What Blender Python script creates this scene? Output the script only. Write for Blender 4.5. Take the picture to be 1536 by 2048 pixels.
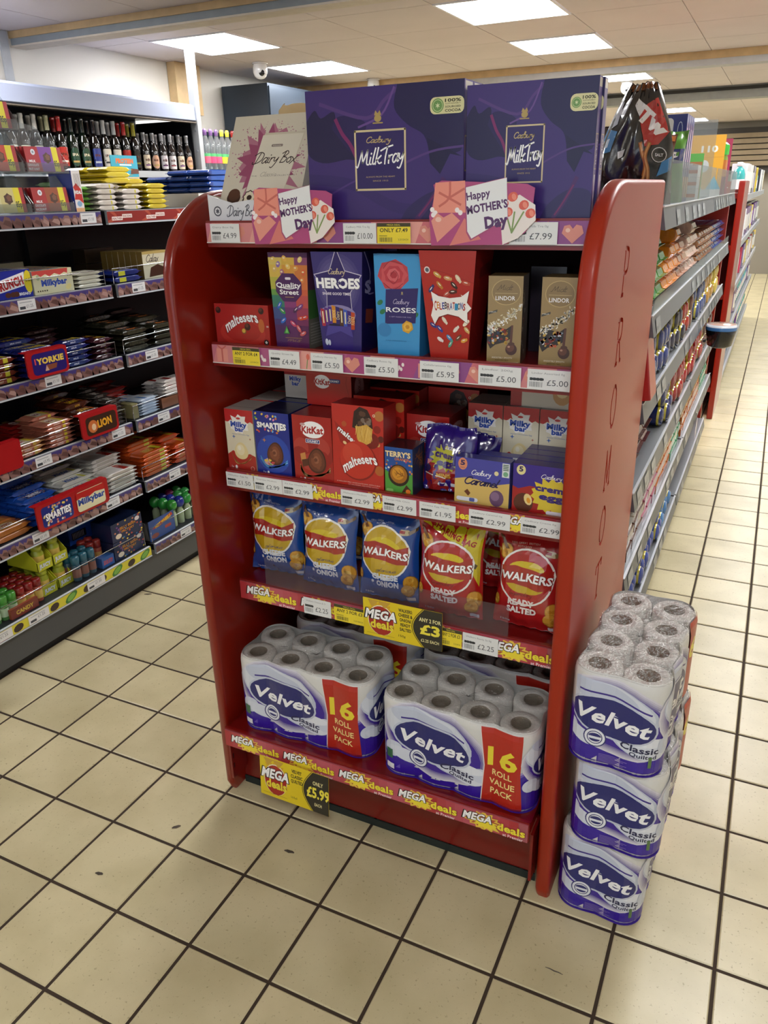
import bpy, bmesh, math, random
from mathutils import Vector, Matrix
from mathutils.geometry import tessellate_polygon
for _o in list(bpy.data.objects): bpy.data.objects.remove(_o)
SC = bpy.context.scene
COL = SC.collection
PI = math.pi
# ---------------------------------------------------------------- camera, world, exposure
def _cam():
    f, yaw, pitch, roll = 1555.29, .456898, .390485, -.0236621
    cy, sy, cp, sp = math.cos(yaw), math.sin(yaw), math.cos(pitch), math.sin(pitch)
    fw = Vector((-sy*cp, cy*cp, -sp)); r = Vector((cy, sy, 0)); u = r.cross(fw)
    cr, sr = math.cos(roll), math.sin(roll)
    r2 = cr*r + sr*u; u2 = -sr*r + cr*u
    cd = bpy.data.cameras.new('camera'); co = bpy.data.objects.new('camera', cd); COL.objects.link(co)
    cd.sensor_fit = 'VERTICAL'; cd.sensor_height = 36; cd.lens = f/2048*36; cd.clip_start = .02
    m = Matrix((r2, u2, -fw)).transposed().to_4x4(); m.translation = Vector((1.50436, -1.06024, 1.45538))
    co.matrix_world = m; SC.camera = co
    return co, r2, u2, fw, f
CAM, CR, CU, CF, FPX = _cam()
CO = Vector((1.50436, -1.06024, 1.45538))
def px_of(p):
    d = Vector(p)-CO; w = d.dot(CF)
    if w < .05: return None
    return (768+FPX*d.dot(CR)/w, 1024-FPX*d.dot(CU)/w, w)
W = bpy.data.worlds.new('world'); SC.world = W; W.use_nodes = True
W.node_tree.nodes['Background'].inputs[0].default_value = (.75, .85, 1, 1)
W.node_tree.nodes['Background'].inputs[1].default_value = .06
SC.view_settings.view_transform = 'Standard'; SC.view_settings.look = 'None'
SC.view_settings.gamma = 1; SC.view_settings.use_curve_mapping = False
SC.view_settings.exposure = 0.76
PANEL_W = 15.0          # strength of the ceiling light panels
DAY_W = 13.0            # daylight through the shop front behind the camera
# the shop front's daylight, an area light in the window opening behind the camera
_l = bpy.data.lights.new('window_daylight', 'AREA'); _l.shape = 'RECTANGLE'; _l.size = 3.4; _l.size_y = 1.9
_l.energy = DAY_W; _l.color = (.80, .89, 1)
_lo = bpy.data.objects.new('window_daylight', _l); COL.objects.link(_lo); _lo.location = (1.2, -3.72, 1.35); _lo.rotation_euler = (PI/2, 0, 0)

# ---------------------------------------------------------------- helpers
def lin(c):
    if isinstance(c, str):
        c = c.lstrip('#'); c = c if len(c) == 6 else ''.join(q*2 for q in c); c = [int(c[i:i+2], 16)/255 for i in (0, 2, 4)]
        return tuple(x/12.92 if x <= .04045 else ((x+.055)/1.055)**2.4 for x in c)+(1,)
    return tuple(c)
MATS = {}
def mat(name, color=None, rough=.5, metal=0, spec=.5, coat=0, bump=None, bscale=60, emis=0, noise=0, nscale=8, sheen=0):
    """Principled material; colour from the printed-colour attribute unless one is given"""
    if name in MATS: return MATS[name]
    m = bpy.data.materials.new(name); m.use_nodes = True; nt = m.node_tree; N = nt.nodes; L = nt.links
    b = N['Principled BSDF']; b.inputs['Roughness'].default_value = rough; b.inputs['Metallic'].default_value = metal
    b.inputs['Specular IOR Level'].default_value = spec; b.inputs['Coat Weight'].default_value = coat; b.inputs['Coat Roughness'].default_value = .12
    if color is None:
        a = N.new('ShaderNodeAttribute'); a.attribute_name = 'Col'; src = a.outputs['Color']
    else:
        a = N.new('ShaderNodeRGB'); a.outputs[0].default_value = lin(color); src = a.outputs[0]
    tc = N.new('ShaderNodeTexCoord')
    if noise:
        n = N.new('ShaderNodeTexNoise'); n.inputs['Scale'].default_value = nscale; n.inputs['Detail'].default_value = 6
        L.new(tc.outputs['Object'], n.inputs['Vector'])
        mr = N.new('ShaderNodeMapRange'); mr.inputs['From Min'].default_value = .3; mr.inputs['From Max'].default_value = .7
        mr.inputs['To Min'].default_value = 1-noise; mr.inputs['To Max'].default_value = 1+noise
        L.new(n.outputs['Fac'], mr.inputs['Value'])
        mx = N.new('ShaderNodeVectorMath'); mx.operation = 'SCALE'; L.new(src, mx.inputs[0]); L.new(mr.outputs[0], mx.inputs['Scale']); src = mx.outputs[0]
    L.new(src, b.inputs['Base Color'])
    if bump:
        n = N.new('ShaderNodeTexNoise'); n.inputs['Scale'].default_value = bscale; n.inputs['Detail'].default_value = 4
        L.new(tc.outputs['Object'], n.inputs['Vector'])
        bp = N.new('ShaderNodeBump'); bp.inputs['Strength'].default_value = bump; bp.inputs['Distance'].default_value = .004
        L.new(n.outputs['Fac'], bp.inputs['Height']); L.new(bp.outputs[0], b.inputs['Normal'])
    if emis:
        L.new(src, b.inputs['Emission Color']); b.inputs['Emission Strength'].default_value = emis
    MATS[name] = m; return m
def clear(name, tint='#ffffff', rough=.05, refl=.10, bump=0, bscale=60, haze=0., bdist=.004):
    if name in MATS: return MATS[name]
    m = bpy.data.materials.new(name); m.use_nodes = True; nt = m.node_tree; N = nt.nodes; L = nt.links
    N.remove(N['Principled BSDF']); out = N['Material Output']
    t = N.new('ShaderNodeBsdfTransparent'); t.inputs[0].default_value = lin(tint)
    g = N.new('ShaderNodeBsdfGlossy'); g.inputs['Roughness'].default_value = rough
    lw = N.new('ShaderNodeLayerWeight'); lw.inputs[0].default_value = .5
    pw = N.new('ShaderNodeMath'); pw.operation = 'POWER'; pw.inputs[1].default_value = 4.5; L.new(lw.outputs['Facing'], pw.inputs[0])
    mr = N.new('ShaderNodeMapRange'); mr.inputs['To Min'].default_value = refl; mr.inputs['To Max'].default_value = min(1, refl+.25)
    L.new(pw.outputs[0], mr.inputs['Value'])
    mx = N.new('ShaderNodeMixShader'); L.new(mr.outputs[0], mx.inputs[0]); L.new(t.outputs[0], mx.inputs[1]); L.new(g.outputs[0], mx.inputs[2])
    src = mx
    if haze:
        d = N.new('ShaderNodeBsdfDiffuse'); d.inputs[0].default_value = (.9, .9, .92, 1)
        m2 = N.new('ShaderNodeMixShader'); m2.inputs[0].default_value = haze; L.new(mx.outputs[0], m2.inputs[1]); L.new(d.outputs[0], m2.inputs[2]); src = m2
    if bump:
        tc = N.new('ShaderNodeTexCoord'); n = N.new('ShaderNodeTexNoise'); n.inputs['Scale'].default_value = bscale; n.inputs['Detail'].default_value = 3
        L.new(tc.outputs['Object'], n.inputs['Vector'])
        bp = N.new('ShaderNodeBump'); bp.inputs['Strength'].default_value = bump; bp.inputs['Distance'].default_value = bdist
        L.new(n.outputs['Fac'], bp.inputs['Height']); L.new(bp.outputs[0], g.inputs['Normal']); L.new(bp.outputs[0], lw.inputs['Normal'])
    L.new(src.outputs[0], out.inputs[0]); MATS[name] = m; return m
CARD = mat('printed_card', rough=.32, coat=.25)
MATT = mat('matt_surface', rough=.65, noise=.05, nscale=20)
GLOSS = mat('gloss_plastic', rough=.18, coat=.5)
FOIL = mat('foil_wrapper', rough=.22, spec=.9, coat=.3, bump=.5, bscale=45)
BAGM = mat('crisp_bag_foil', rough=.2, spec=1, coat=.5, bump=.35, bscale=22)
PAPER = mat('soft_tissue', rough=.9, bump=.6, bscale=220)
WRAPM = mat('wrap_print', rough=.35, coat=.35, bump=.22, bscale=60)
METAL = mat('grey_metal', rough=.38, metal=.6)
CHROME = mat('chrome', rough=.15, metal=1)
BOTTLE = mat('bottle_glass', rough=.08, spec=.8, coat=.5)
REDR = mat('red_painted_wood_routed', '#a0280f', rough=.40, coat=.08, spec=.35)
RED = mat('red_painted_wood', rough=.28, coat=.35, noise=.04, nscale=3)
ACRYL = clear('clear_acrylic', '#f8fafb', refl=.008)
ACRYLG = clear('grey_acrylic', '#e4e8ea', refl=.05, rough=.15, haze=.05)
ACRYLH = clear('clear_riser', '#f0eff4', refl=.02, rough=.1, haze=.025)
FILM = clear('plastic_film', '#f4f4f4', refl=.10, rough=.10, bump=1.0, bscale=75, bdist=.012)
FILMB = clear('bright_film', '#f6f6f6', refl=.20, rough=.10, bump=1.0, bscale=85, bdist=.014)

class MB:
    """collects coloured faces and links them as ONE mesh object"""
    def __init__(s): s.v = []; s.f = []; s.c = []; s.m = []; s.mi = 0; s.sm = []
    def face(s, pts, col, smooth=False):
        n = len(s.v); s.v += [tuple(p) for p in pts]; s.f.append(tuple(range(n, n+len(pts)))); s.c.append(lin(col)); s.m.append(s.mi); s.sm.append(smooth); return s
    def grid(s, P, col, smooth=True, closed=False):
        """P[i][j] points -> quads, shared vertices"""
        n = len(s.v); R = len(P); Cn = len(P[0])
        for r in P: s.v += [tuple(p) for p in r]
        cc = col if callable(col) else None; c0 = None if cc else lin(col)
        for i in range(R-1):
            for j in range(Cn if closed else Cn-1):
                j2 = (j+1) % Cn
                s.f.append((n+i*Cn+j, n+i*Cn+j2, n+(i+1)*Cn+j2, n+(i+1)*Cn+j)); s.c.append(lin(cc(i, j)) if cc else c0); s.m.append(s.mi); s.sm.append(smooth)
        return s
    def hexa(s, b, t, col, cols=None):
        """b,t: 4 bottom and 4 top corners ccw seen from above, starting front-left"""
        b = [Vector(p) for p in b]; t = [Vector(p) for p in t]; cols = cols or {}
        s.face([b[3], b[2], b[1], b[0]], cols.get('bottom', col)); s.face(t, cols.get('top', col))
        for i, k in enumerate(('front', 'right', 'back', 'left')):
            j = (i+1) % 4; s.face([b[i], b[j], t[j], t[i]], cols.get(k, col))
        return s
    def box(s, x0, x1, y0, y1, z0, z1, col, cols=None):
        return s.hexa([(x0, y0, z0), (x1, y0, z0), (x1, y1, z0), (x0, y1, z0)], [(x0, y0, z1), (x1, y0, z1), (x1, y1, z1), (x0, y1, z1)], col, cols)
    def cbox(s, x0, x1, y0, y1, z0, z1, col, b=.004):
        """box with chamfered edges"""
        bm = bmesh.new(); bmesh.ops.create_cube(bm, size=1)
        for v in bm.verts: v.co = Vector(((x0+x1)/2+v.co.x*(x1-x0), (y0+y1)/2+v.co.y*(y1-y0), (z0+z1)/2+v.co.z*(z1-z0)))
        bmesh.ops.bevel(bm, geom=bm.edges[:], offset=b, segments=2, affect='EDGES', profile=.7)
        s.bm(bm, col); return s
    def bm(s, bm, col, smooth=False):
        n = len(s.v); bm.verts.index_update(); s.v += [tuple(v.co) for v in bm.verts]
        for f in bm.faces:
            s.f.append(tuple(n+v.index for v in f.verts)); s.c.append(lin(col)); s.m.append(s.mi); s.sm.append(smooth)
        bm.free(); return s
    def lathe(s, prof, col, n=20, o=(0, 0, 0), axis='z', cap=True):
        """prof: [(r,h)] or [(r,h,col)] bottom to top"""
        P = []
        for q in prof:
            r, h = q[:2]; row = []
            for k in range(n):
                a = 2*PI*k/n; x, y = r*math.cos(a), r*math.sin(a)
                p = (x, y, h) if axis == 'z' else ((x, -h, y) if axis == '-y' else (h, x, y))
                row.append((p[0]+o[0], p[1]+o[1], p[2]+o[2]))
            P.append(row)
        cs = [q[2] if len(q) > 2 else col for q in prof]
        s.grid(P, lambda i, j: cs[i], True, True)
        if cap:
            if prof[0][0] > 1e-5: s.face(P[0][::-1], cs[0])
            if prof[-1][0] > 1e-5: s.face(P[-1], cs[-1])
        return s
    def tube(s, pts, r, col, n=6):
        P = []; pts = [Vector(p) for p in pts]
        for i, p in enumerate(pts):
            d = (pts[min(i+1, len(pts)-1)]-pts[max(i-1, 0)]).normalized()
            a = d.orthogonal().normalized() if i == 0 else (a-d*a.dot(d)).normalized()
            b = d.cross(a); P.append([p+a*(r*math.cos(2*PI*k/n))+b*(r*math.sin(2*PI*k/n)) for k in range(n)])
        s.grid(P, col, True, True); s.face(P[0][::-1], col); s.face(P[-1], col); return s
    def prism(s, pts2, f3, d, col, side=None):
        """extrude 2D outline: f3(u,v)->Vector, d extrusion vector"""
        d = Vector(d); A = [Vector(f3(*p)) for p in pts2]; B = [a+d for a in A]
        tr = tessellate_polygon([[Vector((p[0], p[1], 0)) for p in pts2]])
        for t in tr: s.face([A[i] for i in t], col); s.face([B[i] for i in reversed(t)], col)
        for i in range(len(A)):
            j = (i+1) % len(A); s.face([A[i], B[i], B[j], A[j]], side or col)
        return s
    def obj(s, name, mats, parent=None, loc=None, rz=0, rot=None):
        me = bpy.data.meshes.new(name); me.from_pydata(s.v, [], s.f)
        for m in (mats if isinstance(mats, (list, tuple)) else [mats]): me.materials.append(m)
        me.polygons.foreach_set('material_index', s.m); me.polygons.foreach_set('use_smooth', s.sm)
        ca = me.color_attributes.new('Col', 'FLOAT_COLOR', 'CORNER'); buf = []
        for f, c in zip(s.f, s.c): buf += list(c)*len(f)
        ca.data.foreach_set('color', buf); me.update()
        o = bpy.data.objects.new(name, me); COL.objects.link(o)
        if parent: o.parent = parent
        if loc: o.location = loc
        o.rotation_euler = rot if rot else (0, 0, rz)
        return o
def tag(o, label=None, cat=None, group=None, kind=None):
    if label: o['label'] = label
    if cat: o['category'] = cat
    if group: o['group'] = group
    if kind: o['kind'] = kind
    return o
def thing(name, label, cat, loc=(0, 0, 0), rz=0, group=None):
    o = bpy.data.objects.new(name, None); COL.objects.link(o); o.empty_display_size = .05
    o.location = loc; o.rotation_euler = (0, 0, rz); return tag(o, label, cat, group)
KIDS = {}
def copy_tree(o, loc=None, rot=None, label=None, group=None):
    c = o.copy(); COL.objects.link(c)
    for ch in [x for x in bpy.data.objects if x.parent == o] if o.name not in KIDS else KIDS[o.name]:
        d = ch.copy(); COL.objects.link(d); d.parent = c
        for g in ch.children: e = g.copy(); COL.objects.link(e); e.parent = d
    if loc is not None: c.location = loc
    if rot is not None: c.rotation_euler = rot
    if label: c['label'] = label
    if group: c['group'] = group
    return c

ORDS = ['zeroth', 'first', 'second', 'third', 'fourth', 'fifth', 'sixth', 'seventh', 'eighth', 'ninth', 'tenth', 'eleventh', 'twelfth', 'thirteenth', 'fourteenth', 'fifteenth', 'sixteenth', 'seventeenth', 'eighteenth', 'nineteenth', 'twentieth', 'thirtieth']
def ordw(n):
    return ORDS[n] if n <= 20 else ('thirtieth' if n == 30 else ('twenty-' if n < 30 else 'thirty-')+ORDS[n % 10])
# ---------------------------------------------------------------- flat print: 2D art mapped on surfaces
_TC = {}
def text_mesh(s, bold=0., font=None):
    k = (s, round(bold, 3))
    if k in _TC: return _TC[k]
    cu = bpy.data.curves.new('t', 'FONT'); cu.body = s; cu.size = 1; cu.resolution_u = 2; cu.offset = bold*.55; cu.space_character = 1+bold*.55; cu.fill_mode = 'FRONT'
    o = bpy.data.objects.new('t', cu); COL.objects.link(o)
    dg = bpy.context.evaluated_depsgraph_get(); ev = o.evaluated_get(dg); me = ev.to_mesh()
    V = [(v.co.x, v.co.y) for v in me.vertices]; T = []
    me.calc_loop_triangles()
    for t in me.loop_triangles: T.append(tuple(t.vertices))
    ev.to_mesh_clear(); bpy.data.objects.remove(o); bpy.data.curves.remove(cu)
    if V:
        x0 = min(p[0] for p in V); x1 = max(p[0] for p in V)
        V = [((p[0]-(x0+x1)/2)/.729, p[1]/.729) for p in V]; w = (x1-x0)/.729
    else: w = 1
    _TC[k] = (V, T, w); return _TC[k]
GL = {'C': ([[(1.3, 1.5), (1.1, 1.85), (.5, 1.7), (.1, 1.0), (.2, .3), (.7, 0), (1.3, .35)]], 1.3),
'a': ([[(.85, .85), (.45, 1), (.1, .6), (.12, .12), (.4, 0), (.8, .5)], [(.93, 1), (.8, .3), (.88, .02), (1.08, .14)]], 1.04),
'd': ([[(.85, .8), (.5, 1), (.1, .6), (.15, .1), (.5, 0), (.85, .6)], [(1.1, 2.0), (.9, .8), (.86, .15), (1.1, .12)]], 1.08),
'b': ([[(.3, 1.9), (.12, 1), (.05, .1)], [(.05, .4), (.35, .97), (.72, .85), (.72, .35), (.4, 0), (.05, .12)]], .88),
'u': ([[(.12, .95), (.05, .35), (.25, .02), (.6, .2), (.82, .95)], [(.82, .95), (.76, .2), (1, .12)]], .98),
'r': ([[(.1, .95), (.08, 0)], [(.08, .5), (.3, .9), (.65, .95)]], .68),
'y': ([[(.1, .95), (.12, .45), (.4, .3), (.8, .95)], [(.8, .95), (.65, .0), (.3, -.8), (-.1, -.7)]], .95),
'M': ([[(-.3, .1), (0, .05), (.4, 1.9)], [(.4, 1.9), (.65, .4)], [(.65, .4), (1.25, 1.9)], [(1.25, 1.9), (1.25, .3), (1.55, .1)]], 1.6),
'i': ([[(.18, .95), (.1, .2), (.36, .1)], [(.22, 1.35), (.26, 1.45)]], .45),
'l': ([[(.35, 2), (.12, .7), (.14, .1), (.4, .12)]], .46),
'k': ([[(.3, 2), (.05, 0)], [(.8, .97), (.15, .45)], [(.28, .5), (.6, .05), (.95, .12)]], .9),
'T': ([[(-.35, 1.7), (.5, 1.95), (1.6, 2.1)], [(.75, 2), (.5, .9), (.45, 0)]], 1.0),
'D': ([[(.45, 1.8), (.2, 0)], [(-.5, 1.4), (.3, 1.95), (1.15, 1.6), (1.15, .6), (.4, .02), (-.3, -.1), (-.4, .25)]], 1.35),
'o': ([[(.5, .97), (.1, .6), (.2, .08), (.6, .05), (.8, .5), (.5, .97), (.95, .85)]], .88),
'x': ([[(.05, .9), (.4, .5), (.8, 0)], [(.85, .95), (0, -.25)]], .85),
'B': ([[(.35, 1.9), (.05, 0)], [(-.2, 1.6), (.5, 2.05), (.9, 1.6), (.3, 1)], [(.3, 1), (1, .8), (.8, .1), (.05, .05)]], 1.15),
'e': ([[(.1, .45), (.75, .6), (.5, .98), (.1, .6), (.15, .1), (.5, 0), (.88, .28)]], .86),
'm': ([[(.08, .95), (.05, 0)], [(.05, .5), (.35, .97), (.5, .7), (.45, 0)], [(.48, .5), (.8, .97), (.95, .7), (.92, .15), (1.15, .12)]], 1.12),
'c': ([[(.75, .8), (.4, .98), (.1, .5), (.3, .02), (.82, .25)]], .8),
'g': ([[(.8, .8), (.45, 1), (.1, .6), (.15, .15), (.5, .05), (.8, .5), (.85, .95), (.8, -.3), (.45, -.8), (.05, -.6)]], .95),
's': ([[(.65, .85), (.35, 1), (.15, .75), (.55, .35), (.4, 0), (.05, .12)]], .7),
't': ([[(.3, 1.5), (.12, .4), (.2, .03), (.5, .12)], [(-.1, 1), (.55, 1.08)]], .5), ' ': ([], .45)}
def crom(P, n=5):
    if len(P) < 3: return P
    Q = [P[0]]+list(P)+[P[-1]]; out = []
    for i in range(1, len(Q)-2):
        a, b, c, d = Q[i-1:i+3]
        for k in range(n):
            t = k/n; out.append(tuple(.5*(2*b[m]+(c[m]-a[m])*t+(2*a[m]-5*b[m]+4*c[m]-d[m])*t*t+(3*b[m]-a[m]-3*c[m]+d[m])*t**3) for m in (0, 1)))
    return out+[P[-1]]
class Art:
    """2D print on a w x h metre face; coordinates are fractions of the face"""
    def __init__(s, w, h): s.w = w; s.h = h; s.T = []; s.L = 1; s.seed = random.Random(7)
    def _t(s, tri, col, L): s.T.append((tri, lin(col), L))
    def poly(s, pts, col, raw=False):
        P = [(p[0], p[1]) if raw else (p[0]*s.w, p[1]*s.h) for p in pts]
        for t in tessellate_polygon([[Vector((p[0], p[1], 0)) for p in P]]): s._t([P[i] for i in t], col, s.L)
        s.L += 1; return s
    def rect(s, x0, y0, x1, y1, col): return s.poly([(x0, y0), (x1, y0), (x1, y1), (x0, y1)], col)
    def rrect(s, x0, y0, x1, y1, col, r=.1):
        rx = r*min((x1-x0)*s.w, (y1-y0)*s.h)*1.0; P = []
        for cx, cy, a0 in ((x1*s.w-rx, y1*s.h-rx, 0), (x0*s.w+rx, y1*s.h-rx, 90), (x0*s.w+rx, y0*s.h+rx, 180), (x1*s.w-rx, y0*s.h+rx, 270)):
            for k in range(5):
                a = math.radians(a0+k*22.5); P.append((cx+rx*math.cos(a), cy+rx*math.sin(a)))
        return s.poly(P, col, True)
    def ell(s, cx, cy, rx, ry, col, n=20, rot=0, circ=False):
        """radii as fractions of w and h; circ: ry ignored, true circle of rx*w"""
        X, Y = rx*s.w, (rx*s.w if circ else ry*s.h); c, q = math.cos(rot), math.sin(rot)
        return s.poly([(cx*s.w+X*math.cos(2*PI*k/n)*c-Y*math.sin(2*PI*k/n)*q, cy*s.h+X*math.cos(2*PI*k/n)*q+Y*math.sin(2*PI*k/n)*c) for k in range(n)], col, True)
    def star(s, cx, cy, r, col, n=10, inner=.7, sy=1, jit=0, rot=PI/2):
        P = []
        for k in range(2*n):
            a = rot+PI*k/n; q = r*(1 if k % 2 == 0 else inner)*s.w*(1+jit*(s.seed.random()-.5)); P.append((cx*s.w+q*math.cos(a), cy*s.h+q*math.sin(a)*sy))
        return s.poly(P, col, True)
    def line(s, pts, wid, col, raw=False, smooth=True):
        """wid as a fraction of w"""
        P = [(p[0], p[1]) if raw else (p[0]*s.w, p[1]*s.h) for p in (crom(pts) if smooth else pts)]; hw = wid*s.w/2
        A = []; B = []
        for i, p in enumerate(P):
            a = P[max(i-1, 0)]; b = P[min(i+1, len(P)-1)]; dx, dy = b[0]-a[0], b[1]-a[1]; l = math.hypot(dx, dy) or 1
            dx /= l; dy /= l; e = -hw*.7 if i == 0 else (hw*.7 if i == len(P)-1 else 0)
            A.append((p[0]+dx*e-dy*hw, p[1]+dy*e+dx*hw)); B.append((p[0]+dx*e+dy*hw, p[1]+dy*e-dx*hw))
        for i in range(len(P)-1):
            s._t([A[i], B[i], B[i+1]], col, s.L); s._t([A[i], B[i+1], A[i+1]], col, s.L)
        s.L += 1; return s
    def frame(s, x0, y0, x1, y1, wid, col):
        for P in ([(x0, y0), (x1, y0)], [(x1, y0), (x1, y1)], [(x1, y1), (x0, y1)], [(x0, y1), (x0, y0)]): s.line(P, wid, col); s.L -= 1
        s.L += 1; return s
    def text(s, t, cx, cy, h, col, w=None, rot=0, shear=0, bold=.0, out=None, ow=.05, warp=None):
        """cap height h (fraction of face height), centred at cx,cy; w fraction of face width"""
        if out: s.text(t, cx, cy, h, out, w and w*1.0, rot, shear, bold+ow, None, 0, warp)
        V, T, tw = text_mesh(t, bold); H = h*s.h; kx = (w*s.w/text_mesh(t, 0)[2]) if w else H
        c, q = math.cos(rot), math.sin(rot); R = []
        for x, y in V:
            y -= .5; X = (x+shear*y)*kx if not w else x*kx+shear*y*H; Y = y*H
            if warp: X, Y = warp(X, Y)
            R.append((cx*s.w+X*c-Y*q, cy*s.h+X*q+Y*c))
        for a in T: s._t([R[i] for i in a], col, s.L)
        s.L += 1; return s
    def script(s, t, cx, cy, h, col, w=None, wid=.16, rot=0, shear=.25, rise=0):
        """handwritten lettering; h = x-height fraction of face height"""
        H = h*s.h; x = 0; S = []
        for ch in t:
            g, adv = GL[ch]
            for st in g: S.append([(p[0]+x+shear*p[1], p[1]) for p in crom(st, 4)])
            x += adv
        kx = w*s.w/x if w else H; c, q = math.cos(rot), math.sin(rot)
        for st in S:
            P = [((p[0]-x/2)*kx, p[1]*H+rise*(p[0]-x/2)*kx-H*.5) for p in st]
            s.line([(cx*s.w+a*c-b*q, cy*s.h+a*q+b*c) for a, b in P], wid*H/s.w, col, True, False); s.L -= 1
        s.L += 1; return s
    def put(s, mb, f, cut=None, step=.00003):
        """f(u,v,lift)->point; cut: cell size for curved surfaces. Every layer is clipped to the same cells so that the layers stay parallel"""
        def clip(P, A, B, Cc):       # keep the part where A*x+B*y+Cc >= 0
            out = []
            for k in range(len(P)):
                p, q = P[k], P[(k+1) % len(P)]; dp, dq = A*p[0]+B*p[1]+Cc, A*q[0]+B*q[1]+Cc
                if dp >= 0: out.append(p)
                if (dp > 1e-12 and dq < -1e-12) or (dp < -1e-12 and dq > 1e-12):
                    t = dp/(dp-dq); out.append((p[0]+(q[0]-p[0])*t, p[1]+(q[1]-p[1])*t))
            return out
        if not cut:
            for t, col, L in s.T:
                if (t[1][0]-t[0][0])*(t[2][1]-t[0][1])-(t[1][1]-t[0][1])*(t[2][0]-t[0][0]) < 0: t = [t[0], t[2], t[1]]
                if any(p[0] < 0 or p[0] > s.w or p[1] < 0 or p[1] > s.h for p in t):
                    for A, B, K in ((1, 0, 0), (-1, 0, s.w), (0, 1, 0), (0, -1, s.h)):
                        t = clip(t, A, B, K) if len(t) >= 3 else t
                    if len(t) < 3: continue
                mb.face([f(p[0], p[1], L*step+.00015) for p in t], col)
            return s
        C = {}
        def node(i, j):
            if (i, j) not in C:
                u, v = min(max(i*cut, 0), s.w), min(max(j*cut, 0), s.h); a = f(u, v, 0.); b = f(u, v, .001); C[(i, j)] = (a, (b-a)*1000)
            return C[(i, j)]
        for t, col, L in s.T:
            if (t[1][0]-t[0][0])*(t[2][1]-t[0][1])-(t[1][1]-t[0][1])*(t[2][0]-t[0][0]) < 0: t = [t[0], t[2], t[1]]
            P0 = [(p[0]/cut, p[1]/cut) for p in t]; l = L*step+.00015
            i0, i1 = math.floor(min(p[0] for p in P0)), math.ceil(max(p[0] for p in P0)); j0, j1 = math.floor(min(p[1] for p in P0)), math.ceil(max(p[1] for p in P0))
            for i in range(i0, i1):
                Pi = clip(clip(P0, 1, 0, -i), -1, 0, i+1)
                if len(Pi) < 3: continue
                for j in range(j0, j1):
                    Pj = clip(clip(Pi, 0, 1, -j), 0, -1, j+1)
                    if len(Pj) < 3: continue
                    a, b, c, d = node(i, j), node(i+1, j), node(i+1, j+1), node(i, j+1)
                    for low in (1, 0):
                        Q = clip(Pj, 1, -1, j-i) if low else clip(Pj, -1, 1, i-j)
                        if len(Q) < 3: continue
                        out = []
                        for x, y in Q:
                            x -= i; y -= j
                            out.append((a[0]+l*a[1])*(1-x)+(b[0]+l*b[1])*(x-y)+(c[0]+l*c[1])*y if low else (a[0]+l*a[1])*(1-y)+(c[0]+l*c[1])*x+(d[0]+l*d[1])*(y-x))
                        ok = [out[k] for k in range(len(out)) if (out[k]-out[k-1]).length > 2e-6]
                        if len(ok) >= 3: mb.face(ok, col)
        return s
def flat(o, u, v):
    o = Vector(o); u = Vector(u).normalized(); v = Vector(v).normalized(); n = u.cross(v)
    return lambda a, b, l: o+u*a+v*b+n*l
def quadmap(bl, br, tr, tl, w, h):
    bl, br, tr, tl = map(Vector, (bl, br, tr, tl)); n = (br-bl).cross(tl-bl).normalized()
    def f(a, b, l):
        a /= w; b /= h
        return (bl*(1-a)+br*a)*(1-b)+(tl*(1-a)+tr*a)*b+n*l
    return f
def front(w, o=(0, 0, 0)): return flat((o[0]-w/2, o[1], o[2]), (1, 0, 0), (0, 0, 1))
# ================================================================ the setting
def tile_mat():
    m = mat('floor_tile', '#c3ab80', rough=.3, spec=.45, bump=.06, bscale=30); nt = m.node_tree; N = nt.nodes; L = nt.links; b = N['Principled BSDF']
    g = N.new('ShaderNodeNewGeometry'); oi = N.new('ShaderNodeObjectInfo')
    n = N.new('ShaderNodeTexNoise'); n.inputs['Scale'].default_value = 5; n.inputs['Detail'].default_value = 8; L.new(g.outputs['Position'], n.inputs['Vector'])
    r = N.new('ShaderNodeValToRGB'); r.color_ramp.elements[0].position = .3; r.color_ramp.elements[0].color = lin('#baae88')
    r.color_ramp.elements[1].position = .62; r.color_ramp.elements[1].color = lin('#d0c49e'); L.new(n.outputs['Fac'], r.inputs[0])
    n2 = N.new('ShaderNodeTexNoise'); n2.inputs['Scale'].default_value = 140; n2.inputs['Detail'].default_value = 2; L.new(g.outputs['Position'], n2.inputs['Vector'])
    r2 = N.new('ShaderNodeValToRGB'); r2.color_ramp.elements[0].position = .26; r2.color_ramp.elements[0].color = (.45, .4, .33, 1); r2.color_ramp.elements[1].position = .36; r2.color_ramp.elements[1].color = (1, 1, 1, 1); L.new(n2.outputs['Fac'], r2.inputs[0])
    mu = N.new('ShaderNodeMix'); mu.data_type = 'RGBA'; mu.blend_type = 'MULTIPLY'; mu.inputs[0].default_value = .6; L.new(r.outputs[0], mu.inputs[6]); L.new(r2.outputs[0], mu.inputs[7])
    mr = N.new('ShaderNodeMapRange'); mr.inputs['To Min'].default_value = .93; mr.inputs['To Max'].default_value = 1.06; L.new(oi.outputs['Random'], mr.inputs['Value'])
    sc = N.new('ShaderNodeVectorMath'); sc.operation = 'SCALE'; L.new(mu.outputs[2], sc.inputs[0]); L.new(mr.outputs[0], sc.inputs['Scale']); L.new(sc.outputs[0], b.inputs['Base Color'])
    return m
TILE = tile_mat()
XW0, XW1, YW0, YW1, ZC = -2.88, 3.4, -3.8, 14.4, 2.4
mb = MB(); mb.box(XW0-.3, XW1+.3, YW0-.3, YW1+.3, -.1, -.0025, '#3a2c20')
floor = tag(mb.obj('floor', mat('grout', rough=.9, noise=.15, nscale=30)), 'cream square floor tiles with dark brown grout', kind='structure')
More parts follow.
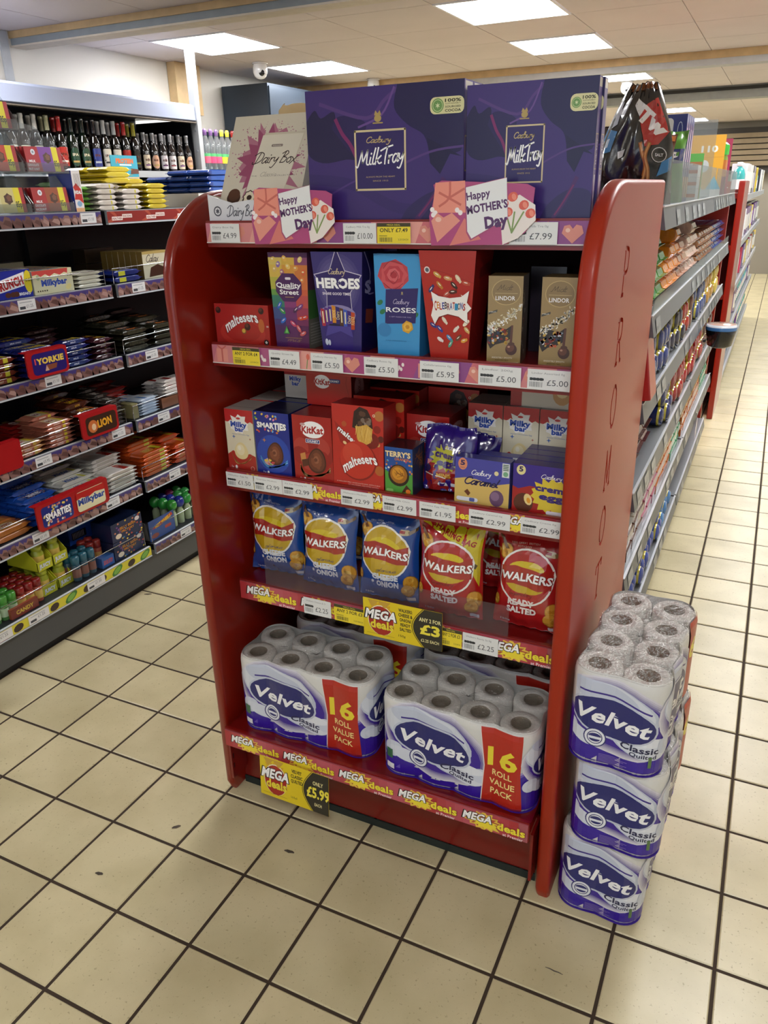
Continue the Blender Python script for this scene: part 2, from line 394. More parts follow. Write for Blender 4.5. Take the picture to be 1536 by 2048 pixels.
def tile_mesh(mb, x, y):
    g = .0035; c = .0025; a, b = x+g, x+.2-g; p, q = y+g, y+.2-g
    T = [(a+c, p+c, 0), (b-c, p+c, 0), (b-c, q-c, 0), (a+c, q-c, 0)]; B = [(a, p, -.0022), (b, p, -.0022), (b, q, -.0022), (a, q, -.0022)]; D = [(a, p, -.006), (b, p, -.006), (b, q, -.006), (a, q, -.006)]
    mb.face(T, '#c9b389')
    for i in range(4):
        j = (i+1) % 4; mb.face([B[i], B[j], T[j], T[i]], '#c9b389'); mb.face([D[i], D[j], B[j], B[i]], '#c9b389')
cells = []
for i in range(-15, 18):
    for j in range(-19, 72):
        x, y = i*.2, j*.2; big = 0
        pts = [px_of((x+a, y+b, 0)) for a in (0, .1, .2) for b in (0, .1, .2)]
        vis = any(p and -5 < p[0] < 1541 and 0 < p[1] < 2053 for p in pts)
        hid = (-3 < x < -.75) or (.42 < x < 1.0 and .3 < y)      # under the shelving
        if vis and not hid and pts[4]: big = FPX*.2/pts[4][2]
        cells.append((big, x, y))
cells.sort(reverse=True)
t0 = MB(); tile_mesh(t0, -.1, -.1); t0 = t0.obj('tile', TILE, floor, (cells[0][1]+.1, cells[0][2]+.1, 0))
for k, (b, x, y) in enumerate(cells[1:300]):
    if b <= 0: break
    t = t0.copy(); COL.objects.link(t); t.location = (x+.1, y+.1, random.Random(k).uniform(-.0006, -.0001))
rest = MB()
for b, x, y in cells[300:]:
    if x < XW1 and y < YW1: tile_mesh(rest, x, y)
tag(rest.obj('floor_tiling', TILE, floor, (0, 0, -.0002)), kind='stuff')
# little specks of litter on the tiles: two dark crumbs and a hair-like straw
def litter(x, y, lab, L=.012, rz=.3, w=.004):
    m = MB(); m.grid([[(-L/2+L*i/4, w/2*math.sin(PI*(i+.6)/5.2)*s+.001*(i % 2), .0012 if s == 0 else .0003) for s in (-1, 0, 1)] for i in range(5)], '#4a4036', False)
    tag(m.obj('litter', MATT, None, (x, y, .0003), rz), lab, 'litter')
# ceiling of lay-in panels
WALLM = mat('wall_paint', '#dcd8cf', rough=.55, noise=.03, nscale=1.5)
CEILM = mat('ceiling_panel', '#d3c8c6', rough=.75, noise=.025, nscale=3)
WOOD = mat('pale_wood', '#c9ab7d', rough=.5, noise=.10, nscale=14)
mb = MB(); mb.box(XW0-.3, XW1+.3, YW0-.3, YW1+.3, ZC+.012, ZC+.1, '#4b453e')
ceil = tag(mb.obj('ceiling', mat('ceiling_void', '#6b635a', rough=.8)), 'pale pinkish cream panelled suspended ceiling', kind='structure')
xs = [-2.88, -2.41, -1.80, -1.105, -.41, .205, .82, 1.435, 2.05, 2.665, 3.4]
LIGHTX = {1, 4, 7}
cp = None; lights = []
for j in range(-11, 16):
    y0 = 3.57+.68*j; y1 = y0+.68; y0 = max(y0, YW0); y1 = min(y1, YW1)
    if y1-y0 < .1: continue
    for i in range(len(xs)-1):
        x0, x1 = xs[i], xs[i+1]
        if i in LIGHTX and not (i == 4 and j == -8) and j in (-8, -3, 0, 2, 5, 8, 11, 14): lights.append((x0, x1, y0, y1)); continue
        m = MB(); g = .0025
        P = [(x0+g, y0+g), (x1-g, y0+g), (x1-g, y1-g), (x0+g, y1-g)]
        m.box(x0+g, x1-g, y0+g, y1-g, ZC, ZC+.012, '#cfc3b6'); m.obj('ceiling_panel', CEILM, ceil)
LAMP = mat('light_diffuser', '#ffffff', rough=.4, emis=PANEL_W)
k = 0
names = {}
for (x0, x1, y0, y1) in lights:
    d = MB(); d.box(-.29, .29, -(y1-y0)/2+.02, (y1-y0)/2-.02, -.004, .004, '#ffffff')
    fr = MB(); w, h = (x1-x0)/2-.003, (y1-y0)/2-.003
    for a in ((-w, w, -h, -h+.02), (-w, w, h-.02, h), (-w, -.29, -h+.02, h-.02), (.29, w, -h+.02, h-.02)): fr.box(a[0], a[1], a[2], a[3], -.006, .006, '#e8e8ec')
    cx, cy = (x0+x1)/2, (y0+y1)/2
    if cy < 3: lab, grp = 'white square ceiling light panel %s, %s' % ('nearest the shop front' if cy < 0 else 'just before the first bulkhead', 'left column' if cx < -1.5 else ('middle column' if cx < .5 else 'right column')), None
    elif cy > 8: lab, grp = 'thin bright far ceiling light, %s column, %s beyond the second bulkhead' % ('left' if cx < -1.5 else ('middle' if cx < .5 else 'right'), ORDS[2+int(cy > 10)+int(cy > 12)]), None
    else:
        col = 'over the left aisle' if cx < -1.5 else ('over the red display unit' if cx < .5 else 'over the right aisle')
        rw = 'nearest' if cy < 4.5 else ('second nearest' if cy < 6 else 'third nearest'); lab, grp = 'bright white square ceiling light, %s of those %s' % (rw, col), None
    t = thing('ceiling_light', lab, 'ceiling light', (cx, cy, ZC), group=grp)
    d.obj('diffuser', LAMP, t); fr.obj('frame', MATT, t)
# walls
def wall(name, b, label, m=WALLM):
    w = MB(); w.box(*b, '#dcd8cf'); return tag(w.obj(name, m), label, kind='structure')
wall('wall_left', (XW0-.12, XW0, YW0, YW1, 0, ZC+.01), 'white glossy side wall above the beer shelving')
wall('wall_right', (XW1, XW1+.12, YW0, YW1, 0, ZC+.01), 'plain white side wall')
wall('wall_back', (XW0-.12, XW1+.12, YW1, YW1+.12, 0, ZC+.01), 'far end wall of the shop', mat('far_wall', '#8b8478', rough=.6))
fr = tag(MB().box(XW0-.12, -.6, YW0-.12, YW0, 0, 2.42, '#ddd').box(3.0, XW1+.12, YW0-.12, YW0, 0, 2.42, '#ddd').box(-.6, 3.0, YW0-.12, YW0, 2.3, 2.42, '#ddd').box(-.6, 3.0, YW0-.12, YW0, 0, .35, '#ddd').obj('wall_front', WALLM), 'shop front wall around the window', kind='structure')
wn = tag(MB().box(-.6, 3.0, YW0-.06, YW0-.05, .35, 2.3, '#eef').obj('window_1', clear('window_glass', '#f4fbff', refl=.05)), 'shop front window', kind='structure')
# ceiling bulkheads: wood strip over a blue grey face
def bulk(n, y, z0, th, zm, face, label, x0=XW0, x1=XW1):
    m = MB(); m.box(x0, x1, y, y+th, z0, ZC, face)
    b = tag(m.obj('trim_%d' % n, MATT), label, kind='structure')
    if zm: MB().box(x0, x1, y-.012, y-.0005, zm, ZC-.001, '#c9ab7d').obj('wood_strip', WOOD, b)
    return b
b1 = bulk(1, 2.88, 2.325, .10, 2.362, '#8f979c', 'blue grey ceiling bulkhead with a wooden strip, crossing above the left shelves')
MB().box(XW0, XW1, 2.87, 2.99, 2.315, 2.3245, '#cfc4b4').obj('edge_lip', MATT, b1)
b2 = bulk(2, 6.2, 2.30, .14, 2.345, '#b9b9ba', 'pale grey ceiling bulkhead with a wooden strip, crossing the middle of the shop')
b3 = bulk(3, 8.76, 2.28, .22, None, '#9a9c9c', 'grey bulkhead with a dark strip, far down the shop')
MB().box(XW0, XW1, 8.745, 8.7595, 2.355, 2.385, '#2c2c2c').obj('dark_strip', MATT, b3)
# far wall slats
ws = thing('slatted_panel', 'brown horizontally slatted panelling high on the far wall', 'panel', (0, 14.2, 0))
for k in range(6): MB().cbox(-1.2, 3.3, 0, .05, 1.72+.085*k, 1.79+.085*k, '#7a6a52').obj('slat', MATT, ws)
MB().box(-1.2, 3.3, .052, .08, 1.6, 2.3, '#2f2a24').obj('backing', MATT, ws)
# white wall post and pillar at the end of the left wall
pl = MB(); pl.box(-2.875, -2.80, 4.30, 4.60, 2.05, 2.398, '#c9ab7d')
tag(pl.obj('trim_4', WOOD), 'short pale wooden post between the white wall and the beer unit', kind='structure')
jt = MB(); jt.box(XW0, XW0+.012, 2.79, 2.85, 1.9, ZC-.002, '#b8bcc0'); tag(jt.obj('trim_5', MATT), 'white joint strip on the side wall', kind='structure')
# dark blue grey cabinets beyond the beer unit
for k, (y0, y1) in enumerate(((4.95, 6.15), (6.2, 7.6))):
    c = thing('wall_cabinet', ['tall dark blue grey cabinet beyond the beer unit, nearer one', 'dark blue grey cabinet beyond the beer unit, farther one'][k], 'cabinet', (XW0+.02, y0, 0))
    MB().box(0, .45, 0, y1-y0-.02, 1.95, 2.29, '#3b4450').obj('body', METAL, c)
    MB().box(.452, .462, .01, y1-y0-.03, 1.97, 2.27, '#454f5c').obj('door', METAL, c)
tag(MB().box(-2.86, -1.2, 8.4, 8.5, 1.7, 2.2, '#6d7680').obj('wall_cabinet', METAL), 'pale grey blue fascia panel at the far left of the shop', 'cabinet')
# CCTV cameras
for (x, y, rz, lab) in ((-2.32, 4.73, .5, 'white dome security camera on the ceiling between the two left light panels'), (-2.02, 6.1, .2, 'white dome security camera in front of the second bulkhead, above the purple boxes'), (-.07, 7.74, .1, 'white dome security camera beyond the second bulkhead, above the black snack bag')):
    zc = ZC if y != 6.1 else ZC
    c = thing('security_camera', lab, 'camera', (x, y, zc), rz)
    MB().lathe([(.058, -.012), (.06, -.003)], '#ececee', 20).obj('mount', GLOSS, c)
    MB().lathe([(.0, -.118), (.025, -.112), (.045, -.095), (.055, -.07), (.055, -.04), (.05, -.0125)], '#e8e8ea', 20).obj('housing', GLOSS, c)
    MB().lathe([(.024, .0), (.02, .012), (.0, .014)], '#16181c', 14, o=(.012, -.040, -.074), axis='-y').obj('lens', GLOSS, c)
# ================================================================ the red promotion unit
PX0, PX1 = .396, .422            # left side panel
QX0, QX1 = 1.226, 1.257          # right side panel
SX0, SX1 = .4235, 1.2245         # between them
unit = thing('promotion_unit', 'tall red wooden promotion display unit with five stocked shelves', 'display unit', (.82, .22, 0))
UL = Vector((-.82, -.22, 0))
def uobj(m, name, mt, parent=unit):
    o = m.obj(name, mt, parent)
    o.location = UL if parent is unit else (0, 0, 0)
    return o
def panel_outline():
    P = [(.225, .0005), (.212, .03)]
    P += [(.205, 1.28)]
    for k in range(1, 13):
        a = PI-PI/2*k/12; P.append((.415+.21*math.cos(a), 1.285+.182*math.sin(a)))
    P += [(.90, 1.467), (.90, .0005)]
    return P
def side_panel(x0, x1):
    bm = bmesh.new(); P = panel_outline()
    vs = [bm.verts.new((x0, p[0], p[1])) for p in P]; f = bm.faces.new(vs); r = bmesh.ops.extrude_face_region(bm, geom=[f])
    bmesh.ops.translate(bm, verts=[v for v in r['geom'] if isinstance(v, bmesh.types.BMVert)], vec=(x1-x0, 0, 0))
    bmesh.ops.recalc_face_normals(bm, faces=bm.faces[:])
    ed = [e for e in bm.edges if abs(e.verts[0].co.x-e.verts[1].co.x) < 1e-5 and min(e.verts[0].co.z, e.verts[1].co.z) > -1]
    bmesh.ops.bevel(bm, geom=ed, offset=.0095, segments=4, affect='EDGES', profile=.5)
    return bm
RC = '#861808'
m = MB(); m.bm(side_panel(PX0, PX1), RC, True); lp = uobj(m, 'side_panel', RED)
m = MB(); m.bm(side_panel(QX0, QX1), '#9a1f0c', True); rp = uobj(m, 'side_panel', REDR)
for o in (lp, rp):
    try: o.data.set_sharp_from_angle(angle=math.radians(50))
    except Exception: pass
# routed letters P R O M O T down the outer face (real grooves cut into the panel)
def letter_strokes(ch):
    S = {'P': [[(.18, 0), (.18, 1)], [(0, 0), (.36, 0)], [(0, 1), (.18, 1)], [(.18, 1), (.75, .95), (.85, .72), (.7, .5), (.18, .46)]],
         'R': [[(.18, 0), (.18, 1)], [(0, 0), (.36, 0)], [(0, 1), (.18, 1)], [(.18, 1), (.75, .95), (.82, .73), (.65, .54), (.18, .5)], [(.5, .5), (.85, 0)], [(.78, 0), (1, 0)]],
         'O': [[(.5+.44*math.cos(2*PI*k/16), .5+.5*math.sin(2*PI*k/16)) for k in range(17)]],
         'M': [[(.1, 0), (.16, 1)], [(.16, 1), (.5, .12)], [(.5, .12), (.84, 1)], [(.84, 1), (.9, 0)], [(0, 0), (.22, 0)], [(.8, 0), (1, 0)]],
         'T': [[(.5, 0), (.5, 1)], [(0, .82), (.04, 1)], [(0, 1), (1, 1)], [(1, 1), (.96, .82)], [(.34, 0), (.66, 0)]]}
    return S[ch]
gm = MB()
for i, ch in enumerate('PROMOTI'[:6]):
    zt = 1.352-.1275*i; a = Art(.058, .082)
    for st in letter_strokes(ch):
        pts = [(p[0]*a.w, p[1]*a.h) for p in (crom(st, 3) if len(st) > 3 and ch in 'PR' else st)]
        for q, (A, B) in enumerate(zip(pts, pts[1:])):
            dx, dy = B[0]-A[0], B[1]-A[1]; l = math.hypot(dx, dy); dx /= l; dy /= l; e = .0014; w = .0040
            c = [(A[0]-dx*e-dy*w, A[1]-dy*e+dx*w), (A[0]-dx*e+dy*w, A[1]-dy*e-dx*w), (B[0]+dx*e+dy*w, B[1]+dy*e-dx*w), (B[0]+dx*e-dy*w, B[1]+dy*e+dx*w)]
            y0 = .445; z0 = zt-.082; dp = .0030+.00007*q
            gm.hexa([(QX1-dp, y0+p[0], z0+p[1]) for p in c], [(QX1+.003, y0+p[0], z0+p[1]) for p in c], '#5e0a06')
cutter = gm.obj('cutter', REDR); cutter.location = (0, 0, 0)
bo = rp.modifiers.new('groove', 'BOOLEAN'); bo.operation = 'DIFFERENCE'; bo.object = cutter; bo.solver = 'EXACT'; bo.use_self = True
sv = rp.location.copy(); rp.location = (0, 0, 0); rp.parent = None
bpy.context.view_layer.update()
_dg = bpy.context.evaluated_depsgraph_get(); nm = bpy.data.meshes.new_from_object(rp.evaluated_get(_dg), preserve_all_data_layers=True, depsgraph=_dg)
rp.modifiers.clear()
if len(nm.polygons) > len(rp.data.polygons): rp.data = nm
rp.location = sv; rp.parent = unit
bpy.data.objects.remove(cutter)
# back panel, shelves, kick plate
uobj(MB().box(SX0, SX1, .80, .83, .02, 1.40, '#320507'), 'back_panel', MATT)
SH = {1: (.289, 1.405, .038), 2: (.287, 1.162, .039), 3: (.286, .878, .037), 4: (.286, .597, .046), 5: (.182, .228, .046)}
ART_M = []
def seasonal(w, h):
    a = Art(w, h); rn = random.Random(int(w*1000)); a.rect(0, 0, 1, 1, '#c9788a'); n = int(w/.05)
    for i in range(n):
        x0 = i/n; a.poly([(x0, 0), (x0+1.1/n, 0), (x0+1.4/n, 1), (x0+.3/n, 1)], rn.choice(['#a8467e', '#d98a8c', '#e7a39a', '#b05a86', '#cf6f78', '#8f4b8b'])); a.L -= .9
    for i in range(n):
        cx = (i+.5)/n; k = rn.random()
        if k < .35:
            r = .018/w
            P = [(cx, .08), (cx-r, .5), (cx-r*.8, .8), (cx-r*.3, .85), (cx, .68), (cx+r*.3, .85), (cx+r*.8, .8), (cx+r, .5)]; a.poly(P, '#dc8f80'); a.ell(cx-r*.45, .62, r*.22, .09, '#f0c3b3', 10)
        elif k < .6:
            a.rect(cx-.014/w, .1, cx+.014/w, .8, '#e69a8c'); a.rect(cx-.002/w, .1, cx+.002/w, .8, '#c9665f'); a.line([(cx-.01/w, .95), (cx, .8), (cx+.01/w, .95)], .003/w, '#c9665f')
        elif k < .8:
            for q in range(4): a.ell(cx+rn.uniform(-.008, .008)/w, rn.uniform(.3, .7), .003/w, .1, '#f6ebe8', 8)
        else: a.line([(cx, .1), (cx+.003/w, .6)], .002/w, '#7e9a5a'); a.ell(cx+.004/w, .7, .004/w, .16, '#d96a5a', 10)
    a.rect(0, 0, 1, .05, '#e9e3e0'); return a
def mega(a, cx, cy, s, outline=True):
    """the MEGA deals lettering, s = height of the whole mark in metres"""
    W_, H_ = a.w, a.h; f = s/H_
    a.star(cx-.35*s*1.3/W_, cy-.05*f, .95*s/W_, '#e9c24a', 14, .72, .62, .2); a.star(cx-.35*s*1.3/W_, cy-.05*f, .78*s/W_, '#b3503a', 14, .7, .55, .2); a.star(cx-.30*s*1.3/W_, cy-.16*f, .66*s/W_, '#f2dc3a', 12, .7, .5, .1)
    a.text('MEGA', cx-.75*s/W_, cy+.10*f, .42*f, '#ffffff', 1.35*s/W_, rot=.06, shear=.25, bold=.07, out='#15110f', ow=.10)
    a.text('deals', cx+.85*s/W_, cy-.05*f, .42*f, '#f4e23c', 1.25*s/W_, bold=.06, out='#8e3f2a', ow=.04)
    a.text('at Premier', cx+.95*s/W_, cy-.44*f, .17*f, '#ffe9ee', .95*s/W_, bold=.02)
def megastrip(w, h):
    a = Art(w, h); n = int(w/.02)
    for i in range(n):
        k = (i % 9)/9; k = abs(k*2-1); a.rect(i/n, 0, (i+1)/n, 1, tuple(x*(1-k)+y*k for x, y in zip(lin('#c05a6a'), lin('#b1323a')))); a.L -= 1
    a.L += 2; p = .1525; x = .088
    while x < w+.05:
        if x < w-.02: mega(a, x/w, .54, h*1.0)
        x += p
    a.T = [t for t in a.T if max(q[0] for q in t[0]) < w]
    return a
def ticket(price, txt='', w=.07, h=.036, col='#e4e6e6', offer=None):
    a = Art(w, h); a.rect(0, 0, 1, 1, col if not offer else '#efd935')
    if offer:
        a.rect(0, .82, 1, 1, '#403c22'); a.text('MEGA DEAL', .5, .91, .09, '#e9d94a', .4); a.text(offer, .5, .66, .20, '#2c2a1c', .82, bold=.03); a.text('2.25 EACH', .78, .2, .09, '#4c4930', .3)
        a.rect(.06, .36, .3, .39, '#5a5630'); rn = random.Random(3)
        for i in range(22): a.rect(.06+.018*i, .08, .06+.018*i+rn.choice([.006, .011]), .3, '#3b3a33'); a.L -= 1
    else:
        a.text(txt or 'Shelf item', .45, .82, .10, '#8c9094', .72); a.rect(.05, .46, .36, .56, '#33363a')
        for i in range(4): a.rect(.05+.075*i, .44, .11+.075*i, .58, '#33363a'); a.L -= 1
        rn = random.Random(len(price)*7)
        for i in range(16): a.rect(.05+.018*i, .12, .05+.018*i+rn.choice([.005, .01]), .38, '#60656a'); a.L -= 1
        a.text(price, .66, .38, .30, '#4a4e54', .46)
    return a
def shelf(n, x0, x1, back, strip, tickets, dz=.0):
    y, zt, h = SH[n]; m = MB()
    c = '#6e0d0b'
    m.box(x0, x1, y+.012, back, zt-.03, zt-.004, c); m.box(x0, x1, y+.004, y+.0118, zt-.046, zt+.004, '#7e110e')
    s = uobj(m, 'shelf', RED)
    tilt = .0004
    pf = lambda w, xo, dy=0: flat((xo, y-dy, zt-h), (1, 0, 0), (0, tilt, h))
    w = x1-x0-.004; b = MB(); b.hexa([(x0+.002, y+.0004, zt-h), (x0+.002+w, y+.0004, zt-h), (x0+.002+w, y+.0038, zt-h), (x0+.002, y+.0038, zt-h)], [(x0+.002, y+.0008, zt), (x0+.002+w, y+.0008, zt), (x0+.002+w, y+.0038, zt), (x0+.002, y+.0038, zt)], '#a8545e')
    strip(w, h).put(b, pf(w, x0+.002)); uobj(b, 'price_strip', CARD, s)
    for (cx, pr, tx, tw, of) in tickets:
        b = MB(); a = ticket(pr, tx, tw, h*.92, offer=of); b.box(cx-tw/2, cx+tw/2, y-.0046, y-.0042, zt-h*.96, zt-h*.04, '#eeeeee'); a.put(b, flat((cx-tw/2, y-.0046, zt-h*.96), (1, 0, 0), (0, 0, 1)))
        o = uobj(b, 'price_ticket', CARD, s)
        if of: o['label'] = 'yellow offer ticket'
    return s
TW = .073
shelf(1, SX0+.03, SX1, .80, seasonal, [(.505, '£4.99', 'Dairy Box 0g', .070, None), (.807, '£10.00', 'Cadbury Milk Tra 0g', .068, None), (.876, '', '', .066, 'ONLY £7.49'), (1.132, '£7.99', 'Cadbury Milk Tra 0g', .082, None)])
shelf(2, SX0+.015, SX1, .80, seasonal, [(.531, '', '', .068, 'ANY 2 FOR £4'), (.625, '£4.49', 'Quality Street 0g', TW, None), (.725, '£5.50', 'Cadbury Heroes 0g', TW, None), (.845, '£5.50', 'Cadbury Roses 0g', TW, None), (.966, '£5.95', 'Celebrations 0g', .078, None), (1.083, '£5.00', 'Lindor 200g', .080, None), (1.176, '£5.00', 'Lindor Assorted 0g', .082, None)])
shelf(3, SX0+.02, SX1, .80, megastrip, [(.484, '£1.50', 'Milkybar Egg 0g', .074, None), (.560, '£2.99', 'Smarties Medium', .074, None), (.636, '£2.99', 'Kit Kat Chunky M', .076, None), (.782, '£2.99', 'Maltesers Medium', .076, None), (.880, '£2.99', 'Terrys Milk Chco', .076, None), (.964, '£1.95', 'Creme Egg Minis', .078, None), (1.073, '£2.99', 'Cadbury Caramel 0g', .084, None), (1.178, '£2.99', 'Cadbury Creme Eg', .084, None)])
shelf(4, SX0+.025, SX1, .80, megastrip, [(.668, '£2.25', 'Walkers Cheese & O', .072, None), (.752, '', '', .078, 'ANY 2 FOR £3'), (.996, '', '', .050, 'ANY 2 FOR £3'), (1.062, '£2.25', 'Walkers Ready Sa 0g', .078, None)])
shelf(5, SX0+.012, SX1-.012, .80, megastrip, [])
m = MB(); m.box(SX0, SX1-.012, .262, .275, .022, .18, '#76100c'); m.box(SX0+.01, SX1-.02, .276, .79, .1, .18, '#5a0c0b'); kp = uobj(m, 'kick_plate', RED)
m = MB(); m.box(SX0, SX1-.01, .2585, .2615, .0005, .021, '#1a2422'); uobj(m, 'plinth_skirting', MATT)
for x in (SX0+.005, SX1-.012):
    m = MB(); m.box(x, x+.006, .20, .26, .06, .19, '#7a100e')
    for k in range(2): m.box(x-.0006, x+.0066, .205, .2095, .09+.03*k, .105+.03*k, '#220404')
    uobj(m, 'shelf_bracket', RED)
# clear riser in front of the crisps
m = MB(); m.box(.525, 1.118, .2895, .2915, .592, .672, '#ffffff'); m.obj('shelf_riser', ACRYLH, [c for c in unit.children if c.name.startswith('shelf')][3]).location = (0, 0, 0)

# ================================================================ packs
def quadbox(w, h, d, wt=None, dt=None, col='#fff', cols=None, lean=0, bulge=0):
    """carton standing at the origin, front at y=0 facing -Y; wt, dt: top width and depth; returns MB and the front map"""
    wt = wt or w; dt = dt or d; m = MB(); o = (dt-d)/2
    b = [(-w/2, 0, 0), (w/2, 0, 0), (w/2, d, 0), (-w/2, d, 0)]; t = [(-wt/2, -o+lean, h), (wt/2, -o+lean, h), (wt/2, -o+dt+lean, h), (-wt/2, -o+dt+lean, h)]
    m.hexa(b, t, col, cols)
    return m, quadmap(b[0], b[1], t[1], t[0], max(w, wt), h), quadmap(b[1], b[2], t[2], t[1], max(d, dt), h), flat(t[0], (1, 0, 0), Vector(t[3])-Vector(t[0])), quadmap(b[3], b[0], t[0], t[3], max(d, dt), h)
def place(m, name, label, cat, loc, rz=0, mt=CARD, group=None, rot=None):
    o = m.obj(name, mt, None, loc, rz, rot); return tag(o, label, cat, group)
# --- milk tray boxes
def royal(a, cx, cy, s, col):      # small crest
    a.ell(cx, cy, .5*s/a.w, .42*s/a.h, col, 14); a.poly([(cx-.5*s/a.w, cy+.35*s/a.h), (cx-.3*s/a.w, cy+.9*s/a.h), (cx, cy+.55*s/a.h), (cx+.3*s/a.w, cy+.9*s/a.h), (cx+.5*s/a.w, cy+.35*s/a.h)], col); a.rect(cx-.7*s/a.w, cy-.6*s/a.h, cx+.7*s/a.w, cy-.45*s/a.h, col)
def milk_tray(w, h, d, big):
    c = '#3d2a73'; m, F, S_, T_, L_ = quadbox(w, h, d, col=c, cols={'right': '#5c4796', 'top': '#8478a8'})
    a = Art(w, h); a.rect(0, 0, 1, 1, c); _p = a.poly; a.poly = lambda P, c, raw=False: _p(crom(list(P)+[P[0]], 4)[:-1] if len(P) > 5 and not raw else P, c, raw)
    a.poly([(0, .78), (.06, .86), (.1, .80), (.19, .84), (.21, .70), (.33, .50), (.26, .49), (.10, .47), (0, .55)], '#1c1649'); a.poly([(.17, .72), (.21, .80), (.30, .80), (.40, .74), (.36, .62), (.33, .5)], '#251b57')
    a.line([(.20, .78), (.24, .68), (.29, .60), (.33, .50)], .022, '#7c2364'); a.line([(.1, .9), (.4, .78), (.52, .9), (.62, .99)], .02, '#54397f'); a.line([(.35, .72), (.5, .8), (.58, .98)], .012, '#6a4a92')
    a.poly([(.60, 1), (.58, .84), (.66, .72), (.76, .64), (.80, .50), (.83, .44), (.90, .5), (1, .56), (1, 1)], '#1d174c'); a.poly([(.78, .62), (.80, .44), (.86, .36), (.92, .5), (.99, .48)], '#171243')
    a.line([(0, .35), (.3, .3), (.6, .12), (1, .10)], .06, '#35256b'); a.line([(.55, .4), (.8, .52), (1, .55)], .012, '#54397f'); a.line([(.1, .2), (.32, .33), (.36, .3)], .01, '#4f3780')
    a.poly([(.60, 0), (.66, .12), (.78, .22), (.9, .25), (1, .2), (1, 0)], '#2b215c'); a.line([(.72, .04), (.80, .16), (.88, .32)], .03, '#4a2367'); a.line([(.73, .06), (.79, .15), (.86, .27)], .01, '#7c2364')
    x0, x1, y0, y1 = (.325, .645, .26, .69) if big else (.325, .615, .30, .70)
    a.rect(x0, y0, x1, y1, '#2d2062'); a.frame(x0, y0, x1, y1, .011, '#d8c79c')
    cx = (x0+x1)/2; royal(a, cx-.01, .775, .014*(1 if big else .8), '#b39b5c')
    a.script('Cadbury', cx-.01, y1-.075, .022, '#c9b27c', .16, .26); k_ = 1 if big else .9; a.script('Milk', cx-.073*k_, .47, .058, '#ffffff', .152*k_, .20, rot=.10); a.script('Tray', cx+.080*k_, .485, .058, '#ffffff', .142*k_, .20, rot=.12)
    a.text('ALWAYS FROM THE HEART', cx, y0+.095, .011, '#c9b27c', .19); a.text('SINCE 1915', cx, y0+.065, .011, '#c9b27c', .10)
    bx = .80; by = .775; a.rrect(bx, by, 1, by+.115, '#dcd7a4', .35); a.ell(bx+.045, by+.058, .036, .04, '#6f9a55', 20, 0, True); a.ell(bx+.045, by+.058, .030, .04, '#cfd9a0', 20, 0, True); a.ell(bx+.045, by+.058, .027, .04, '#6f9a55', 18, 0, True); a.star(bx+.045, by+.058, .016, '#d9e2b4', 6, .35)
    a.text('100%', bx+.135, by+.09, .022, '#3a3a22', .09, bold=.05); a.text('SUSTAINABLY', bx+.135, by+.068, .009, '#3a3a22', .09); a.text('SOURCED', bx+.135, by+.047, .013, '#3a3a22', .09, bold=.03); a.text('COCOA', bx+.135, by+.022, .018, '#3a3a22', .09, bold=.05)
    a.put(m, F)
    s = Art(d, h); s.rect(0, 0, 1, 1, '#5a4494'); s.rect(.30, 0, .62, .34, '#d9d4ea'); s.frame(.12, .38, .88, .62, .06, '#b9a57a'); s.text('Milk Tray', .5, .5, .30*d/h, '#e9e2f4', None, rot=PI/2, bold=.02); s.rect(.1, .93, .9, .99, '#ddd8cc'); s.put(m, S_)
    t = Art(w, d); t.rect(0, 0, 1, 1, '#7a6ea6'); t.put(m, T_)
    return m
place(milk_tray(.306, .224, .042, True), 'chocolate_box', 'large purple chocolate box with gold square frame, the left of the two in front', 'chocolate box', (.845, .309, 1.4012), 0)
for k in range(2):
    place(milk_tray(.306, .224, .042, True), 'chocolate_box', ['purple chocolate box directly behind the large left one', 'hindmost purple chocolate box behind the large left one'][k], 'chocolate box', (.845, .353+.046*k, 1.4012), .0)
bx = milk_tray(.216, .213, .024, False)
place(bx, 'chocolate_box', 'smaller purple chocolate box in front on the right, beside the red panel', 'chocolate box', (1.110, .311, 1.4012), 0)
place(bx, 'chocolate_box', 'small purple chocolate box showing only its edge, second in the right row', 'chocolate box', (1.113, .3375, 1.4012), 0)
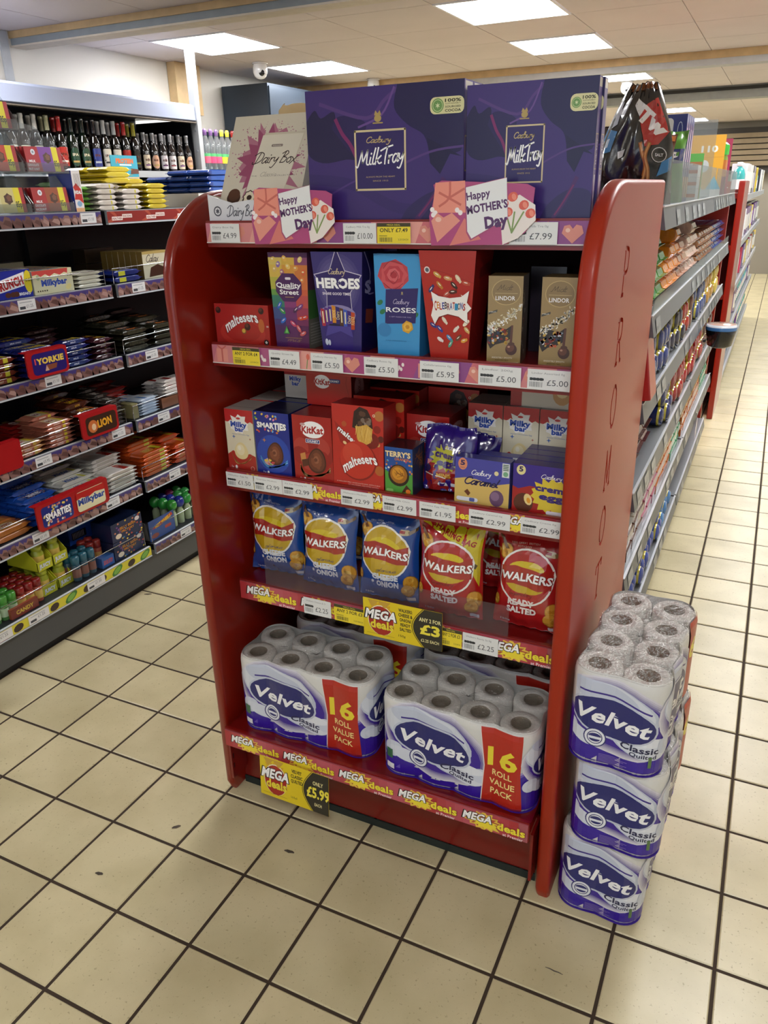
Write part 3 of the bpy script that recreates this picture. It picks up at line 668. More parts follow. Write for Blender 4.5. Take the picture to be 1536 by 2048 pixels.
# --- dairy box: leaning cream box in a white tray
def dairy(w, h, d):
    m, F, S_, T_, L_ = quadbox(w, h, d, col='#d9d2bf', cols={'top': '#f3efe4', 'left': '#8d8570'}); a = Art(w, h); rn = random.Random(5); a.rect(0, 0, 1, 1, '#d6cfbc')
    for i in range(420):
        an = rn.uniform(-.3, PI+.3); r = .30+abs(rn.gauss(0, .16)); x, y = .55+r*math.cos(an)*.9, .50+r*math.sin(an)*.8
        if .02 < x < .98 and .15 < y < .97: a.ell(x, y, rn.uniform(.003, .010), 0, rn.choice(['#a8607c', '#b98093', '#9a4b6c', '#c79dab']), 5, circ=True); a.L -= 1
    a.L += 1; a.star(.52, .52, .43, '#b27389', 15, .72, 1.1, .35); a.star(.5, .54, .37, '#9b4c6e', 13, .68, 1.1, .3)
    a.poly([(.33, .26), (.78, .24), (.92, .82), (.42, .82)], '#cfc7b0'); a.poly([(.31, .24), (.77, .22), (.90, .80), (.40, .80)], '#e0dac8')
    a.rrect(.53, .68, .67, .705, '#8a7d76', .4); a.text('Nestle', .60, .692, .012, '#e6dfd0', .10)
    a.script('Dairy Box', .60, .55, .055, '#2c1b1c', .50, .16, shear=.35); a.text('THE', .38, .40, .012, '#77706a', .07); a.script('Classic', .55, .405, .022, '#8d8377', .2, .14); a.text('COLLECTION', .76, .40, .012, '#77706a', .24)
    for x, y, r, k in ((.17, .21, .085, 0), (.37, .17, .085, 1), (.60, .16, .085, 2), (.80, .18, .085, 3), (.97, .2, .07, 0)):
        a.ell(x, y-.02, r*1.02, r*.75, '#3c2017', 18); a.ell(x, y+.01, r*.9, r*.7, '#54301f', 18)
        if k == 1: a.star(x, y+.02, r, '#2f1a13', 9, .85); a.star(x, y+.02, r*.85, '#e9dfc4', 9, .85); a.ell(x, y+.02, r*.38, r*.3, '#2f1a13', 12)
        if k == 2: a.poly([(x-.08, y-.03), (x-.05, y+.04), (x, y+.01), (x+.06, y+.045), (x+.08, y)], '#6a3e29')
        if k == 3:
            for q in range(3): a.line([(x-.05, y-.03+.03*q), (x, y+.0+.03*q), (x+.05, y-.01+.03*q)], .012, '#e9dfc4')
    a.line([(.28, .1), (.42, .05)], .012, '#2b1a15'); a.line([(.9, .14), (1, .10)], .01, '#2b1a15'); a.put(m, F)
    return m
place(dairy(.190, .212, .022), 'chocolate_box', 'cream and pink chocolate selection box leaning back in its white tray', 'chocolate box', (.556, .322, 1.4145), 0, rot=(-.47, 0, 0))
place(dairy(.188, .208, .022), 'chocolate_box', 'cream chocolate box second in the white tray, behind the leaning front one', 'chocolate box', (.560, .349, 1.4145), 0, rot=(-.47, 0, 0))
t = thing('display_tray', 'white cardboard display tray with torn brown back, holding the cream boxes', 'tray', (.585, .3025, 1.4015))
m = MB(); f = lambda u, v: Vector((u, 0, v))
m = MB(); m.prism([(-.128, 0), (.0, 0), (.0, .044), (-.03, .045), (-.07, .040), (-.128, .056)], f, (0, .002, 0), '#dfe1e8')
a = Art(.128, .05); a.ell(.17, .5, .075, 0, '#4a4e5c', 16, circ=True); a.ell(.17, .5, .055, 0, '#dfe1e8', 14, circ=True); a.star(.17, .5, .045, '#4a4e5c', 6, .5); a.script('Dairy Box', .62, .42, .2, '#4a4e5c', .5, .16); a.put(m, flat((-.128, 0, 0), (1, 0, 0), (0, 0, 1)))
m.obj('front_panel', CARD, t)
m = MB(); m.prism([(.0025, 0), (.16, 0), (.16, .09), (.05, .05), (.0025, .056)], lambda u, v: Vector((-.128, u, v)), (.002, 0, 0), '#cfcabb'); m.obj('side_panel', CARD, t)
rn = random.Random(2); P = [(-.085, 0), (.075, 0), (.075, .225)]+[(.075-.16*k/14, .226+rn.uniform(-.003, .003)) for k in range(1, 14)]+[(-.07, .228), (-.085, .215)]
m = MB(); m.prism(P, lambda u, v: Vector((u+.02, .185+.0*v, v)), (0, .004, 0), '#c3a97c'); m.obj('torn_back', MATT, t)
m = MB(); m.box(-.1255, .10, .0025, .184, 0, .002, '#cfcabb'); m.obj('tray_base', CARD, t)
# --- Happy Mother's Day shelf talkers
def mothers():
    w, h = .186, .104; t = MB(); f = lambda u, v: Vector(((u-.5)*w, 0, v*h))
    P = [(.02, .0), (.0, .45), (.06, .8), (.04, .92), (.12, .98), (.9, .9), (.97, .84), (.96, .62), (.99, .45), (.9, .2), (.72, .02)]
    t.prism(P, f, (0, .0008, 0), '#c95f7a'); a = Art(w, h); o = flat((-w/2, -.0001, 0), (1, 0, 0), (0, 0, 1)); a.poly(P, '#b24a80')
    a.poly([(.03, .5), (.06, .95), (.34, .97), (.36, .5)], '#ec9583'); a.line([(.2, .95), (.19, .72), (.1, .6)], .02, '#cf6d62'); a.line([(.19, .72), (.33, .85)], .02, '#cf6d62'); a.line([(.1, .8), (.19, .72), (.3, .62)], .02, '#cf6d62')
    for x, y in ((.03, .55), (.06, .5), (.30, .5), (.27, .54), (.04, .47)): a.ell(x, y, .022, 0, '#f7eef0', 10, circ=True)
    a.poly([(.08, .05), (-.0+.02, .38), (.08, .5), (.14, .43), (.22, .5), (.3, .38)], '#e8998a'); a.ell(.09, .4, .03, .04, '#f3c6b8', 10); a.poly([(.2, .0), (.34, .42), (.5, .1)], '#dd7f78')
    a.poly([(.66, .62), (.84, .75), (.98, .6), (.99, .38), (.84, .12), (.7, .02)], '#f0e7e2')
    for x, y in ((.70, .62), (.78, .72), (.88, .60), (.94, .48), (.74, .50)): a.ell(x, y, .045, .07, '#e0624f', 12, .4); a.ell(x+.01, y, .02, .05, '#ef8f78', 10, .4)
    for x in (.72, .80, .88): a.line([(x, .5), (.78, .2)], .014, '#87a05e')
    a.poly([(.36, .20), (.34, .88), (.72, 1.0), (.745, .40), (.40, .08)], '#a94f78'); a.poly([(.37, .22), (.35, .87), (.72, .995), (.74, .42), (.41, .11)], '#eceef0')
    a.text('Happy', .465, .765, .115, '#552a62', .21, rot=.15, bold=.05); a.text("MOTHER'S", .548, .585, .12, '#552a62', .36, rot=.15, bold=.07); a.text('Day', .635, .375, .17, '#552a62', .19, rot=.15, bold=.09)
    a.put(t, o); return t
mm = mothers()
place(mm, 'shelf_talker', "Mother's Day card clipped to the top shelf edge in front of the cream box", 'sign', (.668, .2795, 1.366))
place(mm, 'shelf_talker', "Mother's Day card clipped to the top shelf edge between the two purple boxes", 'sign', (1.043, .2795, 1.366)).scale = (1.03, 1, 1.03)
# ================================================================ shelf two: chocolate cartons
Z2 = 1.1585; FY2 = .318
def sweets(a, pts, rn, s=.05):
    for x, y, c, r in pts:
        a.poly([(x-s, y-s*.4), (x-s*.7, y), (x-s, y+s*.4), (x, y+s*.35), (x+s, y+s*.5), (x+s*.75, y), (x+s, y-s*.4), (x, y-s*.35)], c) if not r else a.ell(x, y, s*.8, s*.4, c, 12, r)
        a.ell(x-s*.1, y+s*.08, s*.45, s*.12, '#ffffff44' if 0 else '#e9d9d9', 8)
# Maltesers
def malt_wordmark(a, cx, cy, h, w, rot, col='#ffffff', out='#7d0f10'):
    W_ = w*a.w; a.text('maltesers', cx, cy, h, col, w, rot=rot, bold=.05, out=out, ow=.05, warp=lambda x, y: (x, y*(1+.25*abs(2*x/W_))+.10*W_*(1-(2*x/W_)**2)-.05*W_))
m, F, S_, T_, L_ = quadbox(.137, .085, .10, col='#a01a17', cols={'top': '#7e1212'})
a = Art(.137, .085); a.rect(0, 0, 1, 1, '#b02420'); a.ell(.5, .3, .42, .34, '#c0332a', 24); a.ell(.5, .34, .34, .26, '#b3261f', 24); malt_wordmark(a, .48, .62, .22, .60, .28)
for x, y in ((.07, .84), (.87, .86)): a.ell(x, y, .05, 0, '#2e1713', 16, circ=True); a.ell(x-.01, y+.03, .03, 0, '#5b3226', 12, circ=True)
a.ell(.60, .46, .055, 0, '#3a1c14', 16, circ=True); a.ell(.59, .49, .03, 0, '#6b3d2b', 12, circ=True); a.ell(.53, .35, .045, 0, '#8a5a2c', 14, circ=True); a.ell(.525, .36, .033, 0, '#e0b84a', 12, circ=True)
a.ell(.86, .5, .055, .17, '#c96a34', 14); a.ell(.93, .1, .045, 0, '#10100f', 14, circ=True); a.star(.93, .1, .03, '#e8e0dc', 5, .5); a.text('maltesers', .97, .5, .06, '#fff', .04); a.put(m, F)
place(m, 'chocolate_box', 'small red chocolate ball box at the left end of the second shelf', 'chocolate box', (.502, FY2, Z2), 0)
# Quality Street
m, F, S_, T_, L_ = quadbox(.078, .19, .078, .092, .08, col='#4c1f52', cols={'right': '#3b2a3a'})
a = Art(.092, .19); n = 16
for i in range(n):
    k = i/(n-1); cols = ['#5d2460', '#5d2460', '#6a2868', '#70306e', '#8a3a78', '#b0486a', '#d0694a', '#d99a3f', '#d7b04a']; c = cols[min(int(k*9), 8)]
    c2 = ['#4c2260', '#4c2260', '#3f3273', '#3b4f8a', '#3a7d6a', '#6a9c4a', '#b9b64a', '#d9b851', '#d9c064'][min(int(k*9), 8)]
    c3 = ['#5b2055', '#5b2055', '#782a5c', '#a03a5a', '#c04f4f', '#cf6040', '#d47440', '#cf7a3c', '#8a4a70'][min(int(k*9), 8)]
    y0, y1 = i/n, (i+1)/n+.001; a.rect(0, y0, .34, y1, c2); a.L -= 1; a.rect(.34, y0, .67, y1, c); a.L -= 1; a.rect(.67, y0, 1, y1, c3); a.L -= 1
a.L += 1; a.rect(0, .95, 1, 1, '#4a1d52')
for x, y, c in ((.12, .93, '#e0c060'), (.25, .88, '#8f6fae'), (.42, .94, '#e3b452'), (.5, .86, '#e6c66c'), (.7, .84, '#e0a050'), (.82, .93, '#e9cf7a'), (.15, .83, '#d6b46a'), (.9, .8, '#d9663e'), (.34, .80, '#b06a8c'), (.86, .72, '#df8a4a')): a.ell(x, y, .07, .026, c, 10, x*5); a.ell(x-.01, y+.006, .03, .01, '#f0e0b0', 8)
a.poly([(.14, .60), (.14, .70), (.34, .79), (.64, .79), (.84, .70), (.84, .58), (.66, .50), (.32, .50)], '#4b1f5c'); a.rrect(.41, .725, .56, .75, '#e8dfe8', .4)
a.text('Quality', .49, .672, .052, '#ffffff', .64, bold=.04, out='#3a1850', ow=.03); a.text('Street', .50, .60, .050, '#ffffff', .5, bold=.04, out='#3a1850', ow=.03); a.line([(.3, .645), (.5, .632), (.72, .648)], .018, '#fff'); a.rect(.38, .545, .62, .549, '#d9b86a')
for x, y, c, r in ((.2, .46, '#2a62c0', .9), (.27, .40, '#3f9b4a', -.6), (.28, .30, '#2c6fd0', .6), (.66, .42, '#4b2a50', .7), (.78, .45, '#7a3f86', .6), (.80, .33, '#d2502c', .1), (.90, .34, '#d2402c', .3), (.56, .27, '#d0486a', -.6), (.72, .22, '#cf5a5a', -.9), (.84, .17, '#cf5a5a', .4)): a.ell(x, y, .10, .022, c, 10, r); a.ell(x, y+.005, .05, .006, '#d8c8d8', 8, r)
a.poly([(.26, .16), (.36, .245), (.44, .16)], '#3f8f3f'); a.poly([(.31, .17), (.36, .22), (.4, .17)], '#7cc46c'); a.rect(.3, .115, .8, .12, '#a8894c'); a.script('mis', .55, .09, .02, '#b89a5a', .4, .12); a.put(m, F)
s = Art(.08, .19); s.rect(0, 0, 1, .32, '#6d6a62'); s.rect(.0, .32, 1, .62, '#3d6a34'); s.rect(0, .62, 1, 1, '#55304f')
for i in range(8): s.rect(.08, .05+.03*i, .9, .062+.03*i, '#97948c')
s.put(m, S_)
place(m, 'chocolate_carton', 'purple and rainbow sweet carton with an eight-sided plaque on the second shelf', 'chocolate carton', (.626, FY2, Z2), .0)
# Heroes
def heroes():
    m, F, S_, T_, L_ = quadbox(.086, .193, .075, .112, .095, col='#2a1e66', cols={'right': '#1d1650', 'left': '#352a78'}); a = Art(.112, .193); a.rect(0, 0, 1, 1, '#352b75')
    for i in range(8): a.ell(.5, .68, .52-.05*i, .34-.035*i, tuple(x*(1-i/8)+y*i/8 for x, y in zip(lin('#352b75'), lin('#7b74a8'))), 24)
    def st(r, c, sy=1.25):
        P = []
        for k in range(10): an = PI/2+PI*k/5; q = r*(1 if k % 2 == 0 else .52); P.append((.5+q*math.cos(an), .665+q*math.sin(an)*a.w/a.h*sy))
        a.poly(P, c)
    st(.52, '#cfc9dd'); st(.495, '#2a1c66'); a.script('Cadbury', .48, .80, .028, '#d9c9a0', .34, .2); 
    for dx, dy, c in ((.012, -.008, '#5f5a78'), (0, 0, '#ffffff')): a.text('HEROES', .5+dx, .70+dy, .095, c, .86, bold=.09)
    a.star(.535, .70, .045, '#2a1c66', 5, .45); a.text('SHARE GOOD TIMES', .46, .595, .026, '#efeaf5', .6, bold=.04)
    a.ell(.45, .385, .42, .10, '#8f86b8', 20); a.ell(.45, .33, .42, .07, '#1a1240', 20); a.poly([(.08, .3), (.2, .25), (.7, .25), (.82, .3), (.78, 0), (.15, 0)], '#35257c')
    for i, (c, t) in enumerate((('#b02840', ''), ('#5a2a84', ''), ('#4a2b8c', ''), ('#d78b22', 'CRUNCHIE'), ('#2e1f70', 'Dairy'), ('#5c3a22', ''), ('#3a5ac0', ''), ('#3c2280', 'Dairy'), ('#c0461e', 'FUDGE'))):
        x = .10+.087*i; y = .40-.012*abs(i-3); a.poly([(x-.04, y-.1), (x+.045, y-.1), (x+.05, y+.07), (x-.035, y+.08)], c); a.rect(x-.01, y-.07, x+.02, y+.05, '#e9dfb8') if not t else a.text(t, x+.003, y-.01, .045, '#f4e6a0', .14, rot=PI/2)
    a.poly([(.12, .16), (.2, .27), (.74, .27), (.8, .16), (.5, .22)], '#4a3f96'); a.ell(.13, .10, .04, .035, '#cfd6e8', 12); a.ell(.20, .095, .03, .03, '#cfd6e8', 12); a.put(m, F)
    s = Art(.095, .193); s.line([(.1, 1), (.4, .78), (.3, .6), (.6, .58)], .03, '#8d86b8'); s.text('S', .3, .66, .12, '#8f8ab0', .25, bold=.08); s.poly([(.2, .3), (.6, .28), (.62, .42), (.22, .44)], '#8a3a2a'); s.put(m, S_); return m
hm = heroes()
place(hm, 'chocolate_carton', 'flared dark blue carton with a big star in front on the second shelf', 'chocolate carton', (.742, FY2, Z2), .02)
place(hm, 'chocolate_carton', 'dark blue star carton standing half hidden behind the front star carton', 'chocolate carton', (.766, FY2+.105, Z2), .02)
# Roses
m, F, S_, T_, L_ = quadbox(.088, .19, .07, .098, .07, col='#2f86c8'); a = Art(.098, .19); a.rect(0, 0, 1, 1, '#3f9ad6'); a.poly([(0, .98), (.3, 1), (.85, 1), (1, .96), (1, 1), (0, 1)], '#2f7fc0')
for r, c in ((.36, '#c2414b'), (.30, '#d2555c'), (.22, '#c03a46'), (.15, '#d8636a'), (.08, '#b5323e')): a.star(.42, .80, r, c, 7, .88, .85, .1, r*9)
a.line([(.36, .80), (.45, .84), (.52, .78), (.42, .72), (.3, .76)], .012, '#8e1f30'); a.line([(.2, .86), (.36, .93), (.6, .9)], .012, '#8e1f30'); a.line([(.2, .72), (.4, .66), (.62, .72)], .012, '#8e1f30')
for x, y in ((.10, .53), (.15, .44), (.9, .42)): a.ell(x, y, .07, .024, '#2f7a4a', 10, .5)
a.poly([(.20, .32), (.24, .66), (.95, .68), (.90, .34)], '#2b1f66'); royal(a, .6, .625, .004, '#a89a6a'); a.script('Cadbury', .57, .535, .024, '#cfc6e4', .36, .18); a.text('ROSES', .57, .465, .048, '#ffffff', .66, bold=.03); a.text('A GIFT INSIDE FOR YOU', .55, .395, .012, '#b8aed6', .5)
for r, c in ((.14, '#dba32e'), (.10, '#eebc47'), (.05, '#d0922a')): a.star(.72, .30, r, c, 6, .85, .9, .1, r*20)
a.ell(.18, .26, .16, .07, '#3585c2', 16); a.text('A MILK CHOCOLATE CUP', .45, .155, .011, '#1e5f96', .5); a.put(m, F)
place(m, 'chocolate_carton', 'bright blue carton with a red rose on the second shelf', 'chocolate carton', (.8665, FY2, Z2), .0)
# Celebrations
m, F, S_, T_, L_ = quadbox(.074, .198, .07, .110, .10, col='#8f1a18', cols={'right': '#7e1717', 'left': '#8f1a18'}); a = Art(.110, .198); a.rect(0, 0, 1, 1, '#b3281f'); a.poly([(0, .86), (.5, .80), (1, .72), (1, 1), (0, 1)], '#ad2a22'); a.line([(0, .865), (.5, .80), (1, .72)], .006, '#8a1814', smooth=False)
a.ell(.12, .83, .055, 0, '#e8dcdc', 14, circ=True); a.ell(.12, .83, .035, 0, '#55606a', 12, circ=True)
rn = random.Random(4)
for x, y, c in ((.30, .79, '#c9a24a'), (.34, .70, '#b97a2c'), (.5, .76, '#cf9a62'), (.62, .70, '#3a2018'), (.70, .76, '#e0d0b0'), (.85, .72, '#c0553c'), (.17, .66, '#31306e'), (.22, .58, '#2b2f80'), (.48, .62, '#c25a4a'), (.80, .60, '#b8402e'), (.60, .64, '#55261a'), (.15, .33, '#2b3a8a'), (.30, .30, '#30409c'), (.42, .38, '#e8dcc8'), (.52, .22, '#3f8fc8'), (.55, .16, '#4aa089'), (.68, .30, '#e6e0d4'), (.74, .22, '#6b4a34'), (.9, .36, '#f0e6cc'), (.93, .30, '#d8b06a'), (.30, .2, '#e6dada'), (.88, .2, '#e0a040')):
    an = rn.uniform(-1, 1); a.ell(x, y, .075, .020, c, 10, an); a.ell(x+.07*math.cos(an), y+.04*math.sin(an), .02, .016, c, 6, an); a.ell(x, y+.004, .04, .005, '#f2e6dc', 8, an)
P = [(.13, .42), (.20, .52), (.17, .64), (.32, .60), (.55, .585), (.78, .60), (.93, .655), (.90, .55), (1, .50), (.92, .46), (.94, .36), (.74, .42), (.5, .44), (.30, .41), (.20, .34)]
a.poly([(x+.006, y-.006) for x, y in P], '#701010'); a.poly(P, '#f6f2ee')
for i, (ch, c) in enumerate(zip('CELEBRATIONS', ['#b3281f', '#e08a28', '#b3281f', '#2d3f96', '#3a2018', '#7a2a2a', '#2d3f96', '#b3281f', '#2d8fc0', '#3a2018', '#2d3f96', '#b3281f'])): a.text(ch, .245+.055*i, .515+.006*math.sin(i*2.1), .062 if i else .09, c, .046, bold=.04)
a.put(m, F); s = Art(.10, .198); s.line([(.4, .9), (.3, .7), (.5, .5), (.3, .3), (.6, .2)], .012, '#b04038'); s.poly([(.3, .75), (1, .78), (1, .9), (.3, .84)], '#5a1212'); s.put(m, S_)
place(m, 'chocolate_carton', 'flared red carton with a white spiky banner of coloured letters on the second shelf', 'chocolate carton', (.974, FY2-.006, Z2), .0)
# Lindor
def lindor(seed):
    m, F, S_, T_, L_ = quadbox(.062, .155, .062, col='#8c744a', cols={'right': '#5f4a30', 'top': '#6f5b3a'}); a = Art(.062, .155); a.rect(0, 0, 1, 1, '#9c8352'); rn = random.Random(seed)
    a.ell(.52, .82, .42, .145, '#c0a66c', 24); a.ell(.52, .82, .40, .137, '#8d7548', 24); a.script('Midt', .48, .86, .03, '#4f3d22', .4, .16); a.rect(.2, .805, .85, .81, '#c9b27c'); a.text('LINDOR', .50, .755, .048, '#ffffff', .56, bold=.02)
    a.poly([(.02, .59), (.28, .625), (.28, .60), (.02, .565)], '#4d4a3c'); a.text('MILK', .15, .598, .014, '#ddd', .2)
    P = [(.0, .36), (.25, .43), (.55, .40), (.72, .45), (.72, .30), (.5, .25), (.25, .22), (.1, .17), (0, .25)]; a.poly(P, '#2a1c14')
    for i in range(40): a.ell(rn.uniform(.05, .62), rn.uniform(.24, .40), rn.uniform(.03, .07), rn.uniform(.01, .02), rn.choice(['#7a2018', '#c0532a', '#2e3a56', '#8f9aa8', '#c9a040', '#1a1a22', '#d8d8e0']), 6, rn.uniform(0, 3)); a.L -= 1
    a.L += 1
    for i in range(110):
        t = rn.random(); x = t; y = .40+.28*t**1.3+rn.gauss(0, .028); a.ell(x, y, .045, .007, rn.choice(['#f0ead2', '#ffffff', '#dcd0a8']), 6, rn.uniform(0, PI)); a.L -= 1
    a.L += 1; a.poly([(.66, .2), (.70, .45), (.76, .45), (.74, .2)], '#5a3020'); a.ell(.72, .17, .17, 0, '#4a261a', 18, circ=True); a.ell(.69, .19, .12, 0, '#6a3b28', 16, circ=True); a.ell(.72, .235, .10, .02, '#54301f', 12); a.ell(.65, .20, .04, .012, '#b98a70', 8)
    a.text('IRRESISTIBLY SMOOTH', .46, .07, .02, '#efe6cc', .6); a.text('ASSORTED', .45, .042, .016, '#3e3018', .4); a.rect(.05, .015, .95, .022, '#efe6cc'); a.put(m, F)
    s = Art(.062, .155)
    for i in range(24): s.ell(rn.uniform(0, .35), rn.uniform(.68, .85), .05, .007, '#d8cdac', 6, rn.uniform(0, PI)); s.L -= 1
    s.L += 1
    for x, y, c in ((.45, .6, '#b8b4ae'), (.3, .5, '#8e2018'), (.15, .40, '#b8a890'), (.1, .25, '#a8a49e'), (.3, .19, '#7c7c82'), (.5, .12, '#a8a098')): s.ell(x, y, .1, .025, c, 8, .5); s.ell(x-.1, y+.02, .04, .012, '#d8d2c8', 6)
    s.put(m, S_); return m
place(lindor(1), 'chocolate_carton', 'gold truffle carton on the second shelf, left of the two gold ones', 'chocolate carton', (1.078, FY2, Z2), .12)
place(lindor(2), 'chocolate_carton', 'gold truffle carton beside the right red panel on the second shelf', 'chocolate carton', (1.175, FY2-.002, Z2), 0)
m = quadbox(.066, .16, .05, .068, .05, col='#2b2430')[0]
place(m, 'chocolate_carton', 'dark carton in shadow at the back behind the two gold cartons', 'chocolate carton', (1.12, .45, Z2), 0)

# ================================================================ shelf three: Easter egg boxes
Z3 = .8745; FY3 = .305
def milkybar_egg(tall=True):
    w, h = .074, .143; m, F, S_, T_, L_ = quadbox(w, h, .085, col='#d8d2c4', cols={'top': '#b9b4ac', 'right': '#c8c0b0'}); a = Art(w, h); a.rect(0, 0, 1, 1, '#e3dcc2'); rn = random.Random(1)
    a.poly([(0, .80), (.1, .79), (.2, .83), (.32, .80), (.42, .85), (.55, .80), (.68, .84), (.8, .79), (.9, .82), (1, .79), (1, 1), (0, 1)], '#c02b2c')
    a.star(.48, .76, .40, '#f6f4ee', 9, .72, .85, .3); a.text('Milky', .48, .765, .085, '#2a4fb0', .52, rot=-.02, bold=.09, out='#ffffff', ow=.07); a.text('bar', .50, .69, .075, '#2a4fb0', .30, bold=.09, out='#ffffff', ow=.07); a.ell(.48, .86, .08, .018, '#cf3a3a', 10)
    a.text('White Chocolate Egg', .52, .605, .018, '#6a7ab0', .62); a.star(.27, .56, .07, '#3060b0', 4, .3); a.star(.85, .54, .045, '#b0503a', 4, .3)
    a.poly([(0, .26), (.2, .33), (.5, .24), (.8, .30), (1, .26), (1, 0), (0, 0)], '#b32f26'); 
    for k in range(9): a.line([(.12+.01*k, .30-.012*k), (.3, .15-.005*k), (.6, .13+.003*k), (.88-.01*k, .28-.01*k)], .014, rn.choice(['#a05a2a', '#c98a4a', '#7f431f', '#d9a668'])); a.L -= 1
    a.L += 1; a.poly([(.5+.24*math.sin(t)*(1-.18*math.cos(t)), .335+.14*math.cos(t)) for t in [2*PI*k/24 for k in range(24)]], '#ead9a0'); a.ell(.47, .35, .15, .09, '#f3e8c0', 18); a.ell(.44, .38, .06, .04, '#fbf6e2', 12)
    a.text('1x', .14, .06, .04, '#fff', .08); a.ell(.27, .06, .045, .03, '#fff', 10); a.ell(.86, .06, .07, 0, '#e8b8a8', 14, circ=True); a.ell(.86, .06, .055, 0, '#b33a30', 12, circ=True); a.put(m, F)
    t = Art(w, .085); t.rect(0, 0, 1, 1, '#b4afa8'); t.rect(0, .25, 1, .3, '#8f8a84'); t.put(m, T_); return m
def egg(a, cx, cy, r, cols, tilt=0):
    for k, (q, c) in enumerate(zip((1, .86, .6, .3), cols)):
        P = []
        for t in range(24):
            an = 2*PI*t/24; x = .78*r*q*math.sin(an)*(1-.16*math.cos(an)); y = r*q*math.cos(an)*1.0; P.append(((cx-.10*r*(1-q))*a.w+(x*math.cos(tilt)+y*math.sin(tilt))*a.w, (cy+.02*(1-q))*a.h+(-x*math.sin(tilt)+y*math.cos(tilt))*a.w))
        a.poly(P, c, True)
    rn = random.Random(3)
    for k in range(7):
        x, y = cx+rn.uniform(-.4, .4)*r, cy+rn.uniform(-.6, .5)*r*a.w/a.h; a.star(x, y, r*.16, cols[1] if k % 2 else cols[2], 6, .8)
CHOC = ('#4a2418', '#6b3625', '#83482f', '#9c6046')
def smarties_egg():
    w, h = .09, .146; m, F, S_, T_, L_ = quadbox(w, h, .09, col='#14206c', cols={'top': '#1a1d40', 'right': '#141d5c'}); a = Art(w, h); a.rect(0, 0, 1, 1, '#1c2c8c'); a.ell(.5, .35, .48, .3, '#2448b0', 24); rn = random.Random(8)
    for i in range(34):
        x, y = rn.uniform(.04, .96), rn.uniform(.66, .97)
        if .12 < x < .88 and .73 < y < .86: continue
        a.ell(x, y, .035, .016, rn.choice(['#d84a4a', '#e8c84a', '#5ab05a', '#e890c0', '#7ab8e8', '#e8e0d8', '#d87a3a']), 10, rn.uniform(0, 3)); a.L -= 1
    a.L += 1; a.text('SMARTIES', .5, .795, .088, '#ffffff', .78, bold=.10, out='#101a5c', ow=.06, warp=lambda x, y: (x, y*(1+.2*math.sin(x*90))))
    for k in range(10): a.line([(.12, .30-.01*k), (.3, .16-.006*k), (.6, .14+.004*k), (.9, .28-.01*k)], .012, rn.choice(['#2f8ae0', '#63b8f2', '#1f5cc0', '#a8dcf8'])); a.L -= 1
    a.L += 1; a.ell(.38, .22, .16, .06, '#c9a0a0', 12); egg(a, .56, .36, .30, CHOC, .15)
    for i in range(10): a.ell(rn.uniform(.25, .5), rn.uniform(.18, .25), .035, .014, rn.choice(['#d84a4a', '#e8c84a', '#5ab05a', '#e8e0d8']), 8, rn.uniform(0, 3))
    a.star(.27, .56, .06, '#c98a5a', 4, .35); a.text('1x', .22, .05, .04, '#fff', .08); a.ell(.32, .05, .03, .024, '#fff', 10); a.put(m, F)
    t = Art(w, .09); t.rect(0, 0, 1, 1, '#191c3c'); t.text('SMARTIES', .5, .25, .14, '#4a5272', .7); t.put(m, T_); return m
def kitkat_egg():
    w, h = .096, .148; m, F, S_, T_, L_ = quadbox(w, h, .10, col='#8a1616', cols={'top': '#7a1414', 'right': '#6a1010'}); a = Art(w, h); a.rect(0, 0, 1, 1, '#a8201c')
    for k in range(7): a.ell(.5+.34*math.cos(k*.9), .45+.14*math.sin(k*.9), .2, .16, '#b23a32' if k % 2 else '#98201e', 14, k)
    a.ell(.52, .80, .30, .125, '#ffffff', 24); a.ell(.52, .80, .29, .117, '#fff', 20); a.ell(.27, .87, .07, .02, '#c9a0a0', 10); a.text('KitKat', .52, .80, .105, '#b01e1c', .52, rot=.04, bold=.07, shear=.1)
    a.rrect(.33, .60, .69, .66, '#f2f2f6', .15); a.rrect(.34, .606, .68, .654, '#20327c', .15); a.text('CHUNKY', .51, .63, .032, '#fff', .28, bold=.05); rn = random.Random(6)
    a.poly([(.17, .42), (.30, .45), (.32, .34), (.19, .30)], '#c98a4a'); a.poly([(.2, .33), (.38, .36), (.40, .26), (.22, .22)], '#5a2c1c')
    for k in range(11): a.line([(.16, .26-.008*k), (.3, .12-.005*k), (.7, .11+.004*k), (.93, .26-.008*k)], .012, rn.choice(['#c9935a', '#e0b484', '#8a5028', '#f0cfa0'])); a.L -= 1
    a.L += 1; egg(a, .60, .34, .30, CHOC, .12); a.text('1x', .18, .045, .035, '#fff', .07); a.ell(.26, .045, .025, .02, '#fff', 8); a.text('1x CHUNKY', .4, .045, .022, '#fff', .18); a.put(m, F)
    s = Art(.10, h); s.ell(.45, .78, .35, .09, '#b0888a', 16); s.text('KitKat', .45, .78, .07, '#6a1010', .5, rot=0, bold=.05); s.put(m, S_); return m
def kitkat_back():
    w, h = .112, .075; m, F, S_, T_, L_ = quadbox(w, h, .09, col='#8f1616', cols={'right': '#5c0e0e'}); a = Art(w, h); a.rect(0, 0, 1, 1, '#b0231f'); a.ell(.36, .70, .18, .20, '#fff', 20); a.text('KitKat', .36, .70, .17, '#b01e1c', .32, bold=.07); a.rrect(.53, .68, .76, .80, '#20327c', .2); a.text('CHUNKY', .64, .74, .06, '#fff', .19, bold=.05); a.line([(.93, 1), (.88, .7), (1, 0)], .006, '#6e1210', smooth=False); a.put(m, F)
    s = Art(.09, h); s.ell(.4, .5, .25, .4, '#a88486', 14); s.text('KitKat', .4, .5, .2, '#5c0e0e', .4, rot=PI/2); s.put(m, S_); return m
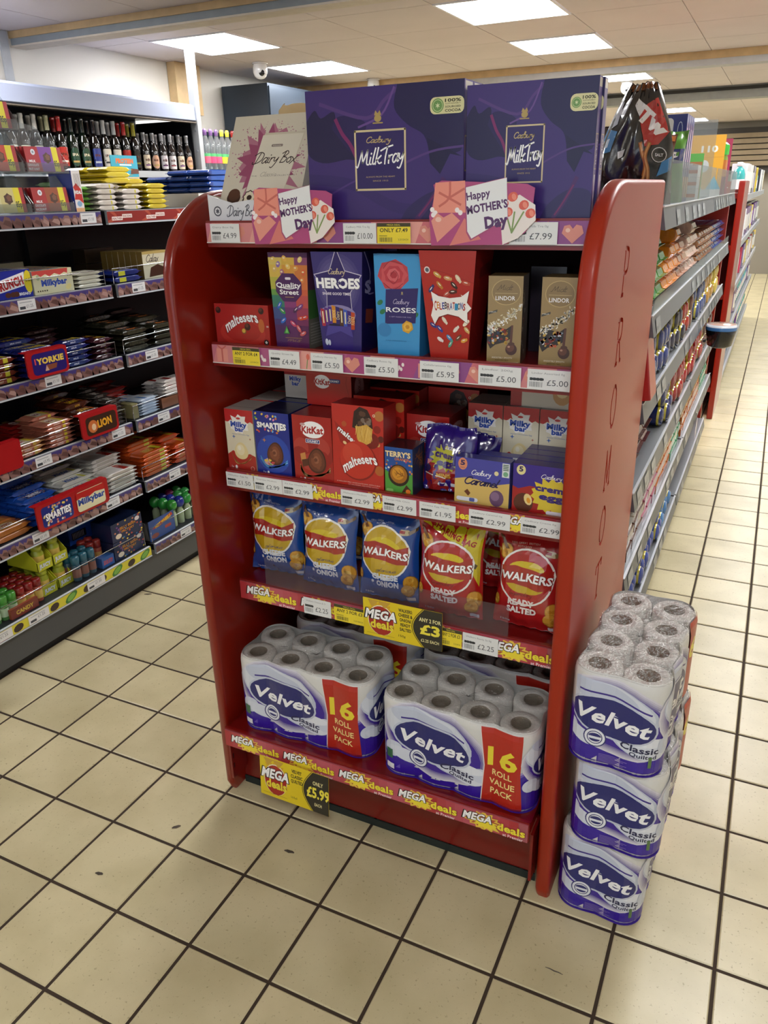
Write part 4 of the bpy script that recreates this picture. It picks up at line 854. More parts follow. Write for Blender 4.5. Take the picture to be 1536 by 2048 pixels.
def malt_egg():
    w, h = .119, .178; m, F, S_, T_, L_ = quadbox(w, h, .06, col='#981b18', cols={'top': '#7e1212'}); a = Art(w, h); a.rect(0, 0, 1, 1, '#bd2a20'); a.poly([(.04, .80), (.08, .78), (.55, .50), (.48, .40), (.15, .55), (.05, .78)], '#a02018')
    for x, y, r, c in ((.92, .90, .09, '#b8753a'), (.24, .77, .05, '#b8552c'), (.88, .74, .07, '#8e1c14'), (.95, .63, .06, '#5c1812'), (.90, .56, .035, '#c89a5a'), (.78, .60, .14, '#7e1a14'), (.92, .25, .09, '#b8652c'), (.82, .90, .025, '#f0e0c0')): a.ell(x, y, r, 0, c, 16, circ=True)
    a.ell(.82, .90, .014, 0, '#bd2a20', 10, circ=True)
    a.poly([(.40, .74), (.44, .93), (.55, .99), (.70, .96), (.78, .86), (.80, .74), (.62, .70)], '#2f1a14'); rn = random.Random(9)
    for i in range(9): a.star(rn.uniform(.5, .74), rn.uniform(.78, .92), .05, rn.choice(['#5a3a2c', '#7d6a5e', '#3a2018', '#8f8078']), 6, .85)
    a.poly([(.46, .76), (.50, .60), (.60, .52), (.76, .58), (.80, .74), (.68, .79), (.55, .76)], '#d9a84a')
    for i in range(26): x = rn.uniform(.48, .78); a.line([(x, rn.uniform(.72, .78)), (x+rn.uniform(-.05, .05), rn.uniform(.56, .66))], .006, rn.choice(['#f0cf7a', '#b07a2a', '#e8be5c'])); a.L -= 1
    a.L += 1; a.text('maltes', .30, .64, .062, '#fff', .40, rot=-.62, bold=.06, out='#5c1812', ow=.05); a.ell(.25, .545, .04, .018, '#e8c890', 10, -.5)
    a.ell(.50, .34, .36, 0, '#8c1812', 30, circ=True); a.ell(.49, .35, .345, 0, '#c5301f', 30, circ=True); a.ell(.40, .42, .20, 0, '#cf4430', 22, circ=True); malt_wordmark(a, .52, .335, .105, .66, .32)
    a.text('A HOLLOW MILK CHOCOLATE EGG, WITH A BAG', .5, .065, .012, '#f0d8d0', .86, rot=0); a.text('OF MALTESERS, ASSORTED SHAPES', .6, .04, .010, '#f0d8d0', .6); a.put(m, F); return m
meg, smeg, kkeg = milkybar_egg(), smarties_egg(), kitkat_egg()
place(meg, 'easter_egg_box', 'cream and red white-chocolate egg box at the left front of the third shelf', 'egg box', (.479, FY3, Z3), .02)
place(meg, 'easter_egg_box', 'cream egg box second in the left row, standing behind the front one', 'egg box', (.484, FY3+.093, Z3), .02)
place(meg, 'easter_egg_box', 'cream egg box third in the left row, at the back', 'egg box', (.487, FY3+.186, Z3), .02)
m, F, S_, T_, L_ = quadbox(.068, .062, .08, col='#cfc8bc'); a = Art(.068, .062); a.rect(0, 0, 1, 1, '#cdc9c2'); a.rect(0, .85, 1, 1, '#a82428'); a.text('Milky', .42, .72, .16, '#2a4fb0', .42, bold=.09, out='#fff', ow=.06); a.text('bar', .42, .54, .15, '#2a4fb0', .26, bold=.09, out='#fff', ow=.06); a.line([(.95, .95), (.85, .5), (.98, .02)], .008, '#8a857c', smooth=False); a.put(m, F)
place(m, 'easter_egg_box', 'white egg box lying end-on on top of the left row of cream boxes', 'egg box', (.560, .43, Z3+.1475), 0)
place(smeg, 'easter_egg_box', 'dark blue egg box with coloured buttons in front on the third shelf', 'egg box', (.566, FY3-.002, Z3), .0)
place(smeg, 'easter_egg_box', 'dark blue egg box behind the front blue one', 'egg box', (.570, FY3+.093, Z3), .0)
place(kkeg, 'easter_egg_box', 'red wafer egg box with white oval in the middle front of the third shelf', 'egg box', (.669, FY3-.004, Z3), .0)
place(kkeg, 'easter_egg_box', 'red wafer egg box second from the front, behind the middle one', 'egg box', (.672, FY3+.10, Z3), .0)
place(kitkat_back(), 'easter_egg_box', 'red egg box lying on its side on top of the middle row', 'egg box', (.667, .385, Z3+.1495), .0)
me_ = malt_egg()
place(me_, 'easter_egg_box', 'tall red egg box with a big red ball, leaning slightly on the third shelf', 'egg box', (.7775, FY3-.0055, Z3+.0022), .0, rot=(-.03, 0, .0))
place(kkeg, 'easter_egg_box', 'red wafer egg box behind the small green and blue box', 'egg box', (.896, FY3+.090, Z3+.0), 0)
for k, (x, y) in enumerate(((.7845, .39), (.7845, .47), (.905, .52))):
    place(me_, 'easter_egg_box', ['red egg box behind the tall leaning one', 'red egg box third in row behind the tall leaning one', 'red egg box far back in the middle of the third shelf'][k], 'egg box', (x, y, Z3), 0)
# Terry's
w, h = .062, .102; m, F, S_, T_, L_ = quadbox(w, h, .062, col='#1c2a4a', cols={'top': '#1a1a22', 'right': '#24304c'}); a = Art(w, h); a.rect(0, 0, 1, 1, '#1f4f9c'); a.poly([(0, 0), (1, 0), (1, .48), (.8, .42), (.5, .50), (.2, .44), (0, .52)], '#4f9c3c'); rn = random.Random(3)
for i in range(24): a.ell(rn.uniform(.02, .98), rn.uniform(.35, .8), .04, .022, rn.choice(['#e08a3a', '#e8c84a', '#c04a7a', '#7ac0e0', '#a05a2a', '#e8e0d0']), 7, rn.uniform(0, 3)); a.L -= 1
a.L += 1; a.ell(.5, .42, .38, 0, '#2c1a10', 22, circ=True); a.ell(.5, .44, .31, 0, '#a86a1c', 20, circ=True); a.ell(.48, .46, .22, 0, '#d8962c', 18, circ=True)
for i in range(10): a.line([(rn.uniform(.3, .7), rn.uniform(.35, .55)), (rn.uniform(.3, .7), rn.uniform(.35, .55))], .015, '#8a5212')
a.text("TERRY'S", .48, .865, .11, '#f2dfae', .86, bold=.07, out='#5a2c10', ow=.05); a.text('ORANGE', .62, .765, .055, '#d87a2a', .5, bold=.05); a.rrect(.05, .05, .3, .12, '#8ac06a', .4); a.poly([(.6, .06), (.78, .24), (.95, .12)], '#4a2414'); a.ell(.84, .1, .09, .05, '#e07a2a', 10); a.put(m, F)
s = Art(.062, h)
for i in range(16): s.line([(rn.uniform(.1, .9), rn.uniform(.5, .95)), (rn.uniform(.1, .9), rn.uniform(.5, .95))], .02, '#a8682a')
s.put(m, S_)
place(m, 'easter_egg_box', 'small square green and blue chocolate box with gold lettering on the third shelf', 'egg box', (.8705, FY3-.0035, Z3), 0)
# the row of cream boxes at the right and the boxes above them
for k, x in enumerate((1.008, 1.084, 1.160)):
    place(meg, 'easter_egg_box', ['cream egg box at the back right, behind the purple pouch', 'cream egg box at the back right, middle of the three', 'cream egg box at the back right, nearest the red panel'][k], 'egg box', (x, .435, Z3+.03), -.0)
m, F, S_, T_, L_ = quadbox(.232, .030, .12, col='#8a1616'); place(m, 'easter_egg_box', 'red carton lying flat under the three cream egg boxes at the back', 'egg box', (1.086, .432, Z3), 0)
m, F, S_, T_, L_ = quadbox(.145, .074, .08, col='#d8d2c4', cols={'top': '#b9b4ac'}); a = Art(.145, .074); a.rect(0, 0, 1, 1, '#d2ccbc'); a.rect(0, 0, .16, 1, '#a82428'); a.rect(.86, 0, 1, 1, '#a82428'); a.text('Milky', .22, .6, .2, '#2a4fb0', .3, rot=PI/2*0, bold=.09, out='#fff', ow=.06); a.text('egg', .42, .5, .12, '#4a66b0', .05, rot=PI/2); a.star(.5, .5, .05, '#3060b0', 4, .3); a.ell(.72, .4, .13, .3, '#c99a60', 14); a.ell(.72, .5, .09, .2, '#ead9a0', 12); a.put(m, F)
place(m, 'easter_egg_box', 'cream egg box lying on its side on top of the right-hand row', 'egg box', (1.13, .445, Z3+.1735), 0)

# ---- soft bags: a pillow with crimped ends and creases
def pillow(w, h, t, seed=1, nu=18, nv=22, col='#1d4fa0', back=None, pinch=.10, crease=1., lean=0, fin=.035, taper=0):
    rn = random.Random(seed); ph = [rn.uniform(0, 6.28) for _ in range(8)]
    def prof(u, v):
        a = max(0, 1-abs(2*u-1)**2.6)**.62; b = max(0, 1-abs((v-.5)/(.5-fin))**3.2)**.6 if fin < v < 1-fin else 0
        return a*b
    def S(u, v, side=-1, l=0.):
        q = prof(u, v); wd = w*(1-pinch*(1-abs(2*v-1)**2)*.9+.0*v) if pinch else w
        e = .0045*crease*(math.sin(11*u+7*v+ph[0])*.5+math.sin(23*u-9*v+ph[1])*.3+math.sin(31*(u+v)+ph[2])*.25*abs(2*v-1))*(.25+q*.75)
        g = .0035*crease*math.sin(38*u+ph[3]+3*v)*max(0, abs(2*v-1)-.6)/.4
        y = side*(t/2*q+e*(1 if side < 0 else .6)+l)+g
        x = (u-.5)*wd*(1-.02*math.sin(9*v+ph[4]))*(1-taper*v**2.2); z = v*h+.003*math.sin(7*u+ph[5])*(1 if v > .5 else 0)
        return Vector((x, y+lean*z, z))
    m = MB(); P = [[S(i/nu, j/nv) for i in range(nu+1)] for j in range(nv+1)]; Q = [[S(i/nu, j/nv, 1) for i in range(nu, -1, -1)] for j in range(nv+1)]
    m.grid(P, col); m.grid(Q, back or col)
    for j in range(nv):
        m.face([P[j][nu], Q[j][0], Q[j+1][0], P[j+1][nu]], col, True); m.face([Q[j][nu], P[j][0], P[j+1][0], Q[j+1][nu]], col, True)
    return m, (lambda a, b, l: S(max(0, min(1, a/w)), max(0, min(1, b/h)), -1, l*3+.0006))
def crisps(kind, seed, w=.152, h=.205):
    blue = kind == 'blue'; base = '#164a9c' if blue else '#b0191c'; m, F = pillow(w, h, .055, seed, col=base, fin=.04); a = Art(w, h)
    a.rect(0, .955, 1, 1, '#12408a' if blue else '#9c1416')
    rn = random.Random(seed)
    if seed == 14:      # the one with a yellow top band
        a.poly([(.0, .985), (.25, .93), (.55, .84), (.80, .66), (.97, .38), (.99, .5), (.99, .99)], '#d2c020'); a.text('SHARING BAG', .56, .90, .052, '#a01c1c', .68, rot=-.36, bold=.07); a.rrect(.45, .70, .60, .73, '#4c3a20', .5)
        a.text('GREAT BRITISH POTATOES', .34, .80, .022, '#e8b8a8', .5, rot=-.1); a.text('WE SEE POTATOES', .40, .735, .024, '#f0e0d0', .5, rot=-.1); a.poly([(.62, .72), (.68, .75), (.95, .60), (.92, .56)], '#4a3c22'); a.text('GREAT', .8, .655, .02, '#e8dcb0', .2, rot=-.45)
    else:
        a.text('100% GREAT BRITISH', .42, .895, .018, '#c8d8ee' if blue else '#e8b8a8', .40); a.text('POTATOES', .42, .865, .018, '#c8d8ee' if blue else '#e8b8a8', .2); a.rrect(.72, .80, .86, .86, '#c8b890', .3); a.rect(.72, .82, .80, .85, '#a02a2a'); a.poly([(.84, .84), (.99, .9), (.99, .86), (.86, .80)], '#7a5a28')
    def crisp(x, y, rx, ry, r):
        a.ell(x, y, rx, ry, '#9c6a1c', 14, r); a.ell(x-.005, y+.006, rx*.9, ry*.88, '#d8a038', 14, r)
        for q in range(5): a.ell(x+rn.uniform(-.5, .5)*rx, y+rn.uniform(-.5, .5)*ry, rx*.28, ry*.2, rn.choice(['#e6b850', '#c48828', '#eac668']), 7, rn.uniform(0, 3)); a.L -= 1
        a.L += 1
    crisp(.14, .80, .13, .075, .5); a.poly([(.02, .95), (.09, .93), (.20, .83), (.14, .82)], '#6e4420'); crisp(.91, .24, .12, .10, .2); crisp(.86, .15, .11, .075, .7); crisp(.04, .26, .05, .06, 0)
    def logo(k, c):
        P = []
        for q in range(28):
            an = 2*PI*q/28; r = .385*k; x = r*math.cos(an)*a.w*1.02; y = r*math.sin(an)*a.w*.98
            if 0.15 < an < .9: x *= 1.06
            if 3.3 < an < 3.9: x *= 1.07
            P.append((.48*a.w+x, .565*a.h+y))
        a.poly(P, c, True)
    logo(1.07, '#f2f0ea'); logo(1.0, '#c9a61c' if blue else base); a.ell(.48, .66, .27, .07, '#dcc426', 20); 
    if not blue: a.ell(.48, .50, .31, .10, '#c8a81e', 20)
    def band(y0, y1, c): a.poly([(.095, y0-.01), (.3, y0+.015), (.5, y0), (.7, y0-.02), (.875, y0+.0), (.88, y1+.02), (.7, y1-.02), (.5, y1+.0), (.3, y1+.02), (.09, y1)], c)
    band(.475, .66, '#a82018'); a.text('WALKERS', .485, .570, .082, '#ffffff', .76, shear=.12, bold=.06, out='#5e1010', ow=.05)
    if blue: a.script('glorious', .52, .365, .02, '#0f2a6a', .32, .2); a.text('CHEESE', .50, .295, .066, '#e4ecf4', .40, bold=.10); a.text('& ONION', .49, .212, .064, '#e4ecf4', .44, bold=.10)
    else: a.script('legendary'.replace('n', 'm'), .42, .385, .02, '#6c1010', .36, .2); a.text('READY', .44, .305, .064, '#f0e4e0', .36, bold=.10); a.text('SALTED', .45, .222, .064, '#f0e4e0', .40, bold=.10)
    a.text('150g', .2, .06, .022, '#e0e6ee', .14); a.rrect(.82, .03, .97, .07, '#d8d8dc', .2); a.put(m, F, cut=.013); return m
GL['n'] = ([[(.08, .95), (.05, 0)], [(.05, .5), (.4, .97), (.6, .7), (.55, .15), (.8, .12)]], .85); GL['j'] = GL['i']
Z4 = .596
for (x, y, k, s, rz, rx, lab) in ((.514, .368, 'blue', 3, .05, -.06, 'blue cheese and onion crisp bag, leftmost of the three on the fourth shelf'), (.666, .350, 'blue', 7, -.02, -.08, 'blue cheese and onion crisp bag, middle of the three'), (.818, .352, 'blue', 21, .02, -.10, 'blue cheese and onion crisp bag, rightmost of the three blue ones'),
        (.972, .340, 'red', 14, .04, -.06, 'red ready salted crisp bag with a yellow top band'), (1.140, .352, 'red', 11, -.05, -.10, 'red ready salted crisp bag beside the right panel')):
    place(crisps(k, s, h=.212 if k == 'red' else .206), 'crisp_bag', lab, 'crisp bag', (x, y, Z4+.001), 0, BAGM, rot=(rx, 0, rz))
place(crisps('blue', 9), 'crisp_bag', 'blue crisp bag standing behind the leftmost blue bags', 'crisp bag', (.61, .50, Z4+.001), 0, BAGM, rot=(-.1, 0, 0))
place(crisps('red', 5), 'crisp_bag', 'red crisp bag in shadow behind the right-hand bags', 'crisp bag', (1.04, .50, Z4+.001), 0, BAGM, rot=(-.1, 0, .1))
# pouch of mini eggs and the flat purple cartons on the third shelf
def minis():
    w, h = .106, .135; m, F = pillow(w, h, .04, 33, col='#2c1a78', fin=.05, crease=1.7, pinch=-.05); a = Art(w, h); a.poly([(0, 0), (1, 0), (1, .42), (.8, .40), (.5, .36), (.2, .46), (0, .50)], '#a02022')
    a.star(.50, .50, .36, '#b8b432', 16, .74, .72, .1); a.script('Cadbury', .58, .66, .04, '#e8e0f0', .3, .2); a.text('creme', .52, .55, .09, '#3b1f70', .48, bold=.1, rot=-.05); a.text('egg', .50, .44, .10, '#3b1f70', .34, bold=.1, rot=-.05); a.text('MINIS', .46, .24, .06, '#dcae3a', .26, bold=.07)
    a.rrect(.35, .08, .75, .13, '#dfe4f0', .5); a.ell(.1, .34, .1, .07, '#2c1a50', 12); a.line([(.05, .27), (.5, .2)], .02, '#e8dcd0'); a.put(m, F, cut=.013); return m
place(minis(), 'sweet_pouch', 'crinkled purple and red mini egg pouch leaning back on the third shelf', 'sweet pouch', (.9605, .342, Z3+.008), 0, BAGM, rot=(-.24, .0, .02))
m2 = pillow(.10, .115, .03, 41, col='#241a66', fin=.05, crease=1.7)[0]
place(m2, 'sweet_pouch', 'dark purple pouch slumped behind the front mini egg pouch', 'sweet pouch', (1.005, .395, Z3+.004), 0, BAGM, rot=(-.10, 0, -.12))
def caramel():
    w, h = .113, .094; m, F, S_, T_, L_ = quadbox(w, h, .03, col='#4a4a9c', cols={'top': '#3d3f86', 'right': '#5a5aa0'}); a = Art(w, h); a.rect(0, 0, 1, 1, '#d8b866'); a.poly([(0, .52), (.2, .57), (.4, .56), (.6, .5), (.8, .50), (1, .56), (1, 1), (0, 1)], '#4747a4'); a.rect(0, .78, 1, .785, '#3a3a90')
    a.ell(.14, .86, .085, .13, '#e09068', 16); a.text('5', .14, .89, .11, '#3b2a60', .07, bold=.08); a.text('PACK', .14, .78, .03, '#3b2a60', .08); a.script('Cadbury', .48, .68, .055, '#ffffff', .36, .2); a.script('Caramel', .48, .48, .085, '#221a54', .62, .34)
    a.ell(.76, .74, .04, .05, '#e8dca8', 10); a.ell(.78, .20, .13, .18, '#6a4a6c', 16); a.ell(.75, .24, .08, .1, '#8a6a8c', 12); a.poly([(.18, .26), (.24, .32), (.30, .24), (.26, .17)], '#6a3418'); a.rrect(.04, .05, .44, .14, '#e8ecf4', .5); a.rrect(.28, .055, .38, .135, '#5a6ab0', .3)
    a.rect(.86, .68, .99, .98, '#dfe4e4'); a.ell(.925, .75, .045, 0, '#7ab08a', 12, circ=True)
    for i in range(4): a.rect(.875, .83+.035*i, .975, .85+.035*i, '#4a6a5a')
    a.put(m, F); return m
def creme():
    w, h = .112, .10; m, F, S_, T_, L_ = quadbox(w, h, .03, col='#2f2078', cols={'top': '#2a1c66'}); a = Art(w, h); a.rect(0, 0, 1, 1, '#a8201e'); a.poly([(0, .55), (.1, .5), (.3, .58), (.6, .55), (1, .60), (1, 1), (0, 1)], '#3a238c')
    a.star(.68, .42, .40, '#e0c83a', 15, .78, .85, .2); a.ell(.14, .88, .08, .10, '#e8dfa0', 14); a.text('5', .14, .90, .10, '#3b2a60', .06, bold=.08); a.script('Cadbury', .66, .78, .045, '#fff', .36, .2); a.text('creme', .70, .56, .12, '#35207c', .56, bold=.10, rot=-.04); a.text('egg', .68, .40, .13, '#35207c', .38, bold=.10, rot=-.04)
    a.ell(.20, .22, .17, .20, '#5a2a18', 18); a.ell(.28, .30, .07, .12, '#f0d890', 12, .3); a.ell(.29, .28, .035, .06, '#e8a02a', 8, .3); a.rrect(.6, .04, .98, .12, '#e8e4ec', .5); a.put(m, F); return m
ca, cr = caramel(), creme()
place(ca, 'chocolate_carton', 'blue and yellow caramel egg carton in front on the third shelf', 'chocolate carton', (1.046, .308, Z3+.0018), 0, rot=(-.04, 0, -.02))
m = quadbox(.083, .094, .025, col='#4d4b94', cols={'top': '#3d3f86'}); a = Art(.083, .094); a.rect(.84, .6, .98, 1, '#cfd4d4'); a.rect(0, 0, .84, 1, '#4a488c')
for i in range(4): a.rect(.855, .72+.06*i, .96, .75+.06*i, '#5a6a66')
a.put(m[0], m[1]); place(m[0], 'chocolate_carton', 'blue egg carton just behind the front blue and yellow one', 'chocolate carton', (1.067, .350, Z3+.0), 0)
for k in range(4):
    place(cr, 'chocolate_carton', ['purple and red creme egg carton in front, beside the right panel', 'purple egg carton second in the right row', 'purple egg carton third in the right row', 'purple egg carton last in the right row'][k], 'chocolate carton', (1.166, .3045+.0325*k, Z3), 0)

# ================================================================ big MEGA deals cards
def megacard(w, h, lines, big, price, small, foot):
    m = MB(); m.cbox(-w/2, w/2, 0, .0012, 0, h, '#e6c81e', .0003); a = Art(w, h); a.rect(0, 0, 1, 1, '#e3c91c')
    a.star(.22, .62, .20, '#d8a81e', 16, .7, 1.05, .2); a.ell(.23, .47, .17, .40, '#f4f0d0', 24); a.ell(.23, .46, .162, .385, '#a8221c', 24)
    a.poly([(.06, .98), (.12, .8), (.2, .96), (.28, .8), (.36, .98)], '#caa03a'); a.text('MEGA', .235, .62, .24, '#ffffff', .38, rot=.02, shear=.2, bold=.08, out='#15110f', ow=.10); a.text('deals', .24, .36, .22, '#ecd93a', .28, bold=.07, out='#8c2018', ow=.04)
    P = [(.70+.035*(1-math.cos(PI*k/14))*-1+.0, k/14) for k in range(15)]; arc = [(.78-.14*math.sin(PI*k/14), k/14) for k in range(15)]
    a.poly([(1, 0), (1, 1)]+arc[::-1], '#2a2822'); a.line([(x-.015, y) for x, y in arc], .008, '#2a2822', smooth=False)
    for i, t in enumerate(lines): a.text(t, .545, .86-.125*i, .085, '#2a2822', min(.17, .022*len(t)+.01), bold=.05)
    a.text(big, .85, .74, .10, '#efe8a8', .26 if len(big) > 5 else .14, bold=.04); a.text(price, .85, .50, .26, '#efe14a', .30 if len(price) > 3 else .22, bold=.07); a.text(small, .85, .20, .08, '#efe8a8', .22 if len(small) > 5 else .1, bold=.03); a.text(foot, .5, .18, .06, '#5a5220', .09); a.rect(.04, .08, .4, .09, '#a8901c')
    a.put(m, flat((-w/2, -.0001, 0), (1, 0, 0), (0, 0, 1))); return m
place(megacard(.188, .094, ['WALKERS:', 'CHEESE &', 'ONION/', 'READY', 'SALTED'], 'ANY 2 FOR', '£3', '£2.25 EACH', '150g'), 'offer_card', 'yellow and black offer card reading any 2 for £3, clipped to the fourth shelf edge', 'sign', (.885, .2755, .538), 0)
place(megacard(.192, .112, ['VELVET', 'CLASSIC', 'QUILTED'], 'ONLY', '£5.99', 'EACH', '16 Roll'), 'offer_card', 'yellow and black offer card reading only £5.99, hanging from the bottom shelf edge', 'sign', (.642, .163, .085), 0, rot=(-.06, .012, .0))

# ================================================================ toilet roll packs
R_ = .045
def pack_path(nx, ny):
    """outline of the wrapped pack from the middle of the left side round the front; list of (x,y) and arc lengths"""
    Wd, Dp = nx*2*R_, ny*2*R_; pts = []
    def side(ax, ay, bx, by, n, nxn, nyn):
        out = []
        for i in range(n-1):
            for k in range(8):
                t = k/8; s = 2*abs(t-.5); dip = (.0075 if n > 2 else .0045)*(1-s)**1.5
                u = (i+t)/(n-1); out.append((ax+(bx-ax)*u-nxn*dip, ay+(by-ay)*u-nyn*dip))
        return out
    def arc(cx, cy, a0):
        return [(cx+R_*math.cos(math.radians(a0+90*k/8)), cy+R_*math.sin(math.radians(a0+90*k/8))) for k in range(8)]
    P = []
    P += arc(R_, R_, 180); P += side(R_, 0, Wd-R_, 0, nx, 0, -1); P += arc(Wd-R_, R_, 270)
    P += side(Wd, R_, Wd, Dp-R_, ny, 1, 0); P += arc(Wd-R_, Dp-R_, 0); P += side(Wd-R_, Dp, R_, Dp, nx, 0, 1); P += arc(R_, Dp-R_, 90); P += side(0, Dp-R_, 0, R_, ny, -1, 0)
    P = [(x-Wd/2, y) for x, y in P]; Lg = [0]
    for i in range(len(P)): Lg.append(Lg[-1]+math.dist(P[i], P[(i+1) % len(P)]))
    return P, Lg
def velvet_art(a, cx, s, leaf=True):
    """logo group centred on cx metres, s = scale in metres (one unit about the logo width)"""
    H = a.h; f = lambda x, y: (cx+x*s, y*H)
    E = lambda x, y, rx, ry, c, r=0, n=26: a.poly([(cx+x*s+rx*s*math.cos(2*PI*k/n)*math.cos(r)-ry*s*math.sin(2*PI*k/n)*math.sin(r), y*H+rx*s*math.cos(2*PI*k/n)*math.sin(r)+ry*s*math.sin(2*PI*k/n)*math.cos(r)) for k in range(n)], c, True)
    for k in range(6): E(.03, .57, .70-.022*k, .47-.020*k, tuple(x*(1-k/5)+y*k/5 for x, y in zip(lin('#d6d4de'), lin('#3a1f94'))), -.26)
    E(-.05, .67, .56, .295, '#c0c8da', -.20); E(-.07, .69, .53, .27, '#d6dce8', -.20); E(-.12, .80, .40, .14, '#c3cbde', -.2)
    E(-.50, .36, .13, .11, '#cdd4e4', .5); E(-.34, .31, .22, .085, '#d6dcea', -.35); E(.33, .32, .33, .13, '#c3cbde', -.22); E(.35, .31, .30, .115, '#dbe0ec', -.22); E(.60, .34, .10, .10, '#cfd6e6', .1); E(.45, .39, .2, .06, '#e4e8f2', -.1)
    a.line([f(-.38, .80), f(0, .80), f(.4, .70)], .022*s/a.w, '#3b2a8c', True)
    E(.0, .555, .50, .265, '#c4cbdc', -.14); E(.0, .555, .475, .24, '#20266e', -.14)
    a.text('Velvet', cx/a.w+.0, .555, .155, '#f4f5f8', .80*s/a.w, rot=-.10, shear=.22, bold=.055)
    c = (cx-.17*s, .315*H)
    for r, q in ((.125, '#20266e'), (.112, '#e4e8f0'), (.085, '#20266e'), (.075, '#e4e8f0')): a.poly([(c[0]+r*s*math.cos(2*PI*k/20), c[1]+r*s*math.sin(2*PI*k/20)) for k in range(20)], q, True)
    a.poly([(c[0]+.07*s*math.cos(t), c[1]+.012*s+.045*s*math.sin(t)) for t in [PI*k/8 for k in range(9)]], '#20266e', True); a.poly([(c[0]+.06*s*math.cos(t), c[1]-.02*s+.035*s*math.sin(t)) for t in [PI+PI*k/8 for k in range(9)]], '#20266e', True)
    a.text('Classic', (cx+.32*s)/a.w, .315, .07, '#22264e', .40*s/a.w, rot=-.06, bold=.05); a.text('Quilted', (cx+.36*s)/a.w, .245, .045, '#22264e', .28*s/a.w, rot=-.06, bold=.04)
def velvet_pack(nx, ny, label, loc, rz, seed=0, film=FILM, flip=False):
    H = .205; P, Lg = pack_path(nx, ny); tot = Lg[-1]; N = len(P); Wd, Dp = nx*2*R_, ny*2*R_
    def at(s):
        s %= tot; lo, hi = 0, N
        while hi-lo > 1:
            mid = (lo+hi)//2
            if Lg[mid] <= s: lo = mid
            else: hi = mid
        t = (s-Lg[lo])/(Lg[lo+1]-Lg[lo]); p, q = P[lo], P[(lo+1) % N]; n = Vector((q[1]-p[1], p[0]-q[0], 0)).normalized()
        return Vector((p[0]*(1-t)+q[0]*t, p[1]*(1-t)+q[1]*t, 0)), n
    def shrink(v): return .004*max(0, (v-.9)/.1)**2*1.4+.006*max(0, (.07-v)/.07)**2
    fr = Lg[4]; fw_ = (nx-1)*2*R_+R_*PI/2; sw = (ny-1)*2*R_+R_*PI/2
    t = thing('toilet_roll_pack', label, 'toilet rolls', loc, rz)
    m = MB(); V = [0, .03, .07, .2, .35, .5, .65, .8, .9, .95, .985, 1]
    G = []
    for v in V:
        row = []
        for i in range(N):
            p, q = Vector(P[i]+(0,)), Vector(P[(i+1) % N]+(0,)); o = Vector(P[i-1]+(0,)); n = ((q-o).cross(Vector((0, 0, 1)))).normalized(); pp = p-n*shrink(v); pp.z = v*H; row.append(pp)
        G.append(row)
    m.grid(G, '#d9d9d6', True, True); m.face([(x, y, .0005) for x, y in P][::-1], '#3b1f92')
    def wrap(s0, top):
        def f(a, b, l):
            p, n = at(s0+a); v = b/H; p = p+n*(l*2+.0004-shrink(v)); p.z = min(max(b, .0008), H*top); return p
        return f
    rn = random.Random(seed); a = Art(tot, H); u = lambda x: x/tot
    # purple band rising and falling round the pack
    base = '#34189a'; faces = [(0, fw_, nx), (fw_, sw, ny), (fw_+sw, fw_, nx), (fw_+2*sw, sw, ny)]
    for (s0, L_, n) in faces:
        for k, c in enumerate(('#a9a0cf', '#6c5ab4', base)):
            top = [(0, .58), (.08, .48), (.16, .46), (.3, .54), (.6, .54), (.82, .44), (.92, .46), (1, .54)]; d = -.03*k+.03
            Q = [(u(s0), 0)]+[(u(s0+L_), 0)]+[(u(s0+x*L_), y+d-(.0)) for x, y in reversed(crom(top, 3))]; a.poly(Q, c)
    if nx >= 4:
        velvet_art(a, .36*fw_, .19, True); x0, x1 = .70*fw_, .965*fw_
        a.poly([(u(x0), 0), (u(x0+.006), .5), (u(x0-.004), .98), (u(x1), .98), (u(x1-.003), .5), (u(x1+.004), 0)], '#e8e0dc'); a.poly([(u(x0+.002), 0), (u(x0+.008), .5), (u(x0-.002), .975), (u(x1), .975), (u(x1-.003), .5), (u(x1+.004), 0)], '#b5271a')
        mx = (x0+x1)/2; a.text('16', u(mx+.002), .64, .23, '#ecd93a', .060/tot, bold=.06)
        for i, (tx, w_) in enumerate((('ROLL', .044), ('VALUE', .056), ('PACK', .050))): a.text(tx, u(mx+.003), .44-.12*i, .075, '#efdf90', w_/tot, bold=.03)
        a.rect(u(.03*fw_), .22, u(.08*fw_), .34, '#2f6a4a'); a.rect(u(.03*fw_), .08, u(.09*fw_), .15, '#e8e8ec')
        velvet_art(a, fw_+.5*sw, .145)
    else:
        velvet_art(a, .48*fw_, .172)
        for i in range(7): a.rect(u(.36*fw_), .045+.016*i, u((.62+.04*(i % 3))*fw_), .053+.016*i, '#7a68bc'); a.L -= 1
        a.L += 1; a.rect(u(.93*fw_), .12, u(.97*fw_), .24, '#5a7a4a')
        velvet_art(a, fw_+.36*sw, .19); x0, x1 = fw_+.70*sw, fw_+.965*sw; a.rect(u(x0), 0, u(x1), .975, '#b5271a'); a.text('16', u((x0+x1)/2), .64, .23, '#ecd93a', .06/tot, bold=.06)
    a.put(m, wrap(fr, 1), cut=.011, step=.00002)
    m.obj('wrapper', WRAPM, t)
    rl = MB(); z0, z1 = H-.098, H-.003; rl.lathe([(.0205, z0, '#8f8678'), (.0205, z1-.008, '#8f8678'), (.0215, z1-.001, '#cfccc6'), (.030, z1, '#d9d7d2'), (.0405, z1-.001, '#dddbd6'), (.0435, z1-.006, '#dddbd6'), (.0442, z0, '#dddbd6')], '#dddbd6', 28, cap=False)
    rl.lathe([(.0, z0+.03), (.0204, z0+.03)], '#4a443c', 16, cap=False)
    first = None
